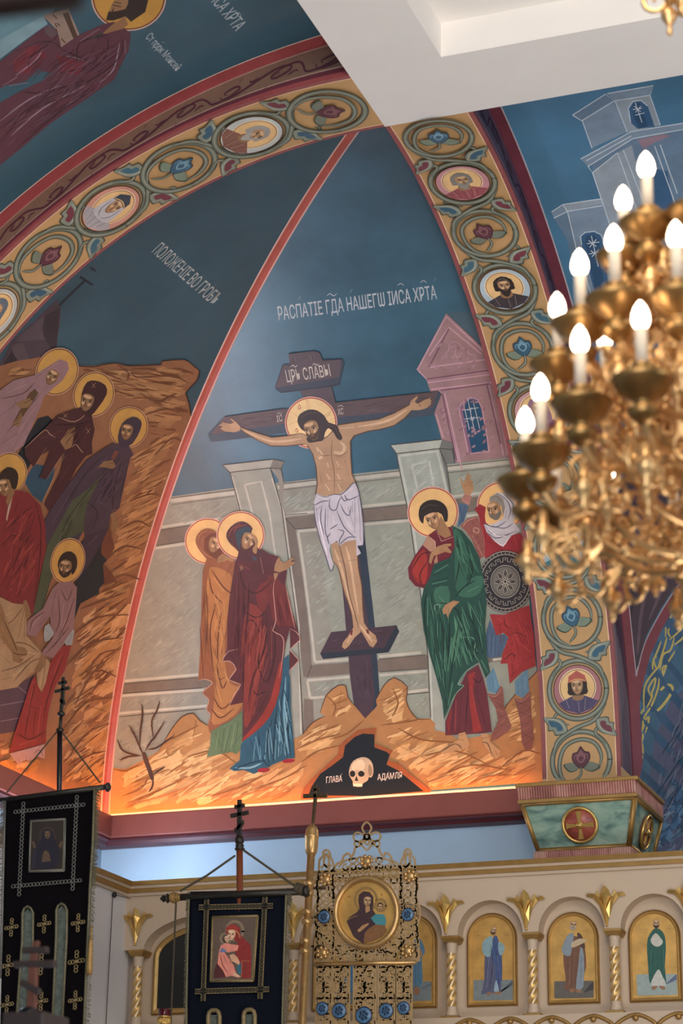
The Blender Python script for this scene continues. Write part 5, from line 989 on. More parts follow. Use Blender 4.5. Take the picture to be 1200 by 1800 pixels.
MB().box((xc-.02, yi-.015, FL), (xs[-1], yi+dp, zbase-.012)).build('plinth', cream, ico)
side = MB().box((xc-.03, -2.4, FL), (xc, yi+dp+.03, zc)).build('side_panel', cream_cool, ico)
def cornice_ico(name, m, d0, z0, z1_):
    m_ = MB(); m_.sweep([[(xs[-1], yi-d, z) for d, z in ((-.06, z0), (d0, z0), (d0*1.15, z1_), (-.06, z1_))], [(xc+d, yi-d, z) for d, z in ((-.06, z0), (d0, z0), (d0*1.15, z1_), (-.06, z1_))], [(xc+d, -2.4, z) for d, z in ((-.06, z0), (d0, z0), (d0*1.15, z1_), (-.06, z1_))]], None)
    return m_.build(name, m, ico)
hh = zt_-zcor
cornice_ico('gold_cornice', gold_paint, .06, zt_-hh*.32, zt_); cornice_ico('white_fillet', cream, .045, zt_-hh*.5, zt_-hh*.3); cornice_ico('gold_fillet', gold_paint, .034, zt_-hh*.78, zt_-hh*.48); cornice_ico('white_fillet', cream, .018, zcor, zt_-hh*.76)
def column(x):
    cz = zbase; h = zs_-.03-zbase; yc = yi+.035; r = .027
    col = MB(); n, seg = 60, 24; V = []; Fc = []
    for i in range(n+1):
        t = i/n; z = cz+h*(.13+.72*t)
        for q in range(seg):
            th = 2*math.pi*q/seg; rr = r*(1+.13*math.cos(4*(th-t*2*math.pi*1.3))); V.append((x+rr*math.cos(th), yc+rr*math.sin(th), z))
    Fc = [(i*seg+q, i*seg+(q+1) % seg, (i+1)*seg+(q+1) % seg, (i+1)*seg+q) for i in range(n) for q in range(seg)]
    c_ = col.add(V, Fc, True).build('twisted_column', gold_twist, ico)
    b_ = MB().lathe((x, yc, cz), [(.036, 0), (.036, .01), (.03, .03), (.027, h*.1), (.03, h*.115), (.028, h*.13)], 20).build('column_shaft_end', cream); e_ = MB().lathe((x, yc, cz+h*.84), [(.028, 0), (.03, h*.02), (.027, h*.04), (.03, h*.11), (.034, h*.16)], 20).build('column_shaft_end', cream)
    g_ = MB().box((x-.05, yi-.012, cz-.014), (x+.05, yi+dp, cz)).build('column_foot', gold_paint)
    k_ = MB().add([(x+sx*w_, y_, z_) for z_, w_, y0_ in ((zs_-.035, .035, .0), (zs_-.012, .05, -.012), (zs_, .05, -.012)) for sx, y_ in ((-1, yi+y0_), (1, yi+y0_), (1, yi+dp), (-1, yi+dp))],
        [(0, 1, 2, 3), (11, 10, 9, 8)]+[(r_*4+i, r_*4+(i+1) % 4, r_*4+4+(i+1) % 4, r_*4+4+i) for r_ in (0, 1) for i in range(4)]).build('column_capital', gold_paint)
    for o_ in (b_, e_, g_, k_): o_.parent = c_; o_.matrix_parent_inverse = Matrix.Translation(-ico.location)
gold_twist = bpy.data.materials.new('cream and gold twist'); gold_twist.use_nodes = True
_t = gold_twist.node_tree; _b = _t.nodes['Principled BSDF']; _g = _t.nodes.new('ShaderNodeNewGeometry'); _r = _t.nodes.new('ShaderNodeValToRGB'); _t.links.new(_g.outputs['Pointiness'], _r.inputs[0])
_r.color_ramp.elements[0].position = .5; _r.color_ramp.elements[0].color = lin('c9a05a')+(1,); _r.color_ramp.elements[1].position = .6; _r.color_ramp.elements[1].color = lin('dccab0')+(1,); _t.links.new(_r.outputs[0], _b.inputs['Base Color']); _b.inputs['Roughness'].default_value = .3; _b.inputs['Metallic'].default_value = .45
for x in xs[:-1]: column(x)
def leaf_ornament(px, py, k=1.):
    c = I(px, py); m_ = MB()
    def lobe(pts, y0, ridge):
        n = len(pts); mid = Vector((sum(p[0] for p in pts)/n, 0, sum(p[1] for p in pts)/n))
        V = [c+Vector((p[0]*k, -.004, p[1]*k)) for p in pts]+[c+Vector((q[0]*k, -y0, q[1]*k)) for q in ridge]
        return V
    # centre bud, two curling side leaves, stalk
    for sgn in (-1, 1):
        m_.add([c+Vector((sgn*x*k, -y, z*k)) for x, y, z in ((0, .012, -.1), (.012, .008, -.06), (.035, .01, 0.01), (.07, .014, .052), (.112, .01, .062), (.1, .02, .075), (.06, .03, .07), (.025, .03, .03), (.0, .025, -.02))], [(0, 1, 8), (1, 2, 7, 8), (2, 3, 6, 7), (3, 4, 5, 6)])
        m_.add([c+Vector((sgn*x*k, -y, z*k)) for x, y, z in ((0, .04, .112), (0, .045, .06), (0, .02, -.03), (.018, .012, .01), (.032, .014, .05), (.018, .02, .09))], [(0, 1, 5), (1, 4, 5), (1, 2, 3, 4)])
        m_.add([c+Vector((sgn*x*k, -y, z*k)) for x, y, z in ((.03, .008, .06), (.05, .01, .092), (.062, .008, .07), (.05, .006, .045))], [(0, 1, 2, 3)])
    m_.ball(c+Vector((0, -.008, -.103*k)), .008)
    o_ = m_.build('leaf_ornament', gold, ico); sd_ = o_.modifiers.new('solid', 'SOLIDIFY'); sd_.thickness = .006
for px, py in ((784, 1608), (925, 1601), (1066, 1594), (1209, 1587), (516, 1622), (240, 1630), (649, 1614)): leaf_ornament(px, py)
# carved gold scrolls along the plinth
for i in range(14):
    x0 = xs[3]+.02+.235*i; z0 = zbase-.055; m_ = MB()
    for sgn in (-1, 1):
        m_.tube([(x0+.1+sgn*(.005+.09*t-.03*math.sin(t*6)), yi-.018, z0+.028*math.sin(t*math.pi*1.6)) for t in np.linspace(0, 1, 14)], .011, 6)
    m_.ball((x0+.1, yi-.02, z0+.01), .018); m_.build('carved_scroll', gold_paint, ico)
# ---------------------------------------------------------------- arched icons in the niches
yn = yi+dp
icon_s = Flat((0, yn-.012, 0), (1, 0, 0), (0, 0, 1))
icon_gold = mat('icon gold ground', 'd0a258', .38, .4, noise=(9, .72, 1.15))
frame_gold = mat('icon frame gold', 'cda868', .38, .45, noise=(20, .85, 1.1))
icon_paint = mat('icon paint', 'ffffff', .5, noise=(40, .85, 1.1), attr=True)
def arch_outline(x0, x1, z0, zsp, rise, n=20):
    c = (x0+x1)/2; a = (x1-x0)/2
    return [(x0, z0), (x1, z0)]+[(c+a*math.cos(t), zsp+rise*math.sin(t)) for t in np.linspace(0, math.pi, n)]
def icon(label, ox, osp, oy, inset=.022, dark=False, group='icons in the iconostasis niches', rise=None):
    def N(x, y): return at(x, y, 1, yn-.01)
    x0, x1 = N(ox[0], oy).x, N(ox[1], oy).x; z0 = N((ox[0]+ox[1])/2, oy).z; zsp = N((ox[0]+ox[1])/2, osp).z; rs = rise or (x1-x0)/2
    root = thing('framed_icon', ((x0+x1)/2, yn-.02, z0), label, 'icon', group)
    for k, (a, b, t_) in enumerate(((0, .009, .02), (.008, inset, .032))):
        O = arch_outline(x0+a, x1-a, z0+a, zsp, rs-a); Q = arch_outline(x0+b, x1-b, z0+b, zsp, rs-b); m_ = MB(); n = len(O)
        V = [(p[0], yn, p[1]) for p in O]+[(p[0], yn-t_*.75, p[1]) for p in O]+[(p[0], yn-t_, p[1]) for p in [((o[0]*.5+q[0]*.5), (o[1]*.5+q[1]*.5)) for o, q in zip(O, Q)]]+[(p[0], yn-t_*.6, p[1]) for p in Q]+[(p[0], yn, p[1]) for p in Q]
        m_.add(V, [(r_*n+i, r_*n+(i+1) % n, (r_+1)*n+(i+1) % n, (r_+1)*n+i) for r_ in range(4) for i in range(n)])
        m_.build('icon_frame' if k else 'outer_moulding', frame_gold if k else gold_paint, root)
    Q = arch_outline(x0+inset-.004, x1-inset+.004, z0+inset-.004, zsp, rs-inset+.004)
    m_ = MB().prism(Q, (1, 0, 0), (0, 0, 1), (0, yn-.012, 0), (0, 1, 0), .008); m_.build('icon_panel', mat('dark icon glass', '0c1210', .12, noise=(8, .6, 1.3)) if dark else icon_gold, root)
    return root
def saint(root, floor_poly, floor_cols, robe, parts, head, hair, beard, inscr=None):
    P = Paint(icon_s, icon_paint, root, .001); P.gain = 1.15
    P.fill(floor_cols[0], floor_poly[0]); [P.fill(floor_cols[1], q) for q in floor_poly[1:]]; P.done('painted_floor')
    for c, q in parts: (P.fill(c, q, 2) if c[0] != '/' else P.lines(c[1:], 1.2, q))
    face(P, head[0], head[1], head[2], head[3], head[4], 'a08060', hair, beard, long=.8); P.done('painted_saint')
    for q in inscr or []: P.lines('6a4a28', .9, q, 0)
    if inscr: P.done('inscription')
r = icon('arched gold icon of a standing figure in dark blue and violet robes', (821, 910), 1651, 1769)
saint(r, ('832,1723 901,1722 901,1758 832,1759', '875,1748 899,1724 901,1724 901,1730 880,1740'), ('70797a', '4a5560'), '', [('52546e', '852,1675 862,1652 874,1652 882,1675 881,1722 878,1746 862,1745 848,1748 846,1744 851,1724'), ('3c4f78', '866,1650 873,1645 881,1675 882,1722 872,1735 870,1700 862,1675'), ('7e9aa0', '849,1655 858,1647 866,1648 862,1680 852,1680 847,1670'), ('7e9aa0', '876,1655 886,1662 886,1672 880,1680 876,1672'), ('8fa6b4', '868,1742 872,1722 877,1745'), ('8a6448', '855,1745 864,1744 862,1748 856,1749'), ('8a6448', '868,1744 880,1743 880,1747 870,1748'), ('/2a3048', '862,1660 866,1700 858,1740;870,1660 876,1700 876,1735;856,1690 853,1735;864,1700 862,1740'), ('/8a8cb0', '860,1680 855,1735;874,1680 878,1720')], (867, 1636, 13, 8, .6), '2e221a', '4a3826', ['836,1645 846,1644', '884,1644 896,1643'])
r = icon('arched gold icon of a grey-bearded figure reading a book, in brown and pale robes', (963, 1055), 1650, 1765)
saint(r, ('974,1725 1043,1724 1043,1754 974,1755', '1025,1745 1040,1727 1043,1727 1043,1740'), ('5c5650', '3a3636'), '', [('6d4a36', '992,1662 1006,1645 1022,1652 1028,1668 1030,1700 1024,1715 1012,1744 996,1740 991,1738 994,1720 990,1690'), ('7e8a92', '988,1665 996,1645 1008,1640 1006,1660 1002,1680 990,1678 987,1668'), ('7e8a92', '1020,1665 1026,1680 1025,1735 1012,1738 1016,1700'), ('4a3128', '1014,1640 1022,1644 1028,1662 1026,1668 1018,1660'), ('b8a484', '1004,1658 1018,1650 1031,1652 1027,1657 1016,1662 1006,1666'), ('8a6448', '1002,1738 1010,1740 1006,1745 1001,1743'), ('8a6448', '1012,1738 1022,1742 1021,1745 1013,1744'), ('/38261e', '998,1680 998,1730;1006,1670 1004,1738;1014,1680 1010,1735;1022,1680 1020,1730'), ('/a08068', '1002,1690 1000,1730')], (1007, 1627, 15, 6, .3), '8a8074', '958c80', ['980,1637 994,1637', '1020,1637 1032,1636'])
r = icon('arched gold icon of a dark-bearded figure in a green mantle over white', (1107, 1200), 1646, 1761)
saint(r, ('1118,1713 1189,1712 1190,1749 1120,1750', '1168,1732 1186,1714 1189,1713 1189,1722'), ('8e9c98', '54607c'), '', [('1f5248', '1138,1650 1146,1636 1152,1632 1160,1634 1168,1645 1170,1670 1168,1700 1171,1728 1166,1731 1156,1722 1146,1728 1141,1726 1139,1700 1137,1672'), ('b8b8b0', '1146,1722 1152,1710 1158,1704 1164,1716 1171,1732 1158,1734 1144,1732'), ('b8b4a8', '1143,1652 1152,1640 1160,1648 1165,1656 1158,1664 1148,1662'), ('8a6448', '1146,1734 1156,1733 1150,1740 1145,1738'), ('8a6448', '1158,1733 1167,1734 1169,1740 1162,1739'), ('/0e302a', '1148,1665 1146,1720;1156,1665 1155,1705;1162,1665 1165,1720;1142,1660 1143,1710'), ('/4a8474', '1144,1670 1143,1710;1166,1670 1166,1710')], (1153, 1624, 14, 0, 0), '241c18', '2c221c', ['1124,1634 1138,1633', '1170,1633 1182,1633'])
r = icon('arched gold icon of a figure in light blue, partly behind the brass openwork banner', (677, 768), 1655, 1773)
saint(r, ('690,1726 758,1725 758,1759 690,1760', '738,1740 756,1727 758,1727 758,1732'), ('70797a', '566470'), '', [('517690', '724,1665 732,1646 742,1656 747,1674 741,1684 743,1722 736,1736 724,1740 726,1700 722,1680'), ('a07850', '728,1672 738,1668 742,1680 730,1688'), ('8a6448', '730,1732 738,1740 734,1750 727,1744'), ('/2c4c6c', '730,1690 730,1730;736,1690 738,1730;734,1655 742,1668')], (731, 1640, 13, 0, -.4), '3a2a20', '4a3626', ['742,1648 752,1647'])
r = icon('arched gold icon almost hidden behind the brass banner, blue robe showing through a slit', (548, 634), 1657, 1777)
saint(r, ('560,1735 624,1733 624,1765 560,1766',), ('70797a',), '', [('4f7ea4', '598,1668 608,1650 622,1654 626,1680 622,1740 606,1744 600,1720')], (612, 1644, 13, 0, 0), '3a2a20', '4a3626')
icon('wide dark arched icon in gold frame, left of the navy banner', (266, 490), 1680, 1781, .036, True, None, .2)
# small black cable clip on the left panel
m_ = MB(); c = at(201, 1573, 0, xc+.012); m_.ball(c, .016); m_.tube([c+Vector((0, -.02, -.002)), c+Vector((0, 0, 0))], .004, 6); m_.tube([c+Vector((0, -.02, -.004)), c+Vector((0, -.035, -1.2))], .0025, 6)
m_.tube([c, Vector((xc+.03, yi+.02, c.z+.01)), I(300, 1560)+Vector((0, -.01, .012))], .002, 5); tag(m_.build('cable', mat('black cable', '1c1c1e', .5)), 'black cable with round clip running down the white side panel', 'cable')
# ---------------------------------------------------------------- processional banners
navy = mat('navy velvet', '0b0f1c', .9, noise=(60, .8, 1.15), spec=.15); black_velvet = mat('black velvet', '0c080b', .95, noise=(60, .8, 1.15), spec=.1)
braid = mat('gold braid', '8a7650', .55, .3, noise=(120, .6, 1.25)); fringe_m = mat('grey gold fringe', '6f684f', .65, .2, noise=(160, .5, 1.3)); silver_braid = mat('tarnished silver braid', '6f6c66', .5, .4, noise=(150, .55, 1.3))
dark_metal = mat('dark bronze', '3a3630', .45, .7, noise=(25, .7, 1.15)); pole_wood = mat('varnished pole wood', '7a4026', .35, noise=(8, .8, 1.15)); black_pole = mat('black lacquered pole', '140f12', .25); rope_m = mat('twisted cord', '4a3f2c', .7, noise=(90, .7, 1.2))
tassel_m = mat('gold tassel', 'a07c44', .5, .3, noise=(120, .6, 1.2)); mirror_cloth = mat('silver cloth', '6f7468', .35, .5, noise=(40, .5, 1.3))
class BPlane:
    """vertical plane facing the nave on which one banner hangs"""
    def __init__(s, y): s.y = y; s.S = Flat((0, y-.004, 0), (1, 0, 0), (0, 0, 1))
    def __call__(s, x, y, off=0.): return at(x, y, 1, s.y-off)
def three_bar_cross(name, B, pole_x, q, m, root, th=.014):
    """q: pixel boxes (corner lists) of the bars"""
    r_ = None
    for nm, pts in q:
        c = [B(*p) for p in pts]; m_ = MB(); n = len(c)
        m_.add([p+Vector((0, -th/2, 0)) for p in c]+[p+Vector((0, th/2, 0)) for p in c], [tuple(range(n)), tuple(range(2*n-1, n-1, -1))]+[(i, (i+1) % n, n+(i+1) % n, n+i) for i in range(n)])
        o_ = m_.build(nm, m, root, .002)
def rope(m_, P_, r=.004, turns=40):
    P_ = [Vector(p) for p in P_]; L_ = []
    for k in range(2):
        Q = []
        N = turns*6
        for i in range(N+1):
            t = i/N*(len(P_)-1); j = min(int(t), len(P_)-2); c = P_[j].lerp(P_[j+1], t-j); d = (P_[j+1]-P_[j]).normalized(); a = d.orthogonal().normalized(); b = d.cross(a); th = 2*math.pi*turns*i/N+k*math.pi
            Q.append(c+(a*math.cos(th)+b*math.sin(th))*r*.55)
        m_.tube(Q, r*.62, 5)
    return m_
def cloth(B, out, m, root, th=.012, wave=.006):
    """banner cloth between the left and right edge polylines (pixels), gently rippled"""
    Lp, Rp = out; n, k = 40, 26; V = []; Fc = []
    def ip(P_, t): P_ = np.array(P_, float); s_ = np.linspace(0, 1, len(P_)); return np.interp(t, s_, P_[:, 0]), np.interp(t, s_, P_[:, 1])
    for i in range(n+1):
        l, r_ = ip(Lp, i/n), ip(Rp, i/n)
        for j in range(k+1):
            u = j/k; p = B(l[0]+(r_[0]-l[0])*u, l[1]+(r_[1]-l[1])*u); p.y += .005+wave*(1+math.sin(u*9+i*.05))*min(1, i/8); V.append(p)
    a = len(V); V += [p+Vector((0, th, 0)) for p in V[:a]]
    for i in range(n):
        for j in range(k): q = i*(k+1)+j; Fc += [(q, q+1, q+k+2, q+k+1), (a+q, a+q+k+1, a+q+k+2, a+q+1)]
    for i in range(n): q = i*(k+1); Fc += [(q, q+k+1, a+q+k+1, a+q), (q+k, a+q+k, a+q+2*k+1, q+2*k+1)]
    for j in range(k): Fc += [(j, a+j, a+j+1, j+1)]
    return MB().add(V, Fc, True).build('cloth', m, root)
def fringe(B, P_, w, m, root, out=1, n=150, name='fringe', seed=1):
    m_ = MB(); P_ = np.array(P_, float); s_ = np.linspace(0, 1, len(P_)); rg = random.Random(seed)
    for i in range(n):
        t = i/n; x, y = np.interp(t, s_, P_[:, 0]), np.interp(t, s_, P_[:, 1]); ln = w*rg.uniform(.7, 1.1); dy = rg.uniform(1.5, 5); o_ = rg.uniform(-.004, .008)
        m_.tube([B(x, y, .004), B(x+out*ln*.6, y+dy*.4, .006+o_), B(x+out*ln, y+dy, .004+o_)], .0022, 4, cap=False)
    m_.tube([B(x, y, .006) for x, y in P_], .006, 6)
    return m_.build(name, m, root)
def ring_chain(B, a, b, n, r, m, root, name='braid_chain'):
    m_ = MB(); A, Bv = B(*a, .006), B(*b, .006); d = (Bv-A).normalized(); up = Vector((0, -1, 0)).cross(d)
    for i in range(n):
        c = A.lerp(Bv, i/(n-1)); m_.tube([c+(d*math.cos(t)*1.05+up*math.sin(t))*r for t in np.linspace(0, 2*math.pi, 10, endpoint=False)], r*.28, 5, True)
    return m_.build(name, m, root)
def braid_band(B, a, b, w, n, root):
    m_ = MB(); A, Bv = B(*a, .003), B(*b, .003); d = (Bv-A).normalized(); up = Vector((0, -1, 0)).cross(d); h = (B(a[0], a[1], 0)-B(a[0], a[1]+w, 0)).length/2; L_ = (Bv-A).length
    m_.prism([(0, -h), (L_, -h), (L_, h), (0, h)], d, up, A, (0, -1, 0), .003)
    o_ = m_.build('braid_band', braid, root)
    k_ = MB()
    for i in range(n):
        c = A.lerp(Bv, (i+.5)/n)+Vector((0, -.004, 0)); k_.tube([c+(d*math.cos(t)+up*math.sin(t))*h*.62 for t in np.linspace(0, 2*math.pi, 9, endpoint=False)], h*.2, 5, True); k_.ball(c, h*.3, (1, .5, 1), 6, 4)
    k2 = k_.build('braid_beads', dark_metal); k2.parent = o_; k2.matrix_parent_inverse = Matrix.Translation(-root.location)
# --- middle banner
B = BPlane(-2.2); px0 = B(418, 1800)
pb = thing('banner', (px0.x, px0.y, FL), 'navy velvet church banner with a red-robed mother and child icon', 'banner', 'church banners')
three_bar_cross('cross', B, 420, [('cross_upright', [(417.5, 1406), (424.5, 1406), (425, 1440), (424, 1470), (416, 1470), (417, 1440)]), ('cross_bar', [(405, 1431), (436.5, 1424.5), (437, 1431.5), (405.5, 1438)]), ('cross_bar', [(412, 1415.5), (429.5, 1412), (430, 1418.5), (412.5, 1422)]), ('cross_bar', [(412, 1457), (415, 1455), (425, 1444), (428, 1441), (429, 1447), (426, 1452), (417, 1461), (413, 1463)])], dark_metal, pb)
m_ = MB(); c = B(420.5, 1477); m_.ball(c, .026); m_.lathe(B(421, 1493), [(.024, -.004), (.027, .004), (.02, .012), (.024, .02), (.016, .03), (.014, .05)], 16); m_.build('ball_finial', dark_metal, pb)
t_, b_ = B(421, 1493), B(410, 1990); m_ = MB().tube([t_, t_+(b_-t_)*.5+Vector((0, .05, 0)), Vector((b_.x-.02, b_.y+.06, FL))], .017, 14); m_.build('pole', pole_wood, pb)
m_ = MB().tube([B(300, 1578), B(420, 1572.5), B(535, 1567)], .018, 12); m_.lathe(B(297, 1579), [(.018, 0), (.026, .008), (.012, .02), (.02, .03), (.004, .05)], 14, (-1, 0, 0)); m_.lathe(B(533, 1567), [(.018, 0), (.03, .008), (.03, .025), (.016, .03)], 14, (1, 0, 0)); m_.build('crossbar', dark_metal, pb)
m_ = MB()
for k in range(7): c = B(301+k*2.6, 1578-k*.1); m_.tube([c+Vector((0, math.cos(t), math.sin(t)))*(.021+.006*math.sin(k*.9)) for t in np.linspace(0, 2*math.pi, 10, endpoint=False)], .005, 5, True)
m_.build('cord_wrapping', tassel_m, pb)
m_ = rope(MB(), [B(413, 1504), B(362, 1540), B(317, 1566)], .006, 30); m_.build('rope', rope_m, pb); m_ = rope(MB(), [B(426, 1493), B(470, 1524), B(522, 1560)], .006, 30); m_.build('rope', rope_m, pb)
m_ = rope(MB(), [B(309.5, 1582), B(307, 1640), B(300, 1800), B(296, 1880)], .005, 60); m_.build('hanging_cord', rope_m, pb)
m_ = MB()
for k in range(5): c = B(521+k*3, 1561+k); m_.tube([c+Vector((.2*math.sin(t), math.cos(t), math.sin(t)))*.026 for t in np.linspace(0, 2*math.pi, 10, endpoint=False)], .005, 5, True)
m_.build('rope_knot', rope_m, pb)
eL, eR = [(333, 1567), (331, 1600), (329, 1680), (327, 1790), (326, 1880)], [(502, 1563), (502, 1590), (499, 1680), (496, 1790), (494, 1880)]
cloth(B, (eL, eR), navy, pb)
fringe(B, [(333, 1568), (331, 1600), (329, 1680), (327, 1790), (326, 1880)], 5, fringe_m, pb, -1, 150, seed=2); fringe(B, [(503, 1566), (502, 1590), (499, 1680), (496, 1790), (494, 1880)], 10, fringe_m, pb, 1, 170, seed=3)
braid_band(B, (349.5, 1595), (479.5, 1592.5), 9.5, 22, pb); braid_band(B, (343, 1743), (473, 1739), 9.5, 22, pb); braid_band(B, (363.5, 1581), (357, 1760), 9, 28, pb); braid_band(B, (466, 1577), (457, 1756), 9, 28, pb)
for cx_, cy_ in ((376, 1776), (438, 1775)):
    m_ = MB(); q = [(-10, 110), (-10, 10), (-8, 3), (-4, 0), (4, 0), (8, 3), (10, 10), (9, 110)]; m_.tube([B(cx_+x, cy_+y, .006) for x, y in q], .012, 6); m_.build('braid_loop', braid, pb)
    m_ = MB(); m_.prism([(-.018, -.3), (.018, -.3), (.018, 0), (-.018, 0)], (1, 0, 0), (0, 0, 1), B(cx_, cy_+8, .002), (0, -1, 0), .002); m_.build('silver_insert', mirror_cloth, pb)
# embroidered picture of the banner
P = Paint(B.S, icon_paint, pb, .003); P.gain = 1.25
pic = '375,1613 452,1611 444,1723 370.5,1724'
P.fill('a88f58', '373.5,1611.5 453.5,1609.5 445.5,1724.5 369,1725.5').fill('57463a', '376,1614.5 450.5,1612.5 442.5,1721.5 372,1722.5'); P.view(280, 1580, .23333)
P.ring('7a6650', 5, 570, 240, 62, 70); P.ring('7a6650', 4, 500, 300, 36, 40)
P.fill('7d241f', '500,260 505,215 540,192 580,195 610,225 610,270 690,350 695,420 690,600 620,600 600,470 580,420 560,380 590,330', 1).fill('4a1c1c', '412,600 415,540 440,470 470,390 470,500 500,590', 1).fill('8e2c24', '505,240 520,205 560,195 600,225 600,260 560,235 520,250', 1)
P.fill('c87a68', '440,490 450,400 465,350 500,335 560,345 600,350 590,390 520,405 490,400 515,430 560,500 580,560 615,585 600,595 540,580 505,590 480,540', 1).fill('5c6a8a', '455,400 475,370 500,385 510,400 470,405', 1).fill('2f5a68', '590,500 615,480 620,560 600,570 585,540', 1)
P.fill('c09070', '530,425 560,415 590,440 610,480 600,500 570,480 545,470', 1).fill('c49a7c', '560,545 600,575 615,585 590,592 560,575', 1)
P.fill('3a2a22', '482,310 490,285 520,278 530,300 500,330 485,330', 1); P.view(); face(P, 280+545*.2333, 1580+275*.2333, 18, 8, -.5, 'c49a7c', light='d8b090'); face(P, 280+512*.2333, 1580+305*.2333, 11, -12, .5, 'c49a7c', light='d8b090'); P.view(280, 1580, .23333).lines('c8a060', 1, '505,240 560,235 600,262 610,300;620,470 680,470;625,480 620,590').lines('6a2a24', 1.5, '460,420 480,500 520,560;480,420 520,500;500,410 540,490;630,360 650,440 640,580;670,380 660,560')
P.view(); P.done('embroidered_icon', None, 'woven picture of a woman in red veil holding a child')
ln = MB()
for a, b in ((((374, 1612)), (453, 1610)), ((453, 1610), (445, 1724)), ((445, 1724), (370, 1725)), ((370, 1725), (374, 1612))): ln.tube([B(*a, .008), B(*b, .008)], .0065, 6)
ln.build('icon_braid', braid, pb)
# --- left banner
B2 = BPlane(-3.5); p2_ = B2(92, 1800)
pb2 = thing('banner', (p2_.x, p2_.y, FL), 'black velvet church banner with small crosses and a dim icon, at the left edge', 'banner', 'church banners')
three_bar_cross('cross', B2, 110, [('cross_upright', [(109, 1191), (114, 1190), (113, 1225), (110, 1252), (105, 1252), (107, 1225)]), ('cross_bar', [(96, 1214), (122, 1206), (122.5, 1211.5), (96.5, 1218.5)]), ('cross_bar', [(103, 1199), (117, 1196), (118, 1201), (103, 1204)]), ('cross_bar', [(106, 1228), (108, 1228), (114, 1231), (115, 1238), (111, 1239), (105, 1234)])], dark_metal, pb2, .012)
m_ = MB().ball(B2(107.5, 1255), .019, (1, 1, .7)); m_.tube([B2(107.5, 1258), B2(105, 1288)], .0085, 10); m_.lathe(B2(105.5, 1284), [(.01, -.01), (.018, -.004), (.018, .006), (.01, .012)], 12); m_.build('ball_finial', dark_metal, pb2)
t_, b_ = B2(105, 1287), B2(99, 1389); dv = (b_-t_); k_ = (FL-t_.z)/dv.z; MB().tube([t_, t_+dv+Vector((0, .03, 0)), t_+dv*k_*.0+Vector((dv.x*1.5, .05, FL-t_.z))], .0125, 14).build('pole', black_pole, pb2)
m_ = MB().tube([B2(-6, 1408), B2(188, 1383)], .013, 12); m_.lathe(B2(184, 1383.5), [(.013, 0), (.013, .006), (.022, .012), (.022, .02), (.012, .028), (.002, .03)], 14, (1, 0, -.1)); m_.build('crossbar', dark_metal, pb2)
rope(MB(), [B2(100, 1286), B2(12, 1393)], .004, 30).build('rope', rope_m, pb2); rope(MB(), [B2(109, 1287), B2(176, 1376)], .004, 30).build('rope', rope_m, pb2)
eL, eR = [(9, 1401), (7, 1480), (4, 1600), (0, 1720), (-4, 1880)], [(167, 1381), (163, 1480), (158, 1560), (152, 1700), (144, 1880)]
cloth(B2, (eL, eR), black_velvet, pb2, .01, .004)
fringe(B2, [(166, 1384), (163, 1480), (158, 1560), (152, 1700), (144, 1880)], 10, fringe_m, pb2, 1, 240, seed=5); fringe(B2, [(9, 1402), (7, 1480), (4, 1600), (0, 1720)], 8, silver_braid, pb2, -1, 120, seed=6)
for a, b, n in (((27, 1427), (146, 1414.5), 20), ((23, 1558), (140, 1547.5), 20), ((41, 1413), (33.5, 1572), 24), ((135, 1401), (127.5, 1562), 24)): ring_chain(B2, a, b, n, .0083, silver_braid, pb2)
P = Paint(B2.S, icon_paint, pb2, .003); P.gain = 1.
P.fill('7d7460', '54,1442 115,1439.5 113,1530 51,1533').fill('2c2018', '56.5,1444.5 112.5,1442 110.5,1527.5 53.5,1530.5'); P.ell('3c2c20', 84, 1470, 15, 17).ell('4a3626', 81, 1505, 12, 13)
P.fill('201a24', '72,1478 74,1462 84,1456 94,1462 97,1480 104,1492 106,1510 96,1528 66,1529 58,1512 60,1494', 1).fill('28222c', '58,1500 66,1486 62,1528 55,1529').fill('5c4430', '76,1500 81,1494 87,1500 90,1514 74,1516', 1); face(P, 84, 1468, 14, 0, 0, '5a4230', dark='2a1c14', light='7a5c42'); face(P, 81, 1501, 9, 0, 0, '5a4230', dark='2a1c14', light='7a5c42'); P.fill('5c4430', '60,1492 56,1480 60,1478 64,1490').fill('5c4430', '104,1488 108,1478 111,1481 107,1492'); P.done('embroidered_icon', None, 'dim dark icon of a woman with raised hands')
m_ = MB()
for a, b in (((54, 1442), (115, 1439.5)), ((115, 1439.5), (113, 1531)), ((113, 1531), (51, 1533)), ((51, 1533), (54, 1442))): m_.tube([B2(*a, .006), B2(*b, .006)], .004, 6)
m_.build('icon_braid', silver_braid, pb2)
for cx_, cy_, bx in ((48.5, 1593, 36), (108, 1588, 100)):
    m_ = MB(); q = [(bx-8-cx_, 210), (-9.5, 60), (-9, 12), (-6, 4), (0, 0), (6, 4), (9.5, 12), (9, 60), (bx+9-cx_, 210)]; m_.tube([B2(cx_+x, cy_+y, .006) for x, y in q], .006, 6); m_.build('slot_fringe', fringe_m, pb2)
    m_ = MB(); q = [(bx-7-cx_, 210), (-8, 60), (-7, 12), (0, 4), (7, 12), (8, 60), (bx+8-cx_, 210)]; c = [B2(cx_+x, cy_+y, .002) for x, y in q]; m_.add(c+[p+Vector((0, .003, 0)) for p in c], [tuple(range(7)), tuple(range(13, 6, -1))]); m_.build('silver_insert', mirror_cloth, pb2)
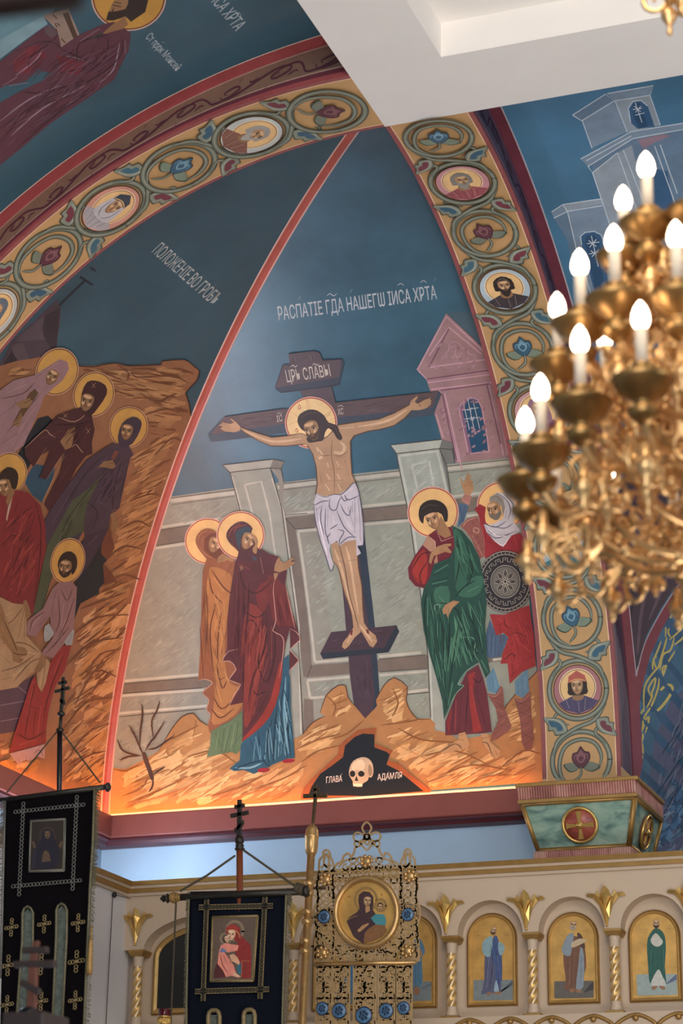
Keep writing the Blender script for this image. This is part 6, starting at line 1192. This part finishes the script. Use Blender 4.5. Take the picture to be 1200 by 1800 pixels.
for cx_, cy_, s_ in ((20, 1630, 1), (77.5, 1624, 1), (137, 1622, 1), (14, 1697, 1.15), (72, 1695, 1.15), (134, 1690, 1.2), (12, 1766, 1), (72, 1760, 1), (132, 1758, 1)):
    m_ = MB(); c = B2(cx_, cy_, .006)
    for dx, dz in ((0, .02), (0, -.02), (.015, .002), (-.015, -.002), (0, .034), (0, -.034), (.027, .003), (-.027, -.003)):
        r = .0075*s_; o_ = c+Vector((dx*s_, 0, dz*s_)); m_.tube([o_+Vector((math.cos(t)*r, 0, math.sin(t)*r)) for t in np.linspace(0, 2*math.pi, 8, endpoint=False)], .0028, 5, True)
    m_.ball(c, .008*s_, (1, .5, 1), 8, 5); m_.build('embroidered_cross', braid, pb2)
m_ = MB(); c = B2(161, 1628, .02); m_.tube([c, B2(160, 1652, .02)], .005, 6); m_.lathe(B2(159.5, 1655, .02), [(.004, .012), (.01, .004), (.009, -.004), (.011, -.02), (.015, -.12), (.014, -.15), (.002, -.15)], 12); m_.build('tassel', tassel_m, pb2)
# ---------------------------------------------------------------- gold staff with a cross
B3 = BPlane(-1.75); s0 = B3(530, 1810)
st = thing('processional_staff', (s0.x, s0.y, FL), 'slim gold processional staff with a small cross on an egg-shaped knob', 'staff')
m_ = MB(); three_bar_cross('cross', B3, 553, [('cross_upright', [(551.5, 1379), (557.5, 1379), (556.5, 1398), (557, 1405), (552, 1447), (547.5, 1447), (551, 1405), (551, 1398)]), ('cross_bar', [(533, 1396), (575, 1394.5), (575, 1402), (533, 1403)]), ('cross_bar', [(546, 1387), (561, 1385), (562, 1390), (546, 1391.5)])], brass_dark, st, .012)
m_ = MB(); a = B3(549, 1445); b = B3(546.5, 1502); ax_ = (a-b).normalized(); hh_ = (a-b).length
m_.lathe(b, [(.02, -.005), (.03, .01), (.036, .05), (.036, .09), (.0385, .094), (.0385, .1), (.036, .104), (.034, .13), (.024, .15), (.014, .155), (.003, hh_)], 20, ax_); m_.build('egg_knob', brass, st)
e_ = B3(531, 1800); dv = (e_-b); k_ = (FL-b.z)/dv.z; m_ = MB().tube([b, Vector((b.x+dv.x*k_*.5, b.y, FL*.5+b.z*.5)), Vector((b.x+dv.x*k_*.7, b.y, FL))], .0205, 16); m_.build('shaft', brass, st)
for yy, xx in ((1553, 543.3), (1570, 542.2), (1603, 540), (1620, 539), (1654, 536.6), (1672, 535.6)):
    c = B3(xx, yy); MB().lathe(c, [(.02, -.016), (.027, -.01), (.029, 0), (.027, .01), (.02, .016)], 18, ax_).build('shaft_ring', brass, st)
# ---------------------------------------------------------------- openwork brass banner with round icon
B4 = BPlane(-1.5); g0 = B4(640, 1800)
mt = thing('metal_banner', (g0.x, g0.y, FL), 'openwork brass banner with a round icon and blue enamel rosettes', 'banner')
enamel = mat('blue enamel', '4a6f90', .35, noise=(60, .7, 1.3)); enamel_d = mat('dark blue enamel', '1c2c48', .25)
def ribbon(m_, pts, w=3.2, th=.006, sm=4, closed=False):
    P_ = smooth_pts(parse(pts), closed, sm) if sm else parse(pts)
    Q = np.vstack([P_, P_[:1]]) if closed else P_
    t = np.gradient(Q, axis=0); t /= np.hypot(*t.T)[:, None]+1e-9; n = np.stack([-t[:, 1], t[:, 0]], 1); V = []
    for i in range(len(Q)):
        a_, b_ = B4(*(Q[i]+n[i]*w/2)), B4(*(Q[i]-n[i]*w/2)); V += [a_, b_, b_+Vector((0, th, 0)), a_+Vector((0, th, 0))]
    Fc = [(i*4+q, i*4+(q+1) % 4, i*4+4+(q+1) % 4, i*4+4+q) for i in range(len(Q)-1) for q in range(4)]+[(0, 1, 2, 3), tuple(len(V)-4+q for q in (3, 2, 1, 0))]
    m_.add(V, Fc); return m_
def mir(q, c=644.5, sl=-.012): return [(2*c-x, y+sl*(2*(c-x))) for x, y in parse(q)]
def scroll(x, y, r, turn, a0=0., n=16, hand=1):
    return [(x+r*(1-.75*t)*math.cos(a0+hand*turn*t), y+r*(1-.75*t)*math.sin(a0+hand*turn*t)) for t in np.linspace(0, 1, n)]
m_ = MB()
for q in ('560,1531 561,1512 567,1505 568,1497 573,1494 578,1497 580,1506 583,1512 586,1524 582,1532', '586,1528 592,1518 600,1514 604,1504 612,1500 616,1506 622,1498 624,1490 632,1486 638,1478 640,1470', '568,1515 573,1500 578,1515 573,1524 568,1515', '560,1531 559,1545 556,1560 559,1580 552,1597 551,1612 556,1630 554,1660 553,1692', '564,1526 570,1520 576,1526 582,1520', '594,1524 604,1514 616,1510 628,1508'):
    ribbon(m_, q, 3.4); ribbon(m_, mir(q), 3.4)
for q in ('632,1480 638,1488 644,1494 650,1488 657,1478', '640,1470 644,1476 648,1470', '628,1490 622,1484 626,1478 632,1484', '661,1490 667,1483 662,1477 656,1484'): ribbon(m_, q, 3)
m_.build('openwork_crest', brass_matte, mt)
m_ = MB()
for a in range(4):
    th = a*math.pi/2-.02; c, s_ = math.cos(th), math.sin(th); L_ = 22 if a != 3 else 24
    q = [(4, -2), (10, -6), (16, -8), (21, -6), (L_+2, 0), (21, 6), (16, 8), (10, 6), (4, 2)]
    if a == 1: q = [(4, -2), (12, -3), (12, 3), (4, 2)]
    ribbon(m_, [(644.5+x*c-y*s_, 1471+x*s_+y*c) for x, y in q], 3, closed=True)
ribbon(m_, [(644.5+5*math.cos(t), 1471+5*math.sin(t)) for t in np.linspace(0, 2*math.pi, 14, endpoint=False)], 3, closed=True); m_.build('crest_cross', brass_matte, mt)
m_ = MB(); rg = random.Random(4)
ribbon(m_, '560,1532 600,1529 644,1526 690,1524 731,1524', 5)
for x, y, r, h in [(x, y, r, h) for y in range(1512, 1690, 12) for x in range(560, 732, 12) for r, h in [(7.2, rg.choice((-1, 1)))]]:
    xx, yy = x+rg.uniform(-1, 1), y-.012*(x-640)+rg.uniform(-1, 1)
    if ((xx-644)/57)**2+((yy-1604)/63)**2 < 1: continue
    if yy < 1532 and not (596 < xx < 692 and yy > 1510-(22-abs(xx-644))*.3): continue
    ribbon(m_, scroll(xx, yy, r, 7.5, rg.uniform(0, 6.28), 12, h), 2.6, .005, 2)
for y in range(1538, 1690, 9):
    for sx in (558, 585, 705, 731):
        ribbon(m_, [(sx, y), (sx+rg.uniform(-3, 3), y+5), (sx, y+10)], 2.6, .005, 2)
for q in ('585,1532 584,1560 587,1580', '704,1525 705,1560 702,1580', '559,1640 575,1650 590,1668 600,1690', '729,1640 714,1650 700,1668 690,1690', '600,1678 622,1670 644,1674 666,1670 690,1676', '560,1600 580,1600', '710,1598 730,1598'): ribbon(m_, q, 4)
m_.build('openwork_plate', brass_matte, mt)
plate = MB()         # pierced ground between the scrolls, lower half
for i in range(13):
    for j in range(5):
        x, y = 558+i*13.4, 1622+j*13.8
        if ((x+6-644)/56)**2+((y+6-1604)/62)**2 < 1 or rg.random() < .16: continue
        c = [B4(x+dx, y+dy-.012*(x-640), -.004) for dx, dy in ((.6, .6), (12.6, .6), (12.6, 13), (.6, 13))]; plate.add(c+[p+Vector((0, .003, 0)) for p in c], [(0, 1, 2, 3), (7, 6, 5, 4)]+[(k, (k+1) % 4, 4+(k+1) % 4, 4+k) for k in range(4)])
plate.build('pierced_ground', brass_matte, mt)
m_ = MB().tube([B4(552, 1695, .01), B4(731, 1691.5, .01)], .011, 10); m_.build('hanging_rod', brass, mt)
for i, (x0, x1, ym) in enumerate(((556, 582, 1773), (586, 613, 1777), (622, 660, 1785), (666, 694, 1777), (697, 723, 1772))):
    m_ = MB(); w_ = x1-x0; o_ = .6
    for q in ([(x0, 1698), (x0-.5, 1840)], [(x1, 1697), (x1-.5, 1840)], [(x0, 1700), (x1, 1699)], [(x0, 1755), (x1, 1754)], [((x0+x1)/2, 1700), ((x0+x1)/2-1, 1752)]): ribbon(m_, q, 4.2, .005, 0)
    for k in range(15):
        y = 1703+k*9.4
        for sx, h in ((.28, 1), (.72, -1)): ribbon(m_, scroll(x0+w_*sx, y, w_*.24, 7, k*1.3, 10, h), 3.1, .005, 2)
    for k in range(9):
        for sx in (.02, .36, .68):
            if rg.random() < .2: continue
            y = 1700+k*15; c = [B4(x0+w_*sx+dx, y+dy, -.004) for dx, dy in ((0, 0), (w_*.31, 0), (w_*.31, 14.4), (0, 14.4))]; m_.add(c+[p+Vector((0, .003, 0)) for p in c], [(0, 1, 2, 3), (7, 6, 5, 4)]+[(q_, (q_+1) % 4, 4+(q_+1) % 4, 4+q_) for q_ in range(4)])
    m_.build('hanging_tab', brass_matte, mt)
for x, y, r in ((567, 1773, 10.5), (596.6, 1777, 12.3), (640, 1785, 14), (679, 1777, 12.3), (709.6, 1772, 10.5), (570, 1612, 10.5), (717, 1608, 10.5)):
    c = B4(x, y, .004); R_ = r*(c-B4(x+1, y, .004)).length; nv = Vector((0, -1, 0))
    o_ = MB().lathe(c, [(0, 0), (R_, 0), (R_, .006), (R_*.9, .009), (0, .01)], 24, nv).build('enamel_rosette', enamel, mt)
    k_ = MB().tube([c+Vector((math.cos(t)*R_*.96, -.006, math.sin(t)*R_*.96)) for t in np.linspace(0, 2*math.pi, 26, endpoint=False)], R_*.09, 6, True)
    for i in range(6): a = i*math.pi/3+.3; k_.ball(c+Vector((math.cos(a)*R_*.42, -.01, math.sin(a)*R_*.42)), R_*.2, (1, .4, 1), 8, 5)
    k_.ball(c+Vector((0, -.01, 0)), R_*.16, (1, .5, 1), 8, 5); q_ = k_.build('rosette_petals', enamel_d); q_.parent = o_; q_.matrix_parent_inverse = Matrix.Translation(-mt.location)
for x, y in ((573, 1546), (721, 1540), (644, 1514), (567, 1675), (716, 1672)):
    c = B4(x, y, .004); k_ = MB().ball(c, .03, (1, .5, .9), 14, 8)
    for i in range(7): a = i*.9; k_.ball(c+Vector((math.cos(a)*.028, -.008, math.sin(a)*.026)), .011, (1, .8, 1), 8, 5)
    k_.build('cast_angel_head', brass, mt)
ringp = [B4(644+54*math.cos(t), 1604+60*math.sin(t), .012) for t in np.linspace(0, 2*math.pi, 48, endpoint=False)]
MB().tube(ringp, .016, 10, True).build('icon_rim', brass, mt)
disc = MB(); pts = [B4(644+53*math.cos(t), 1604+59*math.sin(t), 0) for t in np.linspace(0, 2*math.pi, 48, endpoint=False)]; disc.add(pts+[p+Vector((0, .006, 0)) for p in pts], [tuple(range(48)), tuple(range(95, 47, -1))]); disc.build('icon_panel', icon_gold, mt)
P = Paint(Flat((0, B4.y, 0), (1, 0, 0), (0, 0, 1)), icon_paint, mt, .002); P.gain = 1.1
P.view(500, 1380, .21667); P.ring('8a6a3a', 4, 660, 930, 88, 96); P.ring('8a6a3a', 4, 780, 975, 42, 46); P.lines('8a4a2a', 1.5, '510,905 540,905;525,895 525,920;780,890 800,890;790,880 790,905', 0)
P.fill('3c2428', '505,1108 530,1070 590,1030 610,1000 598,940 605,890 640,862 690,868 720,905 722,970 715,1010 735,1040 760,1090 770,1150 730,1250 640,1290 560,1230', 1).fill('3d7f86', '700,1080 740,1045 770,1050 810,1050 825,1100 815,1150 740,1130', 1).fill('7a5230', '690,1160 740,1130 815,1140 830,1180 790,1230 720,1265 640,1285 650,1200', 1).fill('a87c54', '590,1180 630,1140 680,1120 685,1130 640,1170 610,1195', 1).fill('a87c54', '655,990 690,980 695,1020 660,1040', 1)
P.fill('4a3222', '750,985 760,955 785,950 802,970 800,1000 780,990', 1); P.view(); face(P, 500+672*.21667, 1380+945*.21667, 17, 6, .5, 'a07c58'); face(P, 500+778*.21667, 1380+990*.21667, 10, -4, -.4, 'a07c58'); P.view(500, 1380, .21667).lines('8a6a3a', 1, '505,1100 560,1070 600,1060;560,1230 610,1180;700,1180 760,1200;720,1160 790,1180;720,1220 770,1190', 3); P.view(); P.done('painted_icon', None, 'round painted icon of a mother in dark maroon with child')
for y, xa in ((1561, 571), (1612, 558), (1663, 568)):
    MB().tube([B4(548, y+.6, -.02), B4(xa, y, .012)], .007, 8).build('side_bracket', brass_dark, mt)
MB().tube([B4(640, 1690, -.03), Vector((g0.x, g0.y+.04, FL))], .018, 12).build('pole', brass_dark, mt)
# ---------------------------------------------------------------- small red votive lamp, candle block and the foreground cross
B5 = BPlane(-2.6); c = B5(288, 1800)
lamp = thing('votive_lamp', (c.x, c.y, c.z), 'small red glass votive lamp in a pierced gold holder at the bottom edge', 'lamp')
red_glass = mat('dark red glass', '4a0f16', .08, noise=(20, .8, 1.2)); m_ = MB().lathe(c+Vector((0, 0, .0)), [(.0, .0), (.026, 0), (.027, .03), (.03, .07), (.028, .072), (.024, .07)], 24); m_.build('glass_cup', red_glass, lamp)
m_ = MB()
for k in range(14):
    a = k*2*math.pi/14; m_.tube([c+Vector((math.cos(a)*.031, math.sin(a)*.031, z)) for z in (-.1, .0, .034)], .003, 5); m_.tube([c+Vector((math.cos(a+.22+.1*math.cos(t))*.0315, math.sin(a+.22+.1*math.cos(t))*.0315, .016+.011*math.sin(t))) for t in np.linspace(0, 6.28, 8, endpoint=False)], .002, 4, True)
for z in (-.1, -.02, .002, .034): m_.tube([c+Vector((math.cos(t)*.032, math.sin(t)*.032, z)) for t in np.linspace(0, 2*math.pi, 24, endpoint=False)], .004, 6, True)
m_.build('pierced_holder', gold, lamp); MB().lathe(Vector((c.x, c.y, FL)), [(.14, 0), (.14, .02), (.03, .05), (.016, .2), (.016, c.z-FL-.13), (.034, c.z-FL-.1), (.03, c.z-FL)], 20).build('stand', brass_dark, lamp)
wood_d = mat('dark stained wood', '2a1a14', .55, noise=(10, .7, 1.2)); wood_r = mat('reddish brown wood', '5a2f1c', .5, noise=(10, .75, 1.2))
B6 = BPlane(-6.2); c = B6(55, 1800)
tc_ = thing('wooden_cross', (c.x, c.y, FL), 'dark wooden three-bar cross standing before the black banner', 'cross')
def bar6(nm, q, m, th=.02):
    P_ = [B6(*p) for p in q]; n = len(P_); MB().add([p+Vector((0, -th/2, 0)) for p in P_]+[p+Vector((0, th/2, 0)) for p in P_], [tuple(range(n)), tuple(range(2*n-1, n-1, -1))]+[(i, (i+1) % n, n+(i+1) % n, n+i) for i in range(n)]).build(nm, m, tc_, .002)
bar6('upright', [(59, 1655), (69, 1654), (66, 1700), (63, 1790), (48, 1790), (52, 1700)], wood_r, .018)
bar6('cross_bar', [(41, 1666), (84, 1664), (84, 1675), (41, 1677)], wood_d, .024); bar6('cross_bar', [(26, 1690), (97, 1688), (97, 1699.5), (26, 1701)], wood_d, .024); bar6('cross_bar', [(38, 1724), (42, 1722), (71, 1738), (70, 1749), (66, 1748), (37, 1733)], wood_d, .022)
MB().tube([B6(55, 1785), Vector((c.x, c.y, FL))], .03, 10).build('stand', wood_d, tc_)
B7 = BPlane(-6.7); c = B7(50, 1795); glossy = mat('black glossy metal', '0c0d10', .12, .3)
dm = thing('domed_box', (c.x, c.y, FL), 'black box with a glossy domed lid at the lower left edge', 'box')
MB().ball(B7(50, 1788), .036, (1, 1, .9), 20, 12).build('dome', glossy, dm)
a, b = B7(18, 1783), B7(90, 1783); MB().box((a.x, c.y-.05, FL), (b.x, c.y+.12, a.z)).build('box_body', wood_d, dm, .006)
# ---------------------------------------------------------------- chandelier
bulb_m = mat('lit candle bulb', 'fff0e0', .3, emit=('ffe6cc', 12.)); sleeve_m = mat('ivory candle sleeve', 'd8c8b0', .45, emit=None)
chand_gold = mat('chandelier gilt brass', 'e0b47a', .36, .74, noise=(14, .75, 1.15)); chand_cup = mat('shaded chandelier cup', 'a07a48', .36, .8, noise=(14, .7, 1.15))  # cup colour darkened to hold the shade seen from below
AX, AY = 5.45, -7.48
ch = thing('chandelier', (AX, AY, -.6), 'tiered gilt brass chandelier with lit candle bulbs, hanging at the right', 'chandelier')
m_ = MB().lathe((AX, AY, 0), [(.002, -1.46), (.02, -1.43), (.012, -1.4), (.04, -1.36), (.055, -1.32), (.03, -1.27), (.05, -1.22), (.1, -1.17), (.13, -1.1), (.1, -1.04), (.04, -1.), (.05, -.95), (.075, -.9), (.075, -.84), (.035, -.78), (.03, -.7), (.06, -.66), (.07, -.6), (.03, -.54), (.025, -.45), (.05, -.4), (.055, -.34), (.022, -.28), (.02, -.1), (.04, -.06), (.04, 0), (.018, .05), (.014, .4), (.05, .45), (.06, .5), (.02, .56), (.012, .7)], 24)
m_.build('shaft', chand_gold, ch); MB().tube([(AX, AY, .7), (AX, AY, H+.19)], .01, 8).build('hanging_rod', chand_gold, ch)
def place(mesh_o, mat_w, parent):
    o_ = mesh_o.copy(); COL.objects.link(o_); o_.parent = parent; return o_
def scroll3(m_, c, ex, ez, r, turn, a0, hand=1, rad=.007, n=16):
    m_.tube([c+(ex*math.cos(a0+hand*turn*t)+ez*math.sin(a0+hand*turn*t))*r*(1-.8*t) for t in np.linspace(0, 1, n)], [rad*(1-.45*i/n) for i in range(n)], 6)
def arm_meshes(r, kind):
    """arm in its own frame: root at x=0 (axis), candle axis at x=r, bobeche level z=0"""
    X, Z, Yv = Vector((1, 0, 0)), Vector((0, 0, 1)), Vector((0, 1, 0)); a = MB(); dz = (-.16, -.14, -.1)[kind]
    a.tube(smooth_pts([(.05, 0, dz+.02), (r*.25, 0, dz-.06), (r*.5, 0, dz-.05), (r*.72, 0, dz+.02), (r*.9, 0, dz+.0), (r, 0, dz+.06), (r, 0, -.055)], False, 5).tolist(), .011, 8)
    scroll3(a, Vector((r*.5, 0, dz+.025)), X, Z, .075, 8.5, -1.4, 1); scroll3(a, Vector((r*.78, 0, dz-.045)), X, Z, .06, 8.5, 1.5, -1); scroll3(a, Vector((r*.95, 0, dz-.06)), X, Z, .045, 8, 2.2, 1); scroll3(a, Vector((r*.28, 0, dz+.02)), X, Z, .06, 8, 4., -1)
    for u, w_, s_ in ((.4, .06, 1), (.62, .07, -1), (.86, .06, 1), (.7, .05, 1), (.97, .05, -1)):     # acanthus leaves
        c = Vector((r*u, 0, dz+.01*s_)); V = [c+Vector(p)*w_/.06 for p in ((0, 0, 0), (.02, .016, .02*s_), (.045, .02, .035*s_), (.06, .0, .06*s_), (.04, -.02, .04*s_), (.018, -.016, .022*s_), (.03, 0, .022*s_))]
        a.add(V, [(0, 1, 6), (1, 2, 6), (2, 3, 6), (3, 4, 6), (4, 5, 6), (5, 0, 6)])
    for k in range(5): a.ball((r*(.3+.14*k), 0, dz-.07+.02*(k % 2)), .013, (1, 1, 1.2), 8, 6)
    a.lathe((r, 0, dz-.03), [(.002, -.085), (.012, -.075), (.006, -.06), (.02, -.04), (.026, -.02), (.012, 0), (.01, .03)], 12)
    d = MB().lathe((r, 0, 0), [(.012, -.115), (.034, -.095), (.04, -.078), (.018, -.066), (.024, -.055), (.055, -.038), (.07, -.012), (.076, -.002), (.073, .0), (.04, -.006), (.022, -.004), (.024, .018), (.03, .026), (.03, .034), (.018, .036)], 22)
    s = MB().lathe((r, 0, 0), [(.0145, .03), (.0145, .125), (.012, .128), (.004, .13)], 14)
    b = MB().lathe((r, 0, .128), [(.01, 0), (.0175, .008), (.0212, .021), (.0198, .036), (.0135, .054), (.0058, .066), (.0008, .071)], 18)
    return [a.build('arm', chand_gold), d.build('drip_cup', chand_cup), s.build('candle_sleeve', sleeve_m), b.build('bulb', bulb_m)]
def tier(r, kind, lst):
    P0 = arm_meshes(r, kind)
    for i, (ang, z) in enumerate(lst):
        Mx = Matrix.Translation((0, 0, z-ch.location.z)) @ Matrix.Rotation(math.radians(ang), 4, 'Z'); top = None
        for k, q in enumerate(P0):
            if i == 0: o_ = q
            else: o_ = q.copy(); COL.objects.link(o_)
            if k == 0: o_.parent = ch; o_.matrix_basis = Mx; top = o_
            else: o_.parent = top
BT = -.16      # bulb centre sits this far above the cup
tier(.507, 0, [(a, z+BT) for a, z in ((163, -.848), (-167, -.85), (-142, -.853), (-122, -.792), (-102, -.783))]+[(a, -.83+BT) for a in (-80, -58, -36, -14, 8, 30, 52, 74, 96, 118, 140)])
tier(.42, 1, [(a, z+BT) for a, z in ((149, -.494), (-165, -.54), (-135, -.523), (-117, -.51), (-94, -.547))]+[(a, -.52+BT) for a in (-72, -48, -24, 0, 24, 48, 72, 96, 122)])
tier(.25, 2, [(a, z+BT) for a, z in ((-153, -.265), (-124, -.23))]+[(a, -.24+BT) for a in (-92, -58, -24, 12, 48, 84, 120, 160)])
# ring galleries of scrolls between the tiers, and hanging pendants
def gallery(name, r, z, n, h, seed):
    X = []
    for k in range(n):
        a = 2*math.pi*k/n; m_ = MB(); c = Vector((AX+r*math.cos(a), AY+r*math.sin(a), z)); t = Vector((-math.sin(a), math.cos(a), 0)); Z = Vector((0, 0, 1)); rd = Vector((math.cos(a), math.sin(a), 0))
        L_ = 2*math.pi*r/n
        scroll3(m_, c+t*L_*.22, t, Z, h*.42, 8.5, 2.6, 1, .008); scroll3(m_, c-t*L_*.22, t, Z, h*.42, 8.5, .5, -1, .008); scroll3(m_, c+Z*h*.4, rd, Z, h*.35, 7, -1, 1, .007); scroll3(m_, c-Z*h*.35+rd*.03, rd, Z, h*.4, 7.5, 1, -1, .008)
        m_.tube([c-t*L_*.52-Z*h*.4, c-Z*h*.55, c+t*L_*.52-Z*h*.4], .008, 6); m_.ball(c+Z*h*.55, .016, (1, 1, 1.4), 8, 6); m_.ball(c, .02, (1, 1, 1), 8, 6)
        m_.lathe(c-Z*h*.62, [(.001, -.09), (.01, -.075), (.004, -.06), (.02, -.035), (.024, -.015), (.01, 0), (.006, .02)], 10)
        for s_ in (-1, 1): V = [c+rd*.01+t*s_*x+Z*y for x, y in ((0, -.01), (.03, .0), (.055, .03), (.05, .06), (.025, .03), (.01, .015))]; m_.add(V, [(0, 1, 5), (1, 4, 5), (1, 2, 4), (2, 3, 4)])
        m_.build(name, chand_gold, ch)
gallery('scroll_gallery', .36, -1.06, 16, .13, 1); gallery('scroll_gallery', .3, -.78, 14, .15, 2); gallery('scroll_gallery', .22, -.5, 10, .13, 3)
gallery('crown_scroll', .105, .42, 6, .11, 5)
# dark blurred edge of something close to the camera at the upper left corner
c = at_dist(60, -10, 2.5); d = (at_dist(200, -24, 2.5)-at_dist(-80, 4, 2.5)).normalized()
tag(MB().tube([c-d*.2, c+d*.05, c+d*.058], [.024, .024, .008], 14).build('wooden_rod', mat('dark brown wood', '2a1812', .6)), 'dark brown rod out of focus at the upper left corner', 'rod')
